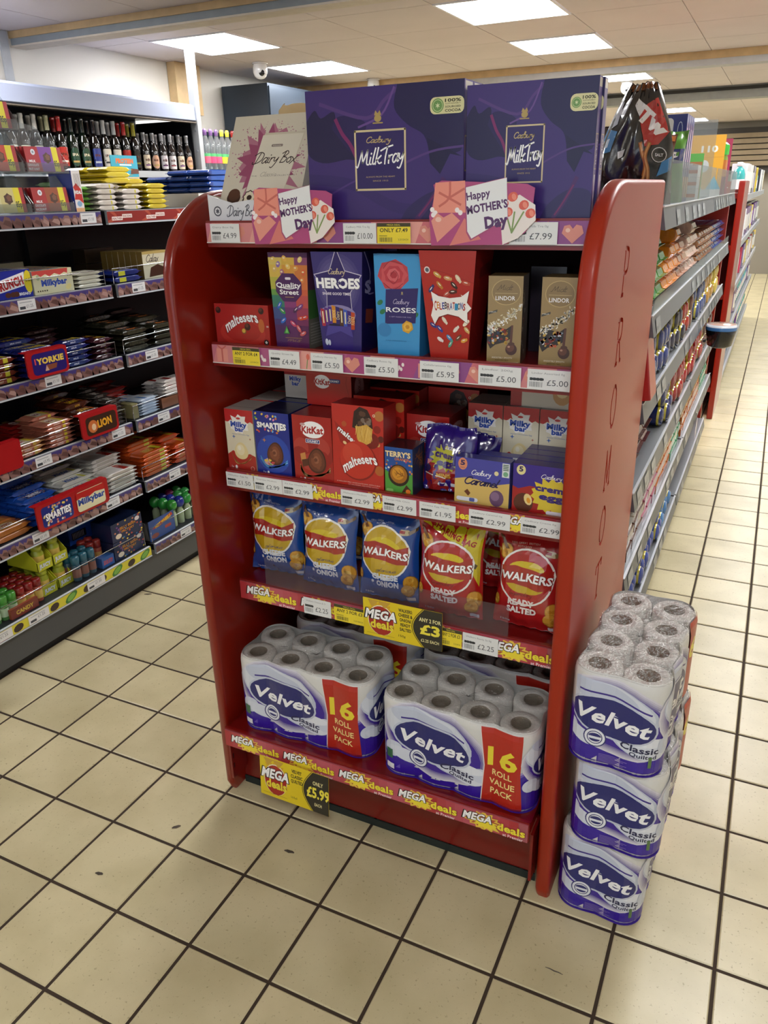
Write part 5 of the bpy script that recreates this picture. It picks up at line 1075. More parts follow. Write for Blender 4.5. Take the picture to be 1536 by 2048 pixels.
    for i in range(nx):
        for j in range(ny):
            x, y = (i+.5)*2*R_-Wd/2, (j+.5)*2*R_
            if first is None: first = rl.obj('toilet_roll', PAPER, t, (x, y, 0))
            else:
                c = first.copy(); COL.objects.link(c); c.location = (x, y, rn.uniform(-.0015, .001)); c.rotation_euler = (0, 0, rn.uniform(0, 6))
    # wrinkled film over the top
    m = MB(); c0 = Vector((0, Dp/2, 0)); G = []; nr = 12
    for k in range(nr+1):
        q = k/nr; row = []
        for i in range(N):
            p = Vector(P[i]+(0,)); p = c0+(p-c0)*q*.985; z = H+.0012+rn.uniform(-.0006, .0014)*(1 if k < nr else 0)
            # sag between the rolls
            gx = abs(((p.x+Wd/2)/(2*R_))-round((p.x+Wd/2)/(2*R_))); gy = abs((p.y/(2*R_))-round(p.y/(2*R_)))
            if k < nr and gx < .14 and gy < .14: z -= .010*(1-max(gx, gy)/.14)
            if k == nr: z = H-.0022
            p.z = z; row.append(p)
        G.append(row)
    m.grid(G, '#ffffff', False, True); m.obj('plastic_film', film, t)
    return t
Z5 = .2245
velvet_pack(4, 2, 'sixteen-roll toilet paper pack with a red value panel, left front of the bottom shelf', (.640, .222, Z5), .025, 1)
velvet_pack(4, 2, 'sixteen-roll toilet paper pack with a red value panel, right front of the bottom shelf', (1.029, .212, Z5), -.02, 2)
velvet_pack(4, 2, 'toilet paper pack in shadow behind the left front pack on the bottom shelf', (.672, .425, Z5), 0.0, 3)
velvet_pack(4, 2, 'toilet paper pack in shadow behind the right front pack on the bottom shelf', (1.042, .415, Z5+.001), 0.0, 4)
velvet_pack(2, 4, 'toilet paper pack at the bottom of the stack on the floor beside the red unit', (1.356, .222, .001), -.03, 5)
velvet_pack(2, 4, 'toilet paper pack in the middle of the stack on the floor beside the red unit', (1.373, .208, .2095), -.03, 6)
velvet_pack(2, 4, 'toilet paper pack on top of the stack beside the red unit', (1.356, .196, .418), -.05, 7, FILMB)
# ================================================================ the left aisle gondola
def strip_choc(w, h, seed, tickets):
    a = Art(w, h); rn = random.Random(seed); a.rect(0, 0, 1, 1, '#453a78'); x = -.01
    while x < w:
        c = rn.choice(['#7b5a55', '#8d6a64', '#6b4a46', '#95766f']); r = rn.uniform(.028, .05)
        P = [(x/w, 0), ((x+r*.05)/w, .7), ((x+r*.3)/w, .55), ((x+r*.5)/w, rn.uniform(.8, 1)), ((x+r*.85)/w, rn.uniform(.6, .85)), ((x+r*1.0)/w, .45), ((x+r*1.15)/w, 0)]
        a.poly([(min(1, p[0]), p[1]) for p in P], c); a.poly([(min(1, p[0]), p[1]*.7) for p in P[1:6]]+[(min(1, (x+r*.9)/w), .05)], rn.choice(['#a98880', '#5e403c'])); a.L -= 2; x += r*.95
    a.L += 3
    for tx, pr in tickets:
        u0, u1 = tx/w, (tx+.066)/w; a.rect(u0, .06, u1, .97, '#dfe1e2'); a.rect(u0+.08*(u1-u0), .18, u0+.40*(u1-u0), .42, '#44484e'); a.text(pr, u0+.65*(u1-u0), .42, .28, '#5a5e66', .38*(u1-u0)); a.rect(u0+.1*(u1-u0), .72, u0+.8*(u1-u0), .79, '#a0a4a8')
    return a
def strip_snack(w, h, seed, tickets):
    a = Art(w, h); a.rect(0, 0, 1, 1, '#8a2420'); x = .02
    while x < w-.02:
        a.line([((x-.02)/w, 0), ((x+.02)/w, .5), (x/w, 1)], .01/w, '#b0503a'); x1 = min(x+.10, w); a.rrect(x/w, .18, (x+.05)/w, .52, '#f0e4dc', .1); a.text('HEALTHIER', (x+.025)/w, .35, .2, '#8a2420', .044/w, bold=.04)
        if x+.1 < w: a.rrect((x+.05)/w, .38, (x+.098)/w, .72, '#f0e4dc', .1); a.text('SNACKING', (x+.074)/w, .55, .2, '#8a2420', .042/w, bold=.04)
        x += .17
    return a
def strip_fruit(w, h, seed, tickets):
    a = Art(w, h); rn = random.Random(seed); a.rect(0, 0, 1, 1, '#d9cf3a'); x = .0
    while x < w:
        k = rn.choice(range(4)); c = (x+.03)/w
        if k == 0: a.ell(c, .5, .03/w, .42, '#3f7a34', 14, .4); a.ell(c, .5, .02/w, .3, '#7ab04a', 12, .4)
        elif k == 1: a.poly([(c-.03/w, 0), (c, .9), (c+.03/w, 0)], '#c85a4a')
        elif k == 2: a.ell(c, .45, .02/w, .4, '#3a2a26', 12, .2)
        else: a.ell(c, .5, .02/w, .35, '#c23a6a', 12)
        x += .075
    for tx, pr in tickets:
        u0, u1 = tx/w, (tx+.085)/w; a.rect(u0, .03, u1, .97, '#e4e4e4'); a.rect(u0+.08*(u1-u0), .15, u0+.36*(u1-u0), .4, '#44484e'); a.text(pr, u0+.62*(u1-u0), .5, .3, '#5a5e66', .34*(u1-u0)); a.rect(u0+.1*(u1-u0), .72, u0+.8*(u1-u0), .78, '#a0a4a8')
    return a
gl = thing('aisle_shelving', 'dark grey metal aisle shelving full of chocolate along the left aisle', 'shelving', (-.75, .9, 0))
GO = Vector((.75, -.9, 0))
def gobj(m, name, mt, parent=gl, off=None):
    o = m.obj(name, mt, parent); o.location = (GO if off is None else off) if parent is gl else (0, 0, 0); return o
XF = -.553; LV = [1.416, 1.177, .932, .688, .447, .184]
DARK = mat('charcoal_metal', '#17181c', rough=.5, metal=.2); STEEL = mat('shelf_grey', '#5d6064', rough=.45, metal=.3)
gobj(MB().box(-.965, -.955, .02, 3.3, .1, 1.415, '#141418'), 'back_panel', DARK)
for y in (.0, 1.045, 2.05, 3.05): gobj(MB().box(-.985, -.935, y, y+.03, 0, 1.42, '#1b1c20'), 'upright', DARK)
gobj(MB().box(-.93, -.583, .02, 3.3, .03, .15, '#5a5c5e'), 'base_plinth', STEEL); gobj(MB().box(-.93, -.60, .02, 3.3, 0, .03, '#0c0c0e'), 'toe_kick', DARK)
gobj(MB().box(-1.36, -.99, .02, 3.3, .0, .15, '#5a5c5e'), 'base_plinth', STEEL)
CHOCT = {0: [(.70, '£1.25')], 1: [(.68, '£1.25'), ], 2: [(.62, '£0.99')], 3: [(.35, '£0.95'), (.62, '£1.05')], 4: [(.10, '£1.10'), (.58, '£1.25')]}
for li, z in enumerate(LV):
    for bi, (y0, y1) in enumerate(((.07, 1.036), (1.058, 2.04), (2.062, 3.04))):
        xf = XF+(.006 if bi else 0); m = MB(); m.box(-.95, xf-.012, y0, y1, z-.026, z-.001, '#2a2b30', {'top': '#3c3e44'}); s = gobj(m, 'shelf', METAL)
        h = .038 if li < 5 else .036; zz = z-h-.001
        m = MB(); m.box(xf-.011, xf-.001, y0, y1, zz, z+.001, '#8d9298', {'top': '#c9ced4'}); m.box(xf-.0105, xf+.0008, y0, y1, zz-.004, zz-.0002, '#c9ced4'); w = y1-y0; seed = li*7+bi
        tk = [(.05+.02*li, '£1.%d5' % (li+1)), (.25, '£1.25')] if bi else ([(.57, '£1.25')] if li == 1 else [(w-.09-.13*(li % 3), '£1.10')])
        if li == 3 and not bi: tk = [(.52, '£0.95'), (.86, '£1.25')]
        if li == 4 and not bi: tk = [(.02, '£1.25'), (.45, '£1.10'), (.78, '£1.05')]
        if li == 5 and not bi: tk = [(.07, '£1.25'), (.22, '£1.25'), (.37, '£1.25'), (.63, '£1.50')]
        fn = strip_choc
        if li == 0 and bi: fn = strip_snack
        if li == 5 and not bi: fn = strip_fruit
        fn(w, zz*0+h-.003, seed, tk).put(m, flat((xf-.0009, y0, zz+.002), (0, 1, 0), (0, 0, 1))); o = gobj(m, 'price_strip', CARD, s)
        if bi < 2 and li > 0:
            hh = .052 if li < 5 else .062
            r = MB(); r.box(xf-.0225, xf-.021, y0+.008, y1-.008, z+.0005, z+hh, '#fff'); gobj(r, 'shelf_riser', ACRYL, s)
            r = MB(); P = [(xf-.0215, y0+.006, z+.002), (xf-.0215, y0+.006, z+hh), (xf-.0215, y1-.006, z+hh), (xf-.0215, y1-.006, z+.002)]; r.tube(P, .0014, '#c8ccd2'); gobj(r, 'riser_edge', CHROME, s)
    m = MB(); m.box(-1.35, -.99, .05, 3.2, z-.026, z-.001, '#2a2b30'); gobj(m, 'shelf', METAL)
ORD = ['first', 'second', 'third', 'fourth', 'fifth', 'sixth', 'seventh', 'eighth', 'ninth', 'tenth']
def where(k, n, r, R):
    a = 'top one' if k == n-1 else ('bottom one' if k == 0 else '%s from top' % ORD[n-1-k])
    if n == 1: a = ''
    b = '' if R == 1 else ('front row' if r == 0 else ('back row' if r == R-1 else '%s row' % ORD[r]))
    return ' '.join(x for x in (a, b) if x)
def stack(proto, name, desc, cat, grp, pos, step_z, n, step_d=.0, R=1, jit=.0012, rz=PI/2, tilt=0, rj=.010, dz=0, dx=-1, seed=0):
    """repeat a flat-lying thing upwards (n) and backwards (R); every one its own labelled object"""
    rn = random.Random(hash(desc) % 999 if 0 else len(desc)*7+seed); me = proto; first = True
    for r in range(R):
        nn = n if isinstance(n, int) else n[r]
        for k in range(nn):
            loc = (pos[0]+dx*step_d*r+rn.uniform(-jit, jit)*.6, pos[1]+rn.uniform(-jit, jit), pos[2]+.0004+(step_z+.0009)*k+dz*r)
            if first: o = me; me.name = name; first = False
            else: o = me.copy(); COL.objects.link(o); first = False
            o.location = loc; o.rotation_euler = (tilt, 0, rz+rn.uniform(-rj, rj)); w_ = where(k, nn, r, R)
            tag(o, (desc+((', '+w_) if w_ else '')), cat, grp); o.name = name if o.name.split('.')[0] != name else o.name
def flow(L, D, H, base, top=None, front=None, fin=.012, end=None, mt=FOIL, name='chocolate_bar', sag=.75):
    """flow-wrapped bar lying flat, centred on x, front long side at y=0, length along x"""
    m = MB(); hx = L/2; st = [(-hx, .0, .97), (-hx+fin, .05, .97), (-hx+fin*1.7, sag, 1), (-hx+fin*3, 1, 1), (hx-fin*3, 1, 1), (hx-fin*1.7, sag, 1), (hx-fin, .05, .97), (hx, .0, .97)]; G = []
    for x, q, dd in st:
        z0, z1 = H/2-.0006-(H/2)*q*.98, H/2+.0006+(H/2)*q; d = D*dd; c = min(H*.25, .004)*q
        y0, y1 = D/2-d/2, D/2+d/2; zg = .0012 if q < .1 and int(x*9999) % 2 else 0
        G.append([(x, y0, z0+c), (x, y0, z1-c), (x, y0+c+.0001, z1), (x, y1-c-.0001, z1), (x, y1, z1-c), (x, y1, z0+c), (x, y1-c-.0001, z0), (x, y0+c+.0001, z0)])
    ec = end or base; m.grid(G, lambda i, j: ec if i in (0, 6) else base, False, True); m.face(G[0][::-1], ec); m.face(G[-1], ec)
    w = L-fin*6
    if top: a = Art(w, D*.94); top(a); a.put(m, flat((-w/2, D*.03, H+.0006), (1, 0, 0), (0, 1, 0)))
    if front: a = Art(w, H*.72); front(a); a.put(m, flat((-w/2, -.0001, H*.14), (1, 0, 0), (0, 0, 1)))
    return m.obj(name, mt)
def T(txt, c, bg=None, w=.7, h=.5, end=None, bold=.06, out=None, shear=.1, endw=.16):
    def f(a):
        if bg: a.rect(0, 0, 1, 1, bg)
        if end: a.rect(1-endw, 0, 1, 1, end)
        if txt: a.text(txt, .5-(endw/2 if end else 0), .5, h, c, w, bold=bold, out=out, shear=shear)
    return f
def carton(w, h, d, col, fr=None, tp=None, cols=None, name='chocolate_multipack', mt=CARD):
    m, F, S_, T_, L_ = quadbox(w, h, d, col=col, cols=cols)
    if fr: a = Art(w, h); fr(a); a.put(m, F)
    if tp: a = Art(w, d); tp(a); a.put(m, T_)
    return m.obj(name, mt)
XS = XF-.026       # front of the goods behind the risers
# ---- level 2 (just under the top shelf)
def crunch(a):
    a.rect(0, 0, 1, 1, '#1c2c9a'); a.poly([(.05, .20), (.82, .42), (.86, .92), (.08, .62)], '#f2f2f4'); a.text('CRUNCH', .46, .54, .30, '#b02020', .66, rot=.16, bold=.10); a.ell(.16, .9, .09, .06, '#e4c8cc', 12); a.ell(.93, .55, .10, .42, '#e0cf30', 18); a.text('£1.25', .93, .62, .12, '#2a2a20', .11, bold=.04)
    for x in (.4, .52, .6): a.ell(x, .15, .07, .1, '#5a3020', 10)
    a.text('BREAKS', .8, .14, .10, '#fff', .26, bold=.05)
def milkyb(a):
    a.rect(0, 0, 1, 1, '#dcd8b2'); a.poly([(0, 1), (0, .82), (.12, .86), (.2, .74), (.32, .84), (.42, .72), (.55, .84), (.68, .74), (.8, .84), (.88, .78), (.9, 1)], '#c84a44'); a.text('Milkybar', .52, .48, .26, '#2a50b4', .60, bold=.09); a.text('£1.25', .93, .72, .12, '#3a3a20', .12, bold=.04); a.ell(.13, .72, .045, .12, '#aab890', 10); a.ell(.86, .2, .08, .12, '#e8d890', 10, .4)
    for i in range(5): a.rect(.07+.055*i, .12, .10+.055*i, .18, '#3a3020')
def mtop(a): milkyb(a)
stack(carton(.155, .082, .045, '#1c2c9a', crunch, T('CRUNCH', '#e8e8ec', '#26349c', .7, .5, '#d8d0d0')), 'chocolate_multipack', 'blue multipack box with red lettering', 'chocolate box', 'blue crunch boxes', (XS, .648, LV[1]), .0, 1, .048, 4, .001, seed=1)
stack(carton(.162, .072, .062, '#d8d4b0', milkyb, mtop), 'chocolate_multipack', 'cream multipack with blue lettering', 'chocolate box', 'cream multipack boxes', (XS, .815, LV[1]), .0, 1, .065, 3, .002, seed=2)
stack(carton(.158, .028, .062, '#6a6650', None, T('Milky Bar', '#2e4a80', '#77735c', .6, .4), None), 'chocolate_multipack', 'cream box lying behind the front cream boxes', 'chocolate box', None, (XS-.20, .80, LV[1]), .029, 3, seed=3)
stack(flow(.13, .05, .012, '#d8d4c0', T('', '#888', '#e8e4d4'), T('', '#a0a0a0', '#cfcbb8')), 'chocolate_bar', 'cream wrapped bar beside the cream multipack', 'chocolate bar', 'small cream bars', (XS, .965, LV[1]), .0125, (4, 3, 2), .055, 3, seed=4)
def galaxy(a): a.rect(0, 0, 1, 1, '#cfc8ac'); a.script('Calax', .38, .68, .14, '#2a1a14', .5, .2); a.poly([(.2, .05), (.3, .4), (.6, .5), (.9, .35), (1, .1)], '#4a2a1c'); a.rect(.0, .9, 1, 1, '#b8a060')
stack(carton(.13, .095, .026, '#a88c4c', galaxy, T('', '#fff', '#b89c58'), {'left': '#8a7038', 'top': '#c0a868'}), 'chocolate_multipack', 'gold multipack standing on the second shelf', 'chocolate box', 'gold multipacks', (XS, 1.298, LV[1]), 0, 1, .0292, 7, .002, seed=5)
def bluebag(a):
    a.rect(0, 0, 1, 1, '#1d2a7c'); a.ell(.5, .5, .3, .3, '#4a2c20', 14); a.ell(.75, .3, .2, .2, '#d8d8e0', 10); a.poly([(0, 0), (.3, 0), (.2, .4), (0, .5)], '#d8d020')
stack(flow(.155, .085, .02, '#20307c', bluebag, T('', '#fff', '#d8d440', end='#1c2c70', endw=.6)), 'chocolate_bar', 'blue and yellow sweet bag lying on the second shelf', 'sweets', 'blue and yellow bags', (XS, 1.145, LV[1]), .0205, (2, 1), .09, 2, seed=6)
stack(carton(.15, .05, .06, '#3a2c1c', None, None), 'chocolate_multipack', 'dark box at the back of the second shelf', 'chocolate box', None, (XS-.25, 1.28, LV[1]), .052, 2, seed=7)
# ---- level 3: Yorkie, Mars
yk = T('YORKIE', '#e2c030', '#1b2470', .74, .62, '#d8c83a', bold=.08); ykf = T('MILK CHOC', '#c9cfe4', '#25366e', .5, .3, None)
stack(flow(.155, .042, .0165, '#1a2268', yk, ykf), 'chocolate_bar', 'navy bar with yellow lettering behind the header', 'chocolate bar', 'navy chocolate bars', (XS, .70, LV[2]), .017, (5, 5, 6, 6), .046, 4, seed=8)
stack(flow(.135, .042, .0165, '#1a2268', yk, T('MILK', '#c9cfe4', '#2a3c74', .35, .4, '#27386c')), 'chocolate_bar', 'navy bar right of the header', 'chocolate bar', 'navy chocolate bars', (XS, .855, LV[2]), .017, (5, 4), .046, 2, seed=9)
stack(flow(.104, .045, .0165, '#3c1a24', T('YORKIE', '#d0a030', '#4a1c20', .66, .55, '#d8c83a', bold=.08), T('RAISIN & BISCUIT', '#d8cfd0', '#4a2832', .7, .34)), 'chocolate_bar', 'maroon raisin bar at the end of the left bay', 'chocolate bar', 'maroon chocolate bars', (XS, .980, LV[2]), .018, (4, 4, 3), .048, 3, seed=10)
stack(flow(.15, .042, .0165, '#3a1a20', T('YORKIE', '#c89a2c', '#471a1c', .66, .6, '#b8b03a', bold=.08), T('RAISIN & BISCUIT', '#cfc6c8', '#3c2028', .7, .3)), 'chocolate_bar', 'maroon bar in the tall stack at the back', 'chocolate bar', 'maroon chocolate bars', (XS-.20, .90, LV[2]), .017, (6, 6), .046, 2, seed=11)
stack(flow(.14, .05, .019, '#6a2c1c', T('', '#fff', '#8a3c20', end='#c8c03a', endw=.25), T('PEANUT', '#e0c8a0', '#7a3424', .4, .4, '#c8c03a', endw=.25)), 'chocolate_bar', 'brown and yellow peanut bar at the left edge', 'chocolate bar', 'peanut bars', (XS, .55, LV[2]), .0195, (4, 3), .054, 2, seed=12)
mars = T('Mars', '#d07a3c', '#1c1512', .6, .7, None, bold=.07); marsf = T('', '#fff', '#3a3a2a')
stack(flow(.15, .04, .0185, '#2a2a1e', mars, marsf), 'chocolate_bar', 'black bar with orange lettering by the bay joint', 'chocolate bar', 'black chocolate bars', (XS, 1.145, LV[2]), .019, (4, 4, 5, 5, 6), .043, 5, seed=13)
stack(flow(.15, .04, .0185, '#2a2a1e', mars, marsf), 'chocolate_bar', 'black bar with orange lettering next to the red unit', 'chocolate bar', 'black chocolate bars', (XS, 1.305, LV[2]), .019, (4, 4, 5, 5), .043, 4, seed=14)
stack(flow(.15, .035, .018, '#15131a', T('', '#fff', '#1c1820')), 'chocolate_bar', 'dark wrapped bar at the back of the third shelf', 'chocolate bar', 'dark bars at the back', (XS-.2, 1.34, LV[2]), .0185, (5, 6), .04, 2, seed=15)
# ---- level 4: KitKat, Lion, Hershey's
kk = lambda a: (a.rect(0, 0, 1, 1, '#d8c89c'), a.ell(.35, .5, .24, .36, '#f0ece4', 16), a.text('KitKat', .35, .5, .3, '#b02020', .38, bold=.07), a.rect(.8, 0, 1, 1, '#e0c83a'))
kr = lambda a: (a.rect(0, 0, 1, 1, '#8a1c18'), a.ell(.3, .5, .24, .36, '#d8c4b8', 16), a.text('KitKat', .3, .5, .3, '#8a1c18', .38, bold=.07), a.poly([(.6, 0), (.5, .5), (.7, 1), (1, 1), (1, 0)], '#c8a860'))
stack(flow(.128, .062, .0125, '#b8705a', kk, T('CHUNKY', '#f0e0d0', '#b0644e', .5, .5, '#d8c03a', endw=.22)), 'chocolate_bar', 'cream and red wafer bar left of the brown header', 'chocolate bar', 'wafer bars', (XS, .73, LV[3]), .013, (6, 7), .066, 2, seed=16)
stack(flow(.135, .062, .0125, '#8a1c18', kr, None), 'chocolate_bar', 'red wafer bar on the pile behind', 'chocolate bar', 'red wafer bars', (XS-.135, .70, LV[3]), .013, (5, 4), .066, 2, seed=17)
stack(flow(.13, .062, .014, '#c88a50', kk, T('CHUNKY', '#f0e0d0', '#b0644e', .5, .5, '#c8a850', endw=.22), ), 'chocolate_bar', 'wafer bar leaning low beside the plain red header', 'chocolate bar', 'wafer bars', (XS, .5985, LV[3]), .0145, (3, 2), .066, 2, seed=18)
stack(flow(.128, .062, .0125, '#6a1614', kr, None), 'chocolate_bar', 'dark red wafer bar at the left of the fourth shelf', 'chocolate bar', 'red wafer bars', (XS-.03, .475, LV[3]), .013, (4, 4), .066, 2, seed=19)
lion = T('LION', '#e8b82c', '#5a2410', .6, .7, '#c0641c', bold=.09, out='#2a1008', endw=.12)
stack(flow(.135, .045, .021, '#4a2010', lion, T('LION', '#e0b030', '#4c2412', .3, .5)), 'chocolate_bar', 'brown bar with yellow lettering behind the brown header', 'chocolate bar', 'brown and yellow bars', (XS, .864, LV[3]), .0215, (4, 5, 5, 6), .049, 4, seed=20)
her = T("HERSHEY'S", '#d0ccc4', '#2c2420', .84, .6, '#a83a28', bold=.05, endw=.06)
stack(flow(.100, .055, .0125, '#2c2622', her, T('', '#fff', '#56504a')), 'chocolate_bar', 'dark bar with silver lettering by the bay joint', 'chocolate bar', 'dark silver-lettered bars', (XS, .986, LV[3]), .013, (7, 8, 9), .058, 3, seed=21)
co = lambda a: (a.rect(0, 0, 1, 1, '#c8d4e4'), a.poly([(0, 0), (.4, 0), (.3, .6), (0, .8)], '#4a7ac0'), a.ell(.75, .6, .15, .2, '#d8c8a8', 10))
stack(flow(.11, .075, .009, '#b8c8dc', co, T('', '#fff', '#a8bcd4')), 'chocolate_bar', 'pale blue and white bar in the right bay', 'chocolate bar', 'pale blue bars', (XS, 1.165, LV[3]), .0095, (6, 5), .08, 2, seed=22)
stack(carton(.03, .055, .08, '#9a9468', T('', '#fff', '#8a8460')), 'chocolate_multipack', 'olive box standing at the left end of the right bay', 'chocolate box', None, (XS, 1.088, LV[3]), 0, 1, seed=23)
wr = lambda a: (a.rect(0, 0, 1, 1, '#e0dcd8'), a.rect(0, 0, .3, 1, '#a82420'), a.text('Galaxy'[:0] or 'MILK', .6, .5, .4, '#6a5a50', .3))
stack(flow(.155, .045, .012, '#d8d4d0', wr, None), 'chocolate_bar', 'silver white bar on the untidy pile by the red unit', 'chocolate bar', 'silver white bars', (XS-.0, 1.325, LV[3]+.0395), .0125, (5, 4), .060, 2, .003, rj=.05, seed=24)
stack(flow(.16, .05, .016, '#8e1c18', T('', '#fff', '#98201a', end='#c8c0b8', endw=.2), None), 'chocolate_bar', 'red bar sliding off the pile in the right bay', 'chocolate bar', 'red bars', (XS-.165, 1.155, LV[3]), .0165, (5, 6), .058, 2, .003, rj=.05, seed=25)
stack(carton(.16, .038, .15, '#7a4a34', T('', '#fff', '#8a5a40')), 'chocolate_multipack', 'brown tray carton under the untidy pile', 'chocolate box', None, (XS-.0, 1.315, LV[3]), 0, 1, seed=26)
# ---- level 5: Smarties, Milkybar, Reese's
stack(flow(.15, .065, .02, '#c87830', lambda a: (a.rect(0, 0, 1, 1, '#d08838'), a.ell(.5, .5, .34, .3, '#e0d0a8', 14), a.text('CRISPY', .5, .55, .2, '#a83020', .5, bold=.08), a.text('ROCKY', .5, .3, .2, '#a83020', .4, bold=.08)), T('', '#fff', '#c07028')), 'chocolate_bar', 'orange sharing bar at the left of the fifth shelf', 'chocolate bar', 'orange bars', (XS, .475, LV[4]), .0205, (2, 2), .07, 2, seed=27)
def smt(a):
    a.rect(0, 0, 1, 1, '#1c2a7c'); rn = random.Random(4)
    for i in range(40): a.ell(rn.random(), rn.random(), .028, .09, rn.choice(['#d8a890', '#e0c860', '#8ab0d8', '#d89aa0', '#e8e0d0', '#6aa878']), 7, rn.uniform(0, 3)); a.L -= 1
    a.L += 1; a.text('SMARTIES', .45, .5, .5, '#fff', .6, bold=.08, out='#14205c')
stack(flow(.155, .042, .021, '#1f50b0', smt, T('', '#fff', '#1f4a9c')), 'sweet_tube', 'blue tube of coloured buttons behind the double header', 'sweets', 'blue button tubes', (XS, .632, LV[4]), .0215, (3, 4, 5, 6), .046, 4, .002, rj=.02, seed=28)
mb_ = T('Milkybar', '#2f5aa8', '#d4d6cc', .62, .6, '#cfd050', bold=.08, endw=.14)
stack(flow(.165, .045, .013, '#cfd0c8', mb_, T('', '#fff', '#c8c8c0')), 'chocolate_bar', 'white bar with blue lettering behind the double header', 'chocolate bar', 'white bars', (XS, .805, LV[4]), .0135, (5, 6, 7, 8, 9), .049, 5, seed=29)
stack(flow(.16, .07, .013, '#cfccc4', T('', '#fff', '#dcdad6', end='#a82820', endw=.3), T('', '#fff', '#b4b0a4')), 'chocolate_bar', 'plain white wrapped bar by the bay joint', 'chocolate bar', 'plain white bars', (XS, .972, LV[4]), .0135, (5, 8, 10), .075, 3, .003, rj=.03, seed=30)
rs = lambda a: (a.rect(0, 0, 1, 1, '#d8601c'), a.text("REESE'S", .34, .45, .42, '#e8b84a', .46, bold=.08, out='#3a1c0c'), a.rect(.66, .3, .9, .7, '#4a2410'), a.poly([(.8, .1), (1, .2), (1, 1), (.7, .9)], '#d8d02c'))
stack(flow(.17, .07, .014, '#c8541c', rs, T('', '#fff', '#b8602c', end='#b8b03c', endw=.3)), 'chocolate_bar', 'orange peanut cup pack in the right bay', 'chocolate bar', 'orange peanut packs', (XS, 1.165, LV[4]), .0145, (6, 8, 9), .075, 3, .0015, seed=31)
stack(flow(.14, .07, .018, '#c8481c', T('', '#fff', '#d8581c', end='#d8b02c', endw=.3), T('', '#fff', '#a85a30')), 'chocolate_bar', 'orange pack beside the red unit on the fifth shelf', 'chocolate bar', 'orange peanut packs', (XS, 1.33, LV[4]), .0185, (4, 5, 5), .075, 3, .002, rj=.03, seed=32)
# product headers clipped to the risers
def header(y0, y1, z0, z1, art, label, x=XF+.009):
    w, h = y1-y0, z1-z0; m = MB(); q = .012; P = [(q, 0), (w-q, 0), (w-.004, .004), (w, q), (w, h-.003), (w-.003, h), (.003, h), (0, h-.003), (0, q), (.004, .004)]
    m.prism([(p[0]-w/2, p[1]) for p in P], lambda u, v: Vector((u, 0, v)), (0, .006, 0), '#a8161a'); m.box(-w/2, w/2, .0062, .030, h-.003, h, '#a8161a')
    a = Art(w, h); art(a); a.put(m, flat((-w/2, -.0001, 0), (1, 0, 0), (0, 0, 1))); tag(m.obj('product_header', CARD, None, (x, (y0+y1)/2, z0), PI/2), label, 'sign')
header(.622, .785, LV[2]+.002, LV[2]+.086, lambda a: (a.rrect(.12, .1, .95, .9, '#24186c', .2), a.text('YORKIE', .56, .60, .22, '#e8c850', .62, bold=.09), a.rect(.18, .5, .21, .72, '#d84a50'), a.poly([(.4, .2), (.45, .42), (.72, .42), (.68, .24)], '#8a4c34'), a.poly([(.4, .2), (.45, .42), (.5, .2)], '#d0a890')), 'red rimmed navy header sign on the third shelf of the left aisle')
header(.79, .962, LV[3]+.0, LV[3]+.086, lambda a: (a.rrect(.12, .1, .95, .85, '#3c2418', .2), a.ell(.3, .45, .13, .26, '#c8703a', 14), a.ell(.32, .42, .06, .14, '#e8c8a0', 10), a.text('LION', .62, .5, .3, '#e8a82c', .36, bold=.09, rot=.05)), 'red rimmed brown header sign with an orange emblem on the fourth shelf')
header(.40, .54, LV[3]-.01, LV[3]+.080, lambda a: a.poly([(.2, .2), (.5, .3), (.3, .24)], '#5a2018'), 'plain red header sign at the left edge of the fourth shelf')
header(.545, .862, LV[4]-.004, LV[4]+.086, lambda a: (a.rrect(.06, .1, .47, .88, '#1c2a7c', .15), [a.ell(.08+.36*random.Random(i).random(), .14+.7*random.Random(i+99).random(), .014, .045, ['#d89a80', '#e0c860', '#8ab0d8', '#e8e0d0', '#c86a6a'][i % 5], 7) for i in range(44)], a.text('SMARTIES', .27, .48, .26, '#fff', .32, bold=.08, out='#14205c'), a.rrect(.53, .1, .94, .88, '#e0dcb4', .15), a.poly([(.53, .6), (.6, .64), (.7, .56), (.8, .66), (.94, .6), (.94, .86), (.53, .86)], '#b8201c'), a.text('Milkybar', .74, .48, .24, '#28489c', .36, bold=.09)), 'long red header sign with a blue and a cream panel on the fifth shelf')
# ---- top shelf: clear dispensers with 85p bars
def bar85(c1, c2, txt):
    w, h = .14, .07; m = MB(); m.cbox(-w/2, w/2, 0, .009, 0, h, '#9c1c1c', .002); a = Art(w, h); a.rect(.01, .02, .99, .98, '#a81a20'); a.rect(.0, 0, .45, 1, c1); a.poly([(.40, 0), (.36, 1), (.74, 1), (.76, 0)], c2); a.ell(.22, .78, .06, 0, '#e0e4ec', 14, circ=True); a.star(.22, .78, .04, '#8a94a4', 6, .5)
    a.star(.58, .55, .12, '#4a2818', 6, .8); a.star(.60, .58, .07, '#7a4c34', 5, .8); a.rect(.74, 0, .90, 1, '#e4d824'); a.text('85p', .82, .34, .24, '#2a2a20', .145, bold=.05); a.rect(.9, 0, 1, 1, '#a81a20')
    for i, t in enumerate(txt): a.text(t, .16, .42-.16*i, .10, '#f0e8e8', min(.28, .04*len(t)), bold=.06)
    a.put(m, front(w)); return m
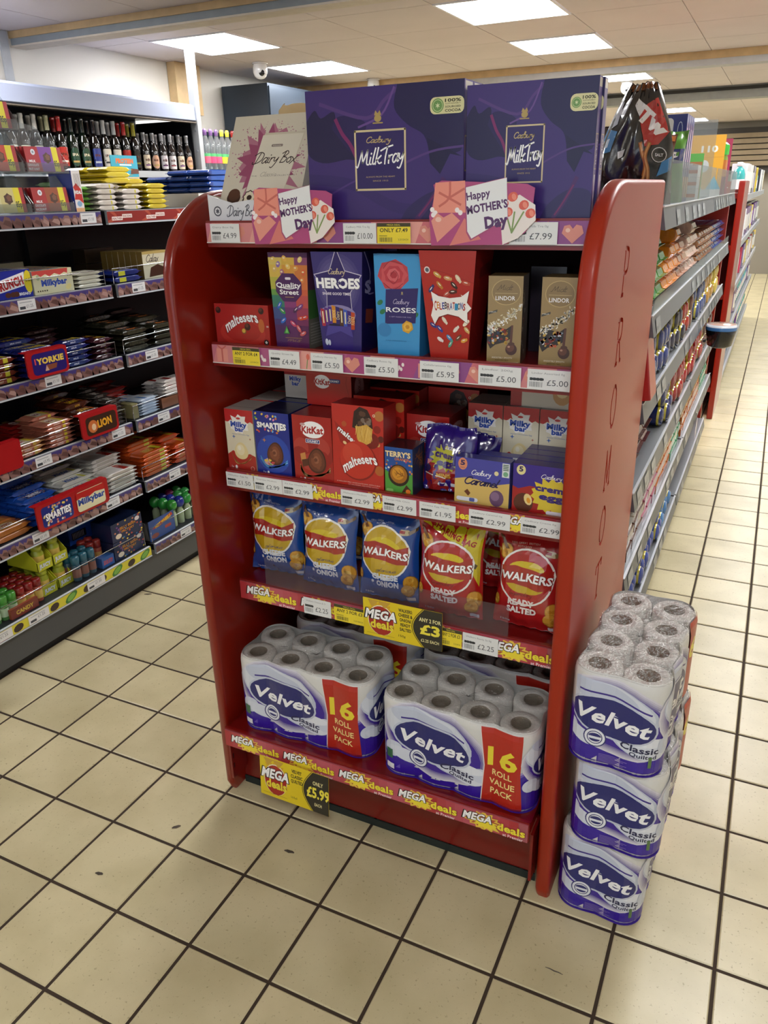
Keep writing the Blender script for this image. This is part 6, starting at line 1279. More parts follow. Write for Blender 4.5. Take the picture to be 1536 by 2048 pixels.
def dispenser(y0, label, rows, kinds):
    d = thing('bar_dispenser', label, 'dispenser', (XF-.02, y0, LV[0]), PI/2)
    W_ = .165
    for r in range(rows):
        z = r*.115; m = MB(); m.box(-W_/2, W_/2, 0, .10, z, z+.003, '#fff'); m.box(-W_/2, W_/2, -.002, 0, z, z+.03, '#fff')
        for x in (-W_/2, W_/2-.002): m.prism([(0, z), (.10, z), (.10, z+.11), (.06, z+.11), (0, z+.03)], lambda u, v, x=x: Vector((x, u, v)), (.002, 0, 0), '#fff')
        m.obj('tray', ACRYLG, d)
        m = MB(); P = [(-W_/2, z+.03), (W_/2, z+.03), (W_/2, z+.125)]+[(W_/2*math.cos(PI*k/10)*.98, z+.125+.022*math.sin(PI*k/10)) for k in range(1, 10)]+[(-W_/2, z+.125)]; m.prism(P, lambda u, v: Vector((u, .101, v)), (0, .002, 0), '#fff')
        for x in (-.07, .07): m.lathe([(.004, -.004), (.005, .004)], '#eee', 8, o=(x, .1, z+.118), axis='-y')
        m.obj('backrest', ACRYLG, d)
    for r in range(rows):
        c1, c2, tx, desc = kinds[r]; me = bar85(c1, c2, tx)
        for k in range(4):
            o = me.obj('chocolate_bar', CARD, None, (XF-.026-.016*k, y0, LV[0]+.0056+r*.115), PI/2, rot=(-.10, 0, PI/2)) if k == 0 else o.copy()
            if k: COL.objects.link(o); o.location.x = XF-.026-.016*k
            tag(o, '%s in the clear dispenser, %s' % (desc, ['front one', 'second one', 'third one', 'back one'][k]), 'chocolate bar', 'bars in the dispensers')
dispenser(.692, 'left clear plastic bar dispenser on the top shelf', 3, [('#e0d8a0', '#d8cc88', [], 'cream 85p bar'), ('#c84028', '#c84028', ['MILK'], 'orange 85p bar'), ('#b01c20', '#b01c20', [], 'topmost red 85p bar')])
dispenser(.864, 'right clear plastic bar dispenser on the top shelf', 2, [('#a81a20', '#9c4a24', ['MILK', 'CHOCOLATE', 'HAZELNUT'], 'red and brown hazelnut 85p bar'), ('#b01c28', '#7a3a9c', ['MILK', 'CHOCOLATE', 'FRUIT & NUT'], 'red and purple 85p bar')])
m = MB(); m.box(-.018, .018, 0, .10, 0, .125, '#e0dcdc', {'left': '#3048b0'}); a = Art(.036, .125); a.rect(0, 0, 1, 1, '#e4e0de'); a.poly([(0, .3), (.2, .5), (0, .6), (.4, .7), (.9, .55), (1, .2), (.5, .3)], '#c02c28')
for k in range(5): a.line([(.3+.13*k, .62), (.25+.15*k, .92)], .04, '#2a2424')
a.text('VIDAL', .5, .48, .08, '#fff', .7, bold=.08, out='#2a2020'); a.ell(.5, .2, .3, .07, '#8ab0d0', 10); a.rect(0, 0, 1, .1, '#d8a87a'); a.put(m, front(.036))
tag(m.obj('sweet_box', CARD, None, (XF-.02, .970, LV[0]), PI/2), 'white and red sweet box with black fingers drawn on it, right of the dispensers', 'sweet box')
# bags piled on the top shelf, right bay
yel = lambda a: (a.rect(0, 0, 1, 1, '#d8c42c'), a.ell(.3, .5, .16, .26, '#e8dc60', 12), a.ell(.62, .5, .1, .25, '#6a4a28', 10), a.text('nuts', .35, .5, .25, '#5a3a1c', .3, bold=.07), a.rect(.86, 0, 1, 1, '#c0a824'))
wht = lambda a: (a.rect(0, 0, 1, 1, '#dcd4cc'), a.poly([(.5, 0), (.6, 1), (.9, 1), (.8, 0)], '#c86a4a'), a.rect(.9, 0, 1, 1, '#d8cc40'))
grn = lambda a: (a.rect(0, 0, 1, 1, '#8ab858'), a.rect(.3, .2, .7, .8, '#e0e8d8'))
stack(flow(.115, .085, .016, '#cfc8be', wht, T('', '#fff', '#c8c0b4', end='#c8bc3a', endw=.14)), 'snack_bag', 'white snack bag with a yellow end on the top shelf', 'snack bag', 'white snack bags', (XS, 1.103, LV[0]), .0165, (5, 5), .092, 2, .0015, rj=.02, seed=41)
stack(flow(.115, .085, .016, '#d0c8c0', wht, T('', '#fff', '#ccc4b8', end='#c8bc3a', endw=.14)), 'snack_bag', 'white snack bag in the middle pile on the top shelf', 'snack bag', 'white snack bags', (XS, 1.222, LV[0]), .0165, (4, 5), .092, 2, .0015, rj=.02, seed=42)
stack(flow(.125, .09, .016, '#c8b42a', yel, T('', '#fff', '#c0aa30')), 'snack_bag', 'yellow nut bag in the right pile on the top shelf', 'snack bag', 'yellow nut bags', (XS, 1.351, LV[0]), .0165, (5, 6), .097, 2, .0015, rj=.02, seed=43)
stack(flow(.15, .09, .018, '#d0bc2c', yel, None, fin=.016), 'snack_bag', 'yellow nut bag sliding down the back heap', 'snack bag', 'yellow nut bags', (XS-.035, 1.20, LV[0]+.0875), .0165, (3, 3), .098, 2, .012, rj=.08, dz=.0, seed=44)
stack(flow(.10, .044, .014, '#6fa848', grn, None), 'snack_bag', 'green snack bag at the left of the heap', 'snack bag', 'green snack bags', (XS-.055, .996, LV[0]), .0148, (5, 6), .105, 2, .001, rj=.02, rz=0, seed=45)
m = MB(); m.prism([(-.075, 0), (.075, 0), (.072, .125), (-.078, .125)], lambda u, v: Vector((u, 0, v)), (0, .003, 0), '#3aa0b4'); a = Art(.15, .125); a.text('PROTEIN', .5, .84, .13, '#d8703a', .6, bold=.14, shear=.1); a.rect(.3, .70, .75, .74, '#e8f0f0'); a.rrect(.04, .46, .34, .58, '#e8f0ec', .2); a.rrect(.04, .32, .34, .44, '#e8f0ec', .2); a.poly([(.5, .1), (.6, .4), (.7, .1)], '#6a3c28'); a.poly([(.68, .45), (.72, .62), (1, .6), (1, .46)], '#6a4030'); a.ell(.82, .2, .14, .14, '#8ac4dc', 12); a.put(m, front(.15)); m.box(-.07, .07, .0035, .18, 0, .05, '#3aa0b4')
tag(m.obj('bar_box', CARD, None, (XS-.345, 1.585, LV[0]+.0725), PI/2, rot=(0, 0, PI/2)), 'turquoise open bar box with orange heading standing behind the yellow bags', 'bar box')
tag(MB().box(-.10, .10, 0, .20, 0, .072, '#c8c0b0').obj('tray', CARD, None, (XS-.345, 1.585, LV[0]), PI/2), 'plain white tray carton under the turquoise box', 'tray')
tag(MB().hexa([(-.08, 0, 0), (.09, 0, 0), (.09, .004, 0), (-.08, .004, 0)], [(-.08, .05, .14), (.09, .05, .06), (.09, .054, .06), (-.08, .054, .14)], '#c4c8ce').obj('tray', CARD, None, (XS-.22, 1.50, LV[0]), PI/2), 'pale grey open card flap behind the yellow bags', 'tray')
blu = lambda a: (a.rect(0, 0, 1, 1, '#1c4c8c'), a.poly([(0, .2), (.6, .5), (1, .4), (1, .7), (.4, .9), (0, .6)], '#e0e8f4'), a.ell(.4, .35, .12, .18, '#2a8a8a', 10), a.rect(.85, 0, 1, 1, '#c83a4a'), a.ell(.7, .2, .12, .1, '#d8d040', 8))
stack(flow(.17, .10, .02, '#1d3f88', blu, T('', '#fff', '#2858a8')), 'snack_bag', 'shiny blue snack bag beyond the yellow heap', 'snack bag', 'shiny blue bags', (XS-.0, 1.74, LV[0]+.052), .0205, (4, 4, 3), .108, 3, .004, rj=.05, seed=46)
tag(carton(.30, .05, .30, '#cfc8ba', T('', '#fff', '#d8d4cc'), None, name='tray'), 'white tray carton under the blue bags', 'tray').location = (XS+.004, 1.74, LV[0])
[o for o in bpy.data.objects if o.get('label') == 'white tray carton under the blue bags'][0].rotation_euler = (0, 0, PI/2)
m = MB(); m.box(-.09, .09, 0, .004, 0, .115, '#c8b890'); a = Art(.18, .115); a.rect(.08, .1, .35, .45, '#a8683a'); a.star(.2, .7, .06, '#5a4a34', 5, .5); a.put(m, front(.18))
tag(m.obj('tray', CARD, None, (XS-.30, 1.52, LV[0]+.002), PI/2), 'cream cardboard back of a tray behind the blue bags', 'tray')
# ---- base shelf: tubes, boxes, bottles
def tub(cap, body, lab, h=.085, r=.016):
    m = MB(); m.lathe([(r*.9, 0), (r, .004), (r, h*.62), (r*.93, h*.64), (r*.93, h*.66, cap), (r*1.02, h*.67, cap), (r*1.02, h*.94, cap), (r*.8, h, cap), (0, h, cap)], body, 16); 
    for q, a0 in enumerate((1.2, -1.2)): pass
    m.lathe([(r+.0004, h*.15, lab), (r+.0004, h*.5, lab)], lab, 16, cap=False); return m.obj('sweet_tube', GLOSS)
def grid_of(me, desc, grp, y0, dy, ny, x0, dx, nx, z, jit=.001):
    first = True; rn = random.Random(ny*7+nx)
    for i in range(nx):
        for j in range(ny):
            o = me if first else me.copy()
            if not first: COL.objects.link(o)
            first = False; o.location = (x0-dx*i, y0+dy*j, z+rn.uniform(0, jit)); o.rotation_euler = (0, 0, rn.uniform(0, 6))
            tag(o, '%s, %s in %s row' % (desc, ['first', 'second', 'third', 'fourth', 'fifth'][j], ['front', 'second', 'third', 'fourth', 'fifth', 'sixth'][i]), 'sweets', grp)
zb = LV[5]+.0005
grid_of(tub('#4a9c3c', '#5a9a50', '#c8e0b8'), 'green capped sweet tube on the base shelf', 'green sweet tubes', .332, .0345, 4, XS-.03, .035, 3, zb)
grid_of(tub('#8c2020', '#b8604c', '#e0c060'), 'red capped sweet tube on the base shelf', 'red sweet tubes', .470, .0345, 3, XS-.03, .035, 4, zb)
grid_of(tub('#2c6478', '#3a5a6a', '#8a5a50', .095), 'teal capped sour spray bottle on the base shelf', 'teal spray bottles', .7045, .036, 3, XS-.02, .04, 2, zb)
grid_of(tub('#8a2a24', '#9a5040', '#c8a060', .095), 'red capped spray bottle behind the small blue box', 'red spray bottles', .814, .035, 2, XS-.06, .04, 2, zb)
stack(carton(.11, .035, .012, '#a84a34', lambda a: (a.rect(0, 0, 1, 1, '#8a3a2c'), a.text('CANDY', .5, .5, .4, '#e0c040', .6, bold=.08)), None, name='sweet_box'), 'sweet_box', 'low printed sweet tray in front of the red tubes', 'sweet box', None, (XS+.0012, .455, zb), 0, 1, seed=50)
jb = lambda a: (a.rect(0, 0, 1, 1, '#c8cc30'), a.text('JUICY', .32, .55, .22, '#e8f0f8', .5, bold=.09, out='#24508a'), a.poly([(.6, 1), (.85, .4), (1, .5), (1, 1)], '#e0d840'), a.ell(.78, .5, .1, .16, '#d87a3a', 12), a.rrect(.55, .08, .95, .26, '#4a8a8a', .4))
for k, (y, z, lab) in enumerate(((.60, zb, 'lower left yellow bottle carton on the base shelf'), (.60, zb+.0945, 'upper left yellow bottle carton on the base shelf'), (.672, zb, 'lower right yellow bottle carton on the base shelf'), (.668, zb+.0945, 'upper right yellow bottle carton on the base shelf'))):
    yy = y-.01
    t = thing('bottle_carton', lab, 'carton', (XS-.03-.0*k, yy, z), PI/2); m = MB(); w = .064
    m.box(-w/2, w/2, 0, .002, 0, .035, '#c8cc30'); m.box(-w/2, w/2, .148, .15, 0, .08, '#c8cc30'); m.box(-w/2, w/2, .0021, .1479, 0, .0015, '#b4b828')
    for x in (-w/2, w/2-.0015): m.prism([(.0, .0), (.15, 0), (.15, .08), (.05, .08), (0, .035)], lambda u, v, x=x: Vector((x, u, v)), (.0015, 0, 0), '#c8cc30')
    a = Art(w, .035); a.text('JUICY', .5, .5, .4, '#e8f0f8', .7, bold=.08, out='#24508a'); a.put(m, front(w)); m.obj('carton', CARD, t)
for k, (y, z) in enumerate(((.590, zb), (.590, zb+.0945), (.662, zb), (.658, zb+.0945))):
    for q in range(2):
        m = MB(); m.lathe([(.02, 0), (.021, .003), (.021, .055), (.017, .064), (.017, .068, '#b8c43c'), (.019, .069, '#b8c43c'), (.019, .088, '#b8c43c'), (.0, .09, '#b8c43c')], '#a8b43c', 16); m.lathe([(.0214, .018, '#e0c060'), (.0214, .048, '#d88a3a')], '#e0c060', 16, cap=False)
        tag(m.obj('sour_bottle', GLOSS, None, (XS-.06-.055*q, y, z+.002), 0), 'lime capped sweet bottle in the %s yellow carton, %s one' % (['lower left', 'upper left', 'lower right', 'upper right'][k], ['front', 'rear'][q]), 'sweets')
jf = lambda a: (a.rect(0, 0, 1, 1, '#1c2a50'), [a.ell(random.Random(i).random(), random.Random(i+50).random(), .03, .05, ['#c8503a', '#3a7ab0', '#e0c040', '#7a4a9a', '#d88a6a'][i % 5], 8) for i in range(26)], a.text('JELLY BEAN', .52, .62, .14, '#c8882c', .5, bold=.08), a.text('FACTORY', .52, .42, .12, '#c8882c', .4, bold=.08), a.ell(.2, .25, .1, .14, '#e8d8c0', 12), a.ell(.85, .75, .08, .12, '#e8e0e0', 12))
stack(carton(.160, .072, .10, '#1a2446', jf, T('', '#fff', '#15203e'), name='sweet_box'), 'sweet_box', 'dark blue bean box by the bay joint on the base shelf', 'sweet box', 'dark blue bean boxes', (XS, .954, zb), .073, 2, seed=51)
stack(carton(.14, .075, .09, '#1c3c9a', lambda a: (a.rect(0, 0, 1, 1, '#2450b0'), a.rect(.1, .2, .6, .6, '#141828'), [a.rect(.14+.05*i, .25, .16+.05*i, .55, '#b0b8c8') for i in range(8)], a.rect(0, .8, 1, 1, '#4a8ad0')), None, name='sweet_box'), 'sweet_box', 'bright blue box end with a barcode, behind the base shelf goods', 'sweet box', None, (XS-.13, .86, zb+.0765), 0, 1, seed=52)
stack(carton(.14, .075, .09, '#14204a', None, None, name='sweet_box'), 'sweet_box', 'dark box supporting the bright blue box', 'sweet box', None, (XS-.13, .86, zb), 0, 1, seed=53)
stack(carton(.060, .04, .035, '#2458a0', lambda a: (a.rect(0, 0, 1, 1, '#2a60a8'), a.text('SOUR STOP', .5, .5, .4, '#d84a3a', .7, bold=.08)), None, name='sweet_box'), 'sweet_box', 'small blue tray with red lettering in front of the red capped bottles', 'sweet box', None, (XS, .836, zb), 0, 1, seed=54)
hw = lambda a: (a.poly([(0, 0), (1, 0), (1, .75), (.5, 1), (.3, .85), (0, .5)], '#3a5a9c'), a.poly([(.1, .55), (.3, .7), (.9, .95), (.95, .8), (.4, .55)], '#c83a28'), a.text('HOT WHEELS', .55, .72, .16, '#e8c83a', .6, rot=.2, bold=.09), a.ell(.2, .2, .15, .12, '#9a4a3a', 12), a.rrect(.6, .3, .85, .45, '#c84a3a', .3))
m, F, S_, T_, L_ = quadbox(.15, .085, .002, col='#34508c'); a = Art(.15, .085); hw(a); a.put(m, F); m.box(-.075, .075, .0021, .16, 0, .003, '#5a5a60'); m.prism([(0.003, 0.0), (.16, 0), (.16, .11), (.02, .075)], lambda u, v: Vector((-.075, u, v)), (.002, 0, 0), '#6a6a66')
tag(m.obj('toy_candy_box', CARD, None, (XS, 1.142, zb), PI/2), 'blue open box with a toy car on it in the right bay base shelf', 'sweet box')
for k in range(12):
    c = ['#3a9c3c', '#2a3a9c', '#3aa848', '#8c2a5a', '#3aa848', '#2a3aa8', '#44a850', '#46b058', '#3aa848', '#2a3a9c', '#8c2a5a', '#3aa848'][k]; i, j = divmod(k, 4)
    m = MB(); m.lathe([(.014, 0), (.015, .004), (.015, .055), (.009, .064), (.009, .07, c), (.016, .073, c), (.0215, .084, c), (.0225, .095, c), (.018, .108, c), (.009, .115, c), (0, .117, c)], '#b8c8a0', 16)
    tag(m.obj('ball_top_bottle', GLOSS, None, (XS-.025-.045*i, 1.2385+.046*j, zb), 0), '%s ball topped sweet bottle, %s' % ({'#3a9c3c': 'green', '#2a3a9c': 'blue', '#3aa848': 'green', '#8c2a5a': 'pink', '#2a3aa8': 'blue', '#44a850': 'green', '#46b058': 'green'}[c], '%s of four in the %s row' % (ORD[j], ['front', 'middle', 'back'][i])), 'sweets', 'ball topped bottles')
litter(-.55, .98, 'dark curled scrap on the floor below the left shelving', .03, .5, .01)
for (x, y, L, rz, lab) in ((.36, .05, .022, .8, 'dark leaf scrap on the tiles left of the red unit'), (.29, -.14, .02, .2, 'dark leaf scrap on the tiles in the left foreground'), (.66, .1, .026, .1, 'torn dark scrap just in front of the red unit'), (1.31, .06, .036, -.05, 'thin brown straw on the tiles in front of the paper stack')):
    litter(x, y, lab, L, rz, .003 if 'straw' in lab else .009)
# ================================================================ beer wall unit, left background
bu = thing('beer_shelving', 'black backed wall shelving with a pale lit canopy and rows of beer bottles', 'shelving', (-2.6, 1.5, 0))
BO = Vector((2.6, -1.5, 0))
def bobj(m, name, mt, parent=bu): o = m.obj(name, mt, parent); o.location = BO if parent is bu else (0, 0, 0); return o
BL = -.2
bobj(MB().box(-2.86, -2.84, BL, 3.84, .1, 1.99, '#15161a'), 'back_panel', DARK)
CANO = mat('canopy_panel', '#8f96ac', rough=.35, coat=.2)
m = MB(); m.prism([(-2.86, 2.045), (-2.32, 2.045), (-2.30, 2.03), (-2.295, 1.945), (-2.32, 1.935), (-2.34, 1.96), (-2.86, 1.97)], lambda u, v: Vector((u, BL, v)), (0, 3.84-BL, 0), '#c3c8d6'); bobj(m, 'canopy', CANO)
m = MB(); m.box(-2.335, -2.293, BL, 3.84, 1.928, 1.9345, '#6a6055'); bobj(m, 'canopy_trim', MATT)
for k, z in enumerate((1.612, 1.27, .93, .6, .25)):
    s = bobj(MB().box(-2.84, -2.30, BL, 3.84, z-.03, z, '#24262c'), 'shelf', METAL); bobj(MB().box(-2.2995, -2.29, BL, 3.84, z-.035, z+.004, '#c8ccd2'), 'price_strip', METAL, s)
bobj(MB().cbox(-2.34, -2.285, 3.842, 3.885, .001, 2.39, '#c9ccd0', .004), 'end_post', METAL); bobj(MB().box(-2.86, -2.35, 3.845, 3.87, .001, 1.95, '#2a2c32'), 'end_panel', METAL)
for z in (1.75, 1.88, 2.01): bobj(MB().lathe([(.009, 0), (.009, .003)], '#8a8e94', 10, o=(-2.3125, 3.842, z), axis='-y'), 'post_hole', MATT)
def beer(tall, glass, foil, label, accent):
    H = .285 if tall else .235; r = .031 if tall else .030; m = MB(); fz = .70 if tall else .80
    m.lathe([(r*.92, 0), (r, .006), (r, H*.50), (r*.93, H*.56), (r*.62, H*.66), (r*.48, H*.73), (r*.44, H*fz), (r*.44, H*fz+.001, foil), (r*.40, H*.93, foil), (r*.46, H*.94, foil), (r*.46, H*.985, foil), (r*.42, H, foil), (0, H, foil)], glass, 20)
    a = Art(r*2.0, H*.36); a.ell(.5, .5, .5, .5, label, 18) if accent == 'o' else a.rrect(.02, .0, .98, 1, label, .15); a.text(random.Random(int(H*1e4)+len(label)).choice(['ALE', 'BEER', 'IPA']), .5, .62, .14, '#5a2a20' if label != '#2a4a34' else '#d8d0b0', .5, bold=.08); a.rect(.2, .2, .8, .3, accent if accent != 'o' else '#c8a860')
    a.put(m, lambda u, v, l: Vector(((r+.0006+l*3)*math.sin((u/(2*r)-.5)*2.0), -(r+.0006+l*3)*math.cos((u/(2*r)-.5)*2.0), H*.08+v)), cut=.008)
    return m.obj('beer_bottle', BOTTLE)
protos = [beer(1, '#120c0a', '#15131a', '#2c3a8c', '#c8ccd8'), beer(1, '#100c0a', '#a8a49c', '#d8d0b8', '#a85a30'), beer(1, '#0e0c0a', '#8c8a6a', '#d8ccaa', 'o'), beer(1, '#0e0c0a', '#a01818', '#b83028', '#e8c8b8'), beer(1, '#0f1a10', '#1c2420', '#2a4a34', 'o'), beer(1, '#14100c', '#a8a8a8', '#e0d8c8', '#3a3a3a'), beer(1, '#100c0a', '#8a8428', '#1a1614', '#8a8428')]
shorts = [beer(0, '#140e0e', '#8c8c90', '#d8a88a', 'o'), beer(0, '#120c10', '#a0a0a4', '#d8d0d4', '#5a2a5a'), beer(0, '#140a0c', '#a8a8ac', '#e0d8d8', '#8a2a3a'), beer(0, '#100c0c', '#78787c', '#d8c8b0', '#6a3a7a')]
ORD2 = ORD+['eleventh', 'twelfth', 'thirteenth', 'fourteenth', 'fifteenth', 'sixteenth', 'seventeenth', 'eighteenth', 'nineteenth', 'twentieth', 'last']
seq = [0, 0, 5, 1, 1, 2, 3, 4, 4, 0, 5, 5, 3, 6, 6]; used_ = set(); names_ = ['a navy cap', 'a grey foil cap', 'a cream foil cap', 'a red foil cap', 'a dark green label', 'a silver cap', 'a gold neck']
for k in range(21):
    y = 2.02+.0875*k
    if y > 3.80: break
    sh = y > 3.32; me = shorts[k % 4] if sh else protos[seq[(k-1) % 15]]; nm = ['an oval orange label', 'a purple topped label', 'a maroon label', 'a cream and purple label'][k % 4] if sh else names_[seq[(k-1) % 15]]
    for r in range(2):
        if (me.name, 0) not in used_: o = me; used_.add((me.name, 0))
        else: o = me.copy(); COL.objects.link(o)
        o.location = (-2.345-.075*r, y+.01*(k % 2)*0+.03*r, 1.6125); o.rotation_euler = (0, 0, PI/2+random.Random(k).uniform(-.15, .15)-.40)
        tag(o, '%s beer bottle with %s, %s from the left, %s row' % ('short dark' if sh else 'dark', nm, ORD2[k], ['front', 'back'][r]), 'bottle', 'beer bottles in the wall unit')
# clear flavoured water bottles beyond the post
wr_ = thing('drinks_rack', 'dark rack of clear flavoured drink bottles beyond the white post', 'shelving', (-2.6, 4.4, 0))
for z in (1.63, 1.2, .8, .35): MB().box(-.27, .27, -.36, .8, z-.03, z, '#2a2e36').obj('shelf', METAL, wr_)
MB().box(-.27, -.25, -.36, .8, .001, 1.94, '#3a4652').obj('back_panel', METAL, wr_); MB().box(-.25, .27, .79, .81, .001, 1.94, '#3a4652').obj('side_panel', METAL, wr_)
CLB = clear('clear_bottle', '#e4ecec', refl=.12, rough=.06, haze=.10)
for k in range(11):
    cap, lab = [('#6a4a7a', '#d8607a'), ('#6a4a7a', '#d8507a'), ('#6a4a7a', '#cf5a80'), ('#d8c83a', '#d8c83a'), ('#d8c83a', '#e0cc3a'), ('#7a1a18', '#a8c83a'), ('#7a1a18', '#a02020'), ('#7a1a18', '#a02020')][k % 8]
    t = thing('drink_bottle', 'clear drink bottle with a %s cap, %s from the white post' % ({'#6a4a7a': 'purple', '#d8c83a': 'yellow', '#7a1a18': 'dark red'}[cap], (ORD+['eleventh'])[k]), 'bottle', (-2.40, 4.06+.068*k, 1.6305), 0)
    MB().lathe([(.028, 0), (.03, .005), (.03, .10), (.027, .13), (.03, .16), (.024, .20), (.012, .235), (.011, .245)], '#fff', 18, cap=False).obj('body', CLB, t)
    MB().lathe([(.0305, .05, lab), (.0305, .095, '#58b070'), (.0305, .115, '#e08a4a')], lab, 18, cap=False).obj('label_band', GLOSS, t); MB().lathe([(.0145, .236), (.015, .25), (.016, .268), (.010, .28), (0, .282)], cap, 14).obj('cap', GLOSS, t)

# ================================================================ right aisle gondola
gr = thing('aisle_shelving', 'red and grey aisle shelving of biscuits and snacks along the right aisle', 'shelving', (.85, 2.3, 0))
RO = Vector((-.85, -2.3, 0)); XR = 1.262; RV = [1.405, 1.16, .945, .705, .455, .195]
def robj(m, name, mt, parent=gr): o = m.obj(name, mt, parent); o.location = RO if parent is gr else (0, 0, 0); return o
robj(MB().box(.83, .85, .92, 3.70, .1, 1.42, '#3a0d0c'), 'back_panel', MATT)
robj(MB().box(.45, 1.20, .92, 3.70, 0, .10, '#1c1c1e'), 'toe_kick', DARK); robj(MB().box(.86, 1.245, .91, 3.70, .10, .16, '#8a8d90'), 'base_plinth', METAL)
robj(MB().cbox(.42, 1.235, 3.712, 3.737, .001, 1.38, '#a8240e', .004), 'end_panel', RED)
for li, z in enumerate(RV):
    for bi, (y0, y1) in enumerate(((.925, 2.335), (2.352, 3.695))):
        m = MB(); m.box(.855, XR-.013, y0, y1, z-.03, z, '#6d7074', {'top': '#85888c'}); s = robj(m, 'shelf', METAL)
        m = MB(); m.hexa([(XR-.0125, y0, z-.044), (XR+.002, y0, z-.046), (XR+.002, y1, z-.046), (XR-.0125, y1, z-.044)], [(XR-.0125, y0, z+.003), (XR-.008, y0, z+.004), (XR-.008, y1, z+.004), (XR-.0125, y1, z+.003)], '#6a6f78', {'left': '#2a2c30'}); m.box(XR-.012, XR-.005, y0, y1, z+.004, z+.007, '#c8ccd2'); robj(m, 'price_channel', METAL, s)
        rn = random.Random(li*3+bi); y = y0+.05
        while y < y1-.12:
            if rn.random() < .55:
                m = MB(); w = .075; a = Art(w, .036); a.rect(0, 0, 1, 1, '#8f949c'); a.rect(.08, .2, .4, .45, '#5a5e64'); a.text('£1.%d9' % rn.randint(0, 9), .66, .4, .3, '#5a5e66', .4)
                a.put(m, flat((XR+.0026, y, z-.043), (0, 1, 0), (-.009, 0, .048))); robj(m, 'price_ticket', CARD, s)
            y += rn.uniform(.1, .2)
        hh = (.105, .04, .02, .02, .03, .035)[li]
        if li < 2:
            yb = [(y0+.005, y1-.005)] if li else ([(y0+.005, y1-.005)])
            for a0, a1 in yb:
                r = MB(); r.hexa([(XR-.0105, a0, z+.007), (XR-.0075, a0, z+.007), (XR-.0075, a1, z+.007), (XR-.0105, a1, z+.007)], [(XR-.0105, a0+.03, z+hh), (XR-.0075, a0+.03, z+hh), (XR-.0075, a1-.02, z+hh), (XR-.0105, a1-.02, z+hh)], '#fff'); robj(r, 'shelf_riser', ACRYLG, s)
ROWN = ['top', 'second', 'third', 'fourth', 'fifth', 'base']
cnt = {}
def rput(o, li, y, x, dz, desc, cat, grp, rz=0, rot=None, first=False):
    o.location = (x, y, RV[li]+dz+.0005); o.rotation_euler = rot if rot else (0, 0, rz)
    cnt[li] = cnt.get(li, 0)+1
    tag(o, desc, cat, grp)
def use(pool, k, made):
    me = pool[k]
    if k in made: o = me.copy(); COL.objects.link(o); return o
    made.add(k); return me
# second shelf: flow packs end-on to the aisle
def pk(L, D, H, c, t, tc, e, name='biscuit_pack'):
    return flow(L, D, H, c, T(t, tc, None, .6, .4, e, endw=.2), T('', '#fff', None), fin=.01, name=name)
def pile(li, y0, y1, pool, n, dy, dzs, x, grp, names, rj=.02, tiltz=0, seed=0, xr=0, cat='biscuits'):
    rn = random.Random(seed); made = set(); y = y0; col = 0
    while y < y1:
        k = min(len(pool)-1, int((y-y0)/(y1-y0)*len(pool))); nn = n if isinstance(n, int) else n[col % len(n)]
        for q in range(nn):
            o = use(pool, k, made); rput(o, li, y+rn.uniform(-.003, .003), x+rn.uniform(-xr, xr), (dzs+.0009)*q, '%s, %s in %s pile' % (names[k], ['bottom', 'second', 'third', 'fourth', 'top'][q] if nn > 1 else 'single', ordw(col+1)+' nearest'), cat, grp, rz=rn.uniform(-rj, rj))
        y += dy; col += 1
pile(1, 1.018, 2.22, [pk(.19, .105, .042, '#2a8a28', 'MINT', '#e8f4f0', '#6ac85a'), pk(.19, .105, .042, '#e08a1c', 'FLAPJACK', '#3a2010', '#f0b83a'), pk(.19, .105, .042, '#a86a48', 'CRUNCH', '#f4e8d8', '#e05a3a'), pk(.19, .105, .042, '#d8b8a8', 'OAT', '#6a2a4a', '#c8344a')], (3, 4, 3, 2), .115, .0425, 1.135, 'packs on the second right shelf', ['green pack on the second shelf', 'orange pack on the second shelf', 'brown pack on the second shelf', 'beige pack on the second shelf'], seed=3)
pile(1, 2.42, 3.65, [pk(.18, .085, .028, '#a8744c', 'OAT', '#e8e0d0', '#b8a080'), pk(.18, .085, .028, '#2c4a9c', 'MILK', '#e8e8f0', '#d8d8e0')], 4, .10, .029, 1.135, 'far packs on the second right shelf', ['tan pack on the second shelf far bay', 'blue pack on the second shelf far bay'], seed=4)
rb = MB().cbox(-.035, .035, -.05, .05, 0, .150, '#b0201c', .004); rput(rb.obj('biscuit_box', CARD), 2, .980, 1.238, .009, 'bright red box poking out beside the red panel edge', 'biscuits', None, rot=(0, -.15, 0))
o = pk(.16, .075, .03, '#c03a34', 'SALE', '#f0e0e0', '#d87a70'); rput(o, 1, .932, 1.165, .006, 'red and white pack at the near end of the second right shelf', 'biscuits', None)
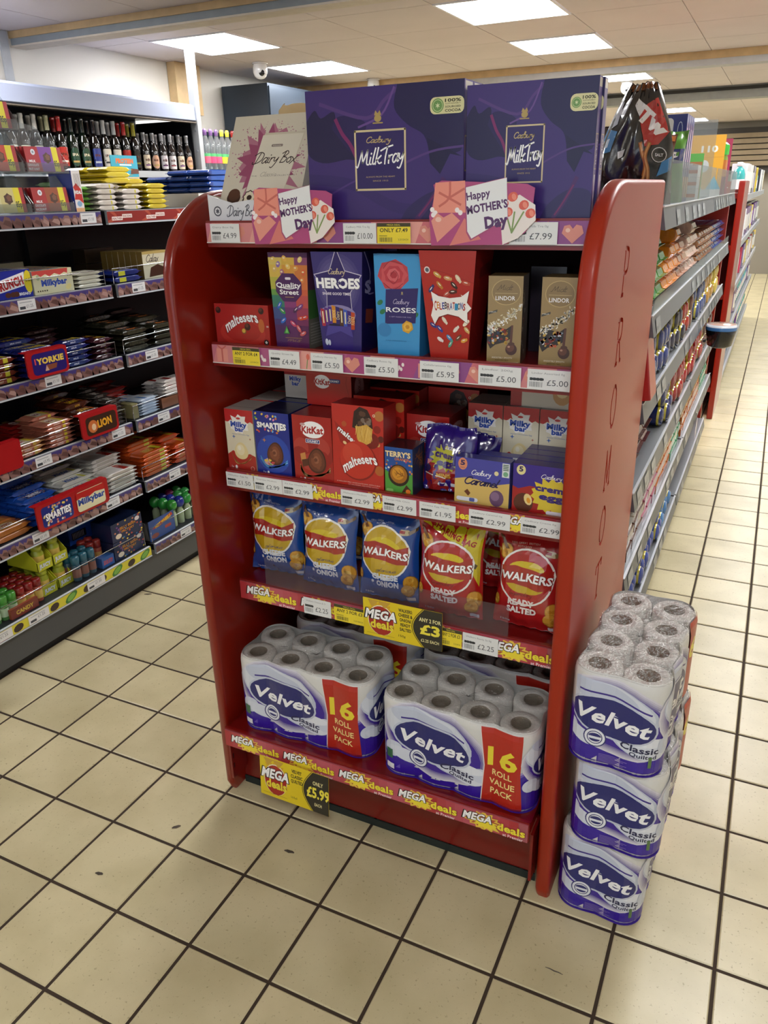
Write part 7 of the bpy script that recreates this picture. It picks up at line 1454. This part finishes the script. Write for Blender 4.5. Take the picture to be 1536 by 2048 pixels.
# round biscuit packets, ends towards the aisle
def roll(c1, c2, c3):
    m = MB(); L = .19; r = .031; m.lathe([(0, -L/2), (r*.7, -L/2, c1), (r*.98, -L/2+.008, c1), (r, -L/2+.02, c1), (r, -.02, c2), (r, .02, c3), (r, .045, c3), (r*1.01, .05, c1), (r*1.01, L/2-.02, '#c8b83a'), (r, L/2-.012, c1), (r*.8, L/2-.003, c1), (0, L/2, '#d8d0c0')], c1, 18, axis='x')
    return m.obj('biscuit_packet', FOIL)
def rolls(li, y0, y1, cols, names, rows, grp, seed, z0=.0325, x=1.15):
    protos_ = [roll(*c) for c in cols]; made = set(); rn = random.Random(seed); y = y0; c = 0
    while y < y1:
        k = min(len(cols)-1, int((y-y0)/(y1-y0)*len(cols)))
        for q in range(rows):
            o = use(protos_, k, made); rput(o, li, y+(.0328 if q % 2 else 0), x+rn.uniform(-.01, .008)-.012*q, z0+.0548*q, '%s, %s layer, %s nearest' % (names[k], ['bottom', 'second', 'third'][q], ordw(c+1)), 'biscuits', grp, rot=(rn.uniform(0, 6), 0, rn.uniform(-.008, .008)))
        y += .0656; c += 1
rolls(2, 1.085, 2.28, [('#1c2c6c', '#c87a3a', '#d8d8e0'), ('#2c3c7c', '#b8643a', '#4a78c0'), ('#1a1c3a', '#3a3a4a', '#d8d0c0'), ('#1c1c34', '#6a6a70', '#c8c0b8'), ('#a02c1c', '#c8502c', '#c8402c'), ('#6a4030', '#c88a6a', '#d8c8b8')], ['blue and orange biscuit packet', 'blue banded biscuit packet', 'black and yellow biscuit packet', 'dark biscuit packet', 'red biscuit packet', 'brown biscuit packet'], 2, 'biscuit packets on the third right shelf', 5)
rolls(2, 2.42, 3.6, [('#3a4a7c', '#b8a080', '#d8c8b0'), ('#b88a3a', '#8a3a1c', '#d8b060'), ('#c8b040', '#c0c8d8', '#d8d8d8')], ['blue and cream biscuit packet in the far bay', 'golden biscuit packet in the far bay', 'yellow biscuit packet in the far bay'], 2, 'far biscuit packets', 6)
def bagp(c, t, tc, band=None):
    m, F = pillow(.12, .17, .05, 51+len(t), col=c, fin=.04, nu=12, nv=14); a = Art(.12, .17)
    if band: a.rect(0, .70, 1, .84, band); a.text('£1', .5, .77, .08, '#2a2a20', .2, bold=.08)
    a.ell(.5, .4, .34, .18, tc, 14); a.text(t, .5, .42, .10, '#f0e8e0', .6, bold=.08); a.put(m, F, cut=.02); return m.obj('snack_bag', BAGM)
def bags(li, y0, y1, dy, pool, names, grp, x, seed, tilt=.5, dz=.002):
    made = set(); rn = random.Random(seed); y = y0; c = 0
    while y < y1:
        k = min(len(pool)-1, int((y-y0)/(y1-y0)*len(pool))); o = use(pool, k, made)
        rput(o, li, y, x, dz, '%s, %s nearest' % (names[k], ordw(c+1)), 'snack bag', grp, rot=(-tilt, rn.uniform(-.05, .05), PI/2-.25+rn.uniform(-.12, .12))); y += dy; c += 1
def bandpk(c, t, tc, nm='snack_bag'):
    return flow(.19, .115, .042, c, lambda a: (a.ell(.4, .5, .3, .36, tc, 14), a.text(t, .4, .5, .2, '#efe6dc', .42, bold=.08), a.rect(.74, 0, .9, 1, '#d8d020'), a.text('£1', .82, .5, .2, '#2a2a18', .10, rot=PI/2, bold=.07)), T('', '#fff', c, end='#d8d020', endw=.22), fin=.01, name=nm)
pile(3, .985, 1.44, [bandpk('#4a2a18', 'COOKIES', '#8a5a34'), bandpk('#5a1c1c', 'MARYLAND', '#a89070')], 3, .122, .0428, 1.125, 'bags on the fourth right shelf', ['brown cookie bag with yellow band', 'maroon cookie bag with yellow band'], rj=.03, seed=7, cat='snack bag')
rolls(3, 1.62, 2.28, [('#14205c', '#b8605a', '#d8b8a0'), ('#8a1c1c', '#c8b8a0', '#d8d0c0'), ('#9c1c1c', '#d8d0d0', '#b83030')], ['navy and pink biscuit packet on the fourth shelf', 'maroon and cream biscuit packet on the fourth shelf', 'red biscuit packet on the fourth shelf'], 2, 'biscuit packets on the fourth right shelf', 8)
rolls(3, 2.42, 3.5, [('#9c1c1c', '#d8c8b0', '#b83030'), ('#5a2c20', '#c8a070', '#a85030')], ['red packet on the fourth shelf far bay', 'brown packet on the fourth shelf far bay'], 2, 'far packets on the fourth right shelf', 9)
def tray(c, c2): m = MB(); m.box(-.09, .09, -.045, .045, 0, .03, c); [m.box(-.085, .085, -.04+.016*i, -.028+.016*i, .0305, .05, c2) for i in range(5)]; m.box(-.088, .088, -.043, .043, .051, .052, c2); return m.obj('cake_pack', FOIL)
pile(4, .99, 2.30, [tray('#5a2c14', '#d8d0c4'), tray('#a85a70', '#e0c8c8'), tray('#a8541c', '#e0c8a0'), tray('#3a8a5a', '#e0e0dc')], (2, 2), .098, .053, 1.15, 'cake packs on the fifth right shelf', ['brown cake tray on the fifth shelf', 'pink cake tray on the fifth shelf', 'orange cake tray on the fifth shelf', 'green and white cake tray on the fifth shelf'], rj=.04, seed=11, cat='cakes')
pile(4, 2.42, 3.62, [tray('#a8541c', '#d8b070'), tray('#a85a2c', '#d8a050'), tray('#1c7a4a', '#3a9a6a')], 2, .10, .053, 1.15, 'far cake packs', ['orange cake tray on the fifth shelf far bay', 'tan cake tray on the fifth shelf far bay', 'green tray on the fifth shelf far bay'], rj=.04, seed=12, cat='cakes')
rolls(5, 1.18, 2.28, [('#1a3a8c', '#3a5aa8', '#c8d8e8'), ('#1c3c94', '#2c54a8', '#d8e0ea'), ('#3a7ab8', '#c8d8e8', '#e0e8f0')], ['blue and yellow biscuit packet on the base shelf', 'bright blue biscuit packet on the base shelf', 'pale blue biscuit packet on the base shelf'], 2, 'blue packets on the base right shelf', 13)
pile(5, 2.45, 3.3, [pk(.17, .08, .05, '#b85a2c', 'CRUNCH', '#f0e0c0', '#c8c0b0')], 1, .12, .05, 1.12, 'orange packs low on the right', ['orange pack on the base shelf far bay'], seed=14)
b1_ = carton(.14, .17, .05, '#2a6ab8', lambda a: (a.rect(0, 0, 1, 1, '#3478c0'), a.ell(.4, .2, .3, .14, '#e0e8f0', 14), a.rect(.6, .7, .85, .85, '#d8d8d8')), name='biscuit_box'); rput(b1_, 5, 1.02, 1.235, .016, 'blue box with a white dish standing on the base shelf near the panel', 'biscuits', None, rot=(-.3, 0, PI/2-.5))
# ---- top shelf goods
rn = random.Random(12)
m, F = pillow(.165, .262, .085, 77, col='#141214', fin=.03, crease=2.6, pinch=-.12, nu=22, nv=28, taper=.6)
a = Art(.165, .262); a.rect(0, .93, 1, 1, '#8a5028'); a.poly([(.0, .6), (.14, .66), (.10, .88), (0, .8)], '#c8ccd8'); a.poly([(.1, .75), (.22, .9), (.3, .92), (.2, .7)], '#d8dce4'); a.poly([(.38, .80), (.5, .70), (.66, .68), (.72, .74), (.42, .86)], '#e8e8ea')
a.poly([(.50, .70), (.62, .80), (.86, .86), (.98, .60), (.80, .48), (.62, .46)], '#b82420'); a.text('Tw', .72, .66, .13, '#f4f0ee', .42, rot=-.6, shear=.2, bold=.12); a.poly([(.0, .4), (.16, .42), (.18, .6), (0, .62)], '#4a88c0'); a.poly([(.02, .44), (.1, .46), (.1, .54), (.02, .52)], '#c8d8e8')
for p in ([(.56, .48), (.60, .40), (.66, .30), (.64, .14)], [(.68, .48), (.64, .38), (.70, .26), (.72, .12)]): a.line(p, .05, '#a8602c'); a.line(p, .02, '#d89a58')
a.ell(.82, .40, .10, 0, '#d8d8d8', 16, circ=True); a.ell(.82, .40, .09, 0, '#15130f', 16, circ=True); a.text('SALT', .82, .40, .025, '#e0e0e0', .1, bold=.05); a.poly([(.82, .22), (1, .28), (1, .40), (.86, .34)], '#3a8ac8'); a.ell(.66, .14, .02, .012, '#e8e8e8', 8)
for k in range(4): a.rect(.42+.06*k, .09, .46+.06*k, .115, '#c8c4c0')
a.text('PRETZELS', .5, .06, .022, '#c8c4c0', .26); a.poly([(.26, .42), (.36, .44), (.34, .38), (.28, .36)], '#e0e4e8'); a.put(m, F, cut=.012)
place(m, 'snack_bag', 'big crinkled black pretzel bag behind the top of the red panel', 'snack bag', (1.158, 1.045, RV[0]+.012), 0, BAGM, rot=(-.08, .04, .1))
m, F = pillow(.12, .19, .05, 71, col='#3a2c2a', fin=.04, crease=1.5); a = Art(.12, .19); a.ell(.4, .8, .35, .15, '#b85a50', 12); a.poly([(.1, .3), (.7, .35), (.7, .6), (.1, .6)], '#4a4440'); a.poly([(.5, .3), (1, .25), (1, .45), (.6, .45)], '#2a6aa8'); a.put(m, F, cut=.015)
place(m, 'snack_bag', 'dark snack bag with a pink top behind the small purple boxes', 'snack bag', (1.045, 1.13, RV[0]+.002), 0, BAGM, rot=(-.05, 0, -.1))
def tbag(w, h, c, arts, seed): m, F = pillow(w, h, .05, seed, col=c, fin=.04, crease=1.5); a = Art(w, h); arts(a); a.put(m, F, cut=.015); return m
place(tbag(.14, .17, '#6a3820', lambda a: (a.rect(0, .9, 1, 1, '#d87a3a'), a.poly([(.2, .3), (1, .6), (.8, .85), (.3, .7)], '#3a7ac0'), a.star(.7, .35, .25, '#e8d870', 12, .75)), 61), 'snack_bag', 'brown and blue nacho bag on the top shelf beside the black bag', 'snack bag', (1.165, 1.23, RV[0]+.004), 0, BAGM, rot=(-.1, 0, .35))
place(tbag(.14, .185, '#4f8a2c', lambda a: (a.rect(0, 0, .25, 1, '#d8cc4a'), a.rect(.35, 0, .4, 1, '#3a7a24'), a.rect(.6, 0, .65, 1, '#3a7a24'), a.rrect(.6, .55, 1, .75, '#1c2c6c', .2), a.text('P', .75, .65, .12, '#fff', .12, bold=.1)), 62), 'snack_bag', 'green and yellow snack bag behind the brown one', 'snack bag', (1.175, 1.40, RV[0]+.004), 0, BAGM, rot=(-.08, 0, .4))
for k in range(4):
    m, F, S_, T_, L_ = quadbox(.15, .24, .045, col='#1c2470', cols={'top': '#c8c8d8', 'right': '#241f6a'}); a = Art(.15, .24); a.rect(0, 0, 1, 1, '#20287c'); a.rrect(.35, .74, .75, .96, '#e8e4e8', .2); a.text('B', .46, .85, .12, '#c02828', .14, bold=.1); a.text('R', .62, .85, .12, '#c02828', .14, bold=.1); a.ell(.88, .82, .05, .1, '#c8d0e8', 12); a.ell(.88, .82, .04, .09, '#20287c', 12); a.put(m, F)
    s = Art(.045, .24); s.text('BISCUITS', .5, .7, .03, '#e0d8e0', 4, rot=PI/2) if 0 else s.rect(.2, .35, .8, .9, '#5a2a5a'); s.rect(.35, .4, .65, .85, '#d8b8c8'); s.rect(.1, .05, .9, .3, '#b88a4a'); s.put(m, S_)
    place(m, 'biscuit_box', 'tall navy box with a red and white logo on the top shelf, %s of four' % ORD[k], 'biscuits', (1.135, 1.60+.052*k, RV[0]+.001), 0)
def rb_(w, h, d, c, fa, lab, x, y, rz=.2, name='snack_box'): m, F, S_, T_, L_ = quadbox(w, h, d, col=c); a = Art(w, h); fa(a); a.put(m, F); place(m, name, lab, 'box', (x, y, RV[0]+.001), rz)
rb_(.22, .15, .08, '#4a9c3c', lambda a: (a.rect(0, .0, 1, 1, '#5aa84a'), a.ell(.3, .7, .1, .16, '#e0e8d8', 12)), 'bright green box on the top shelf beyond the navy boxes', 1.11, 2.13, .1)
rb_(.15, .12, .1, '#a8683a', lambda a: (a.rect(0, 0, 1, 1, '#b0703c'), a.rect(.1, .55, .8, .95, '#d8d8d4'), [a.rect(.14+.06*i, .6, .17+.06*i, .9, '#3a3a3a') for i in range(10)], a.rect(.3, .1, .6, .5, '#d8c83a')), 'tan carton with a white barcode label on the top shelf', 1.155, 1.99, .1)
for k in range(3): rb_(.15, .035, .10, '#d8d0c8', lambda a: a.rect(0, .3, 1, .6, '#c8603a'), 'flat white and orange box, %s in a low pile on the top shelf' % ORD[k], 1.155, 1.865, 0); bpy.data.objects[-1].location.z += .036*k if 0 else 0
for k, o in enumerate([o for o in bpy.data.objects if o.name.startswith('snack_box') and 'low pile' in o['label']]): o.location.z += .036*k
dv = MB().box(-.05, .05, 0, .004, 0, .27, '#fff').box(-.05, .05, .005, .012, 0, .002, '#fff'); place(dv, 'shelf_divider', 'tall frosted clear plastic divider on the top shelf', 'divider', (1.185, 2.36, RV[0]+.001), .2, ACRYLG)
rb_(.15, .24, .08, '#d89a1c', lambda a: (a.rect(0, 0, 1, 1, '#dca024'), a.rect(.0, .0, 1, .12, '#d8d4d0'), a.poly([(.1, .12), (.3, .34), (.5, .12)], '#5ab0cc'), a.poly([(.6, .12), (.8, .34), (1, .12)], '#5ab0cc'), a.ell(.5, .5, .13, .1, '#e8e4e0', 14), a.text('110', .6, .78, .10, '#f0e8d8', .4, bold=.08), a.rect(0, .64, 1, .645, '#b87c14')), 'tall yellow carton near the far end of the top shelf', 1.165, 2.80, .1)
t = thing('sweet_bottle', 'orange and green tube with a bright green cap, far along the top shelf', 'bottle', (1.20, 3.15, RV[0]+.001)); MB().lathe([(.035, 0, '#8a2a4a'), (.035, .08, '#c87a3a'), (.035, .15, '#8aa84a'), (.03, .17)], '#c87a3a', 16).obj('body', GLOSS, t); MB().lathe([(.036, .171), (.036, .21), (.02, .225), (0, .227)], '#4ac04a', 16).obj('cap', GLOSS, t)
rb_(.12, .25, .1, '#b82a5a', lambda a: a.rect(.1, .1, .9, .9, '#c83a6a'), 'pink carton at the far end of the top shelf', 1.17, 3.4, .1)
rb_(.10, .06, .03, '#c02420', lambda a: (a.text('FRUIT', .5, .4, .3, '#fff', .7, bold=.08)), 'small red and white sign box at the far end of the top shelf', 1.185, 3.60, .1)
bk = thing('snack_tub', 'black tub with a white and blue lid jutting out from the fourth shelf', 'tub', (1.332, 2.62, .80)); MB().lathe([(.03, 0), (.05, .01), (.062, .07), (.062, .075)], '#14161c', 18).obj('body', GLOSS, bk); MB().lathe([(.064, .076, '#3a6aa0'), (.064, .09, '#d8dce4'), (.06, .10, '#c8a090'), (0, .102, '#c8a090')], '#d8dce4', 18).obj('lid', GLOSS, bk)
MB().box(-.067, -.055, -.01, .01, .02, .03, '#3a3c40').obj('arm', METAL, bk)
wb = thing('shelf_wobbler', 'grey blue plastic wobbler hanging from the low shelf edge', 'sign', (1.272, 2.80, .33)); MB().prism([(-.03, 0), (.03, .01), (.04, .06), (.015, .10), (-.015, .10), (-.035, .06)], lambda u, v: Vector((0, u, v)), (.0015, 0, 0), '#8a86a8').obj('plate', CARD, wb); MB().tube([(-.0, 0, .10), (-.004, 0, .125)], .0015, '#aaa').obj('stem', METAL, wb)

# ================================================================ second gondola down the right aisle
g2 = thing('aisle_shelving', 'farther aisle shelving with a red end panel and household goods', 'shelving', (.85, 5, 0)); GO2 = Vector((-.85, -5, 0))
def o2(m, name, mt, parent=g2): o = m.obj(name, mt, parent); o.location = GO2 if parent is g2 else (0, 0, 0); return o
m = MB(); m.cbox(1.232, 1.268, 4.42, 4.98, .001, 1.47, '#8a1c0c', .008); o2(m, 'end_panel', RED); m = MB(); m.cbox(.42, .455, 4.42, 4.98, .001, 1.47, '#b02a14', .008); o2(m, 'end_panel', RED)
for z in (1.40, 1.1, .8, .5, .2):
    o2(MB().box(.457, 1.23, 4.48, 4.96, z-.03, z, '#8a1a10'), 'end_shelf', RED)
o2(MB().box(.46, 1.228, 4.965, 4.975, 0, 1.42, '#5a120c'), 'end_back', MATT)
o2(MB().box(.83, .85, 5.0, 9.2, 0, 1.5, '#2a2c30'), 'back_panel', DARK)
for z in (1.38, 1.08, .78, .48, .15): s = o2(MB().box(.855, 1.25, 5.0, 9.2, z-.03, z, '#7a7d82'), 'shelf', METAL); o2(MB().box(1.2505, 1.262, 5.0, 9.2, z-.036, z+.006, '#b0b4ba'), 'price_channel', METAL, s)
rn = random.Random(44); PAL = ['#3a6aa8', '#d8d8dc', '#2a8a8c', '#c83a5a', '#5aa0c8', '#e0e0e0', '#3aa0a0', '#6a3a8a', '#d86a9a', '#2a2a34', '#4a8ad0', '#e8c83a', '#5ac0b8', '#c8d8e8']; CN = ['blue', 'white', 'teal', 'pink red', 'sky blue', 'pale white', 'turquoise', 'purple', 'pink', 'black', 'bright blue', 'yellow', 'mint', 'pale blue']
bp_ = []
for k, c in enumerate(PAL):
    m = MB()
    if k % 2: m.cbox(-.05, .05, -.045, .045, 0, .2, c, .008); m.box(.0502, .0506, -.03, .03, .04, .15, '#f0f0f0')
    else: m.lathe([(.036, 0), (.04, .006), (.04, .13), (.03, .16), (.015, .175), (.015, .18, '#e8e8ec'), (.018, .181, '#e8e8ec'), (.018, .205, '#e8e8ec'), (0, .207, '#e8e8ec')], c, 14); m.lathe([(.0403, .03, '#f0f0f0'), (.0403, .10, '#d8d8e8')], '#fff', 14, cap=False)
    bp_.append(m)
made = {}
for li, z in enumerate((1.38, 1.08, .78, .48, .15)):
    y = 5.08; c = 0
    while y < 9.1:
        k = rn.randrange(len(PAL)) if li < 3 else rn.choice([2, 6, 12, 10, 0, 7])
        if k in made: o = made[k].copy(); COL.objects.link(o)
        else: o = bp_[k].obj('household_%s' % ('carton' if k % 2 else 'bottle'), GLOSS); made[k] = o
        o.location = (1.19, y, z+.0005); o.rotation_euler = (0, 0, rn.uniform(-.2, .2)); c += 1
        tag(o, '%s household %s on the farther shelving, %s shelf, %s nearest' % (CN[k], 'carton' if k % 2 else 'bottle', ROWN[li] if li < 4 else 'lowest', ordw(c)), 'household goods', 'goods on the farther shelving'); y += rn.uniform(.115, .15)
for k in range(5):
    o = made[sorted(made)[k]].copy(); COL.objects.link(o); o.location = (.55+.14*k, 4.6, 1.4005); tag(o, 'household item on the end shelf of the farther shelving, %s from the left' % ORD[k], 'household goods', 'goods on the farther end shelf')
# tall fridge and blue sign at the far right
f = thing('display_fridge', 'tall grey green fridge at the far end of the right aisle', 'fridge', (1.6, 11.4, 0)); MB().box(0, 1.4, 0, .6, .12, 2.1, '#8f9a94').obj('body', METAL, f); MB().box(0, 1.4, -.01, .59, 0, .1195, '#14241c').obj('toe_kick', DARK, f); MB().cbox(.05, 1.35, -.03, -.001, .2, 2.0, '#aeb8b4', .01).obj('door', GLOSS, f)
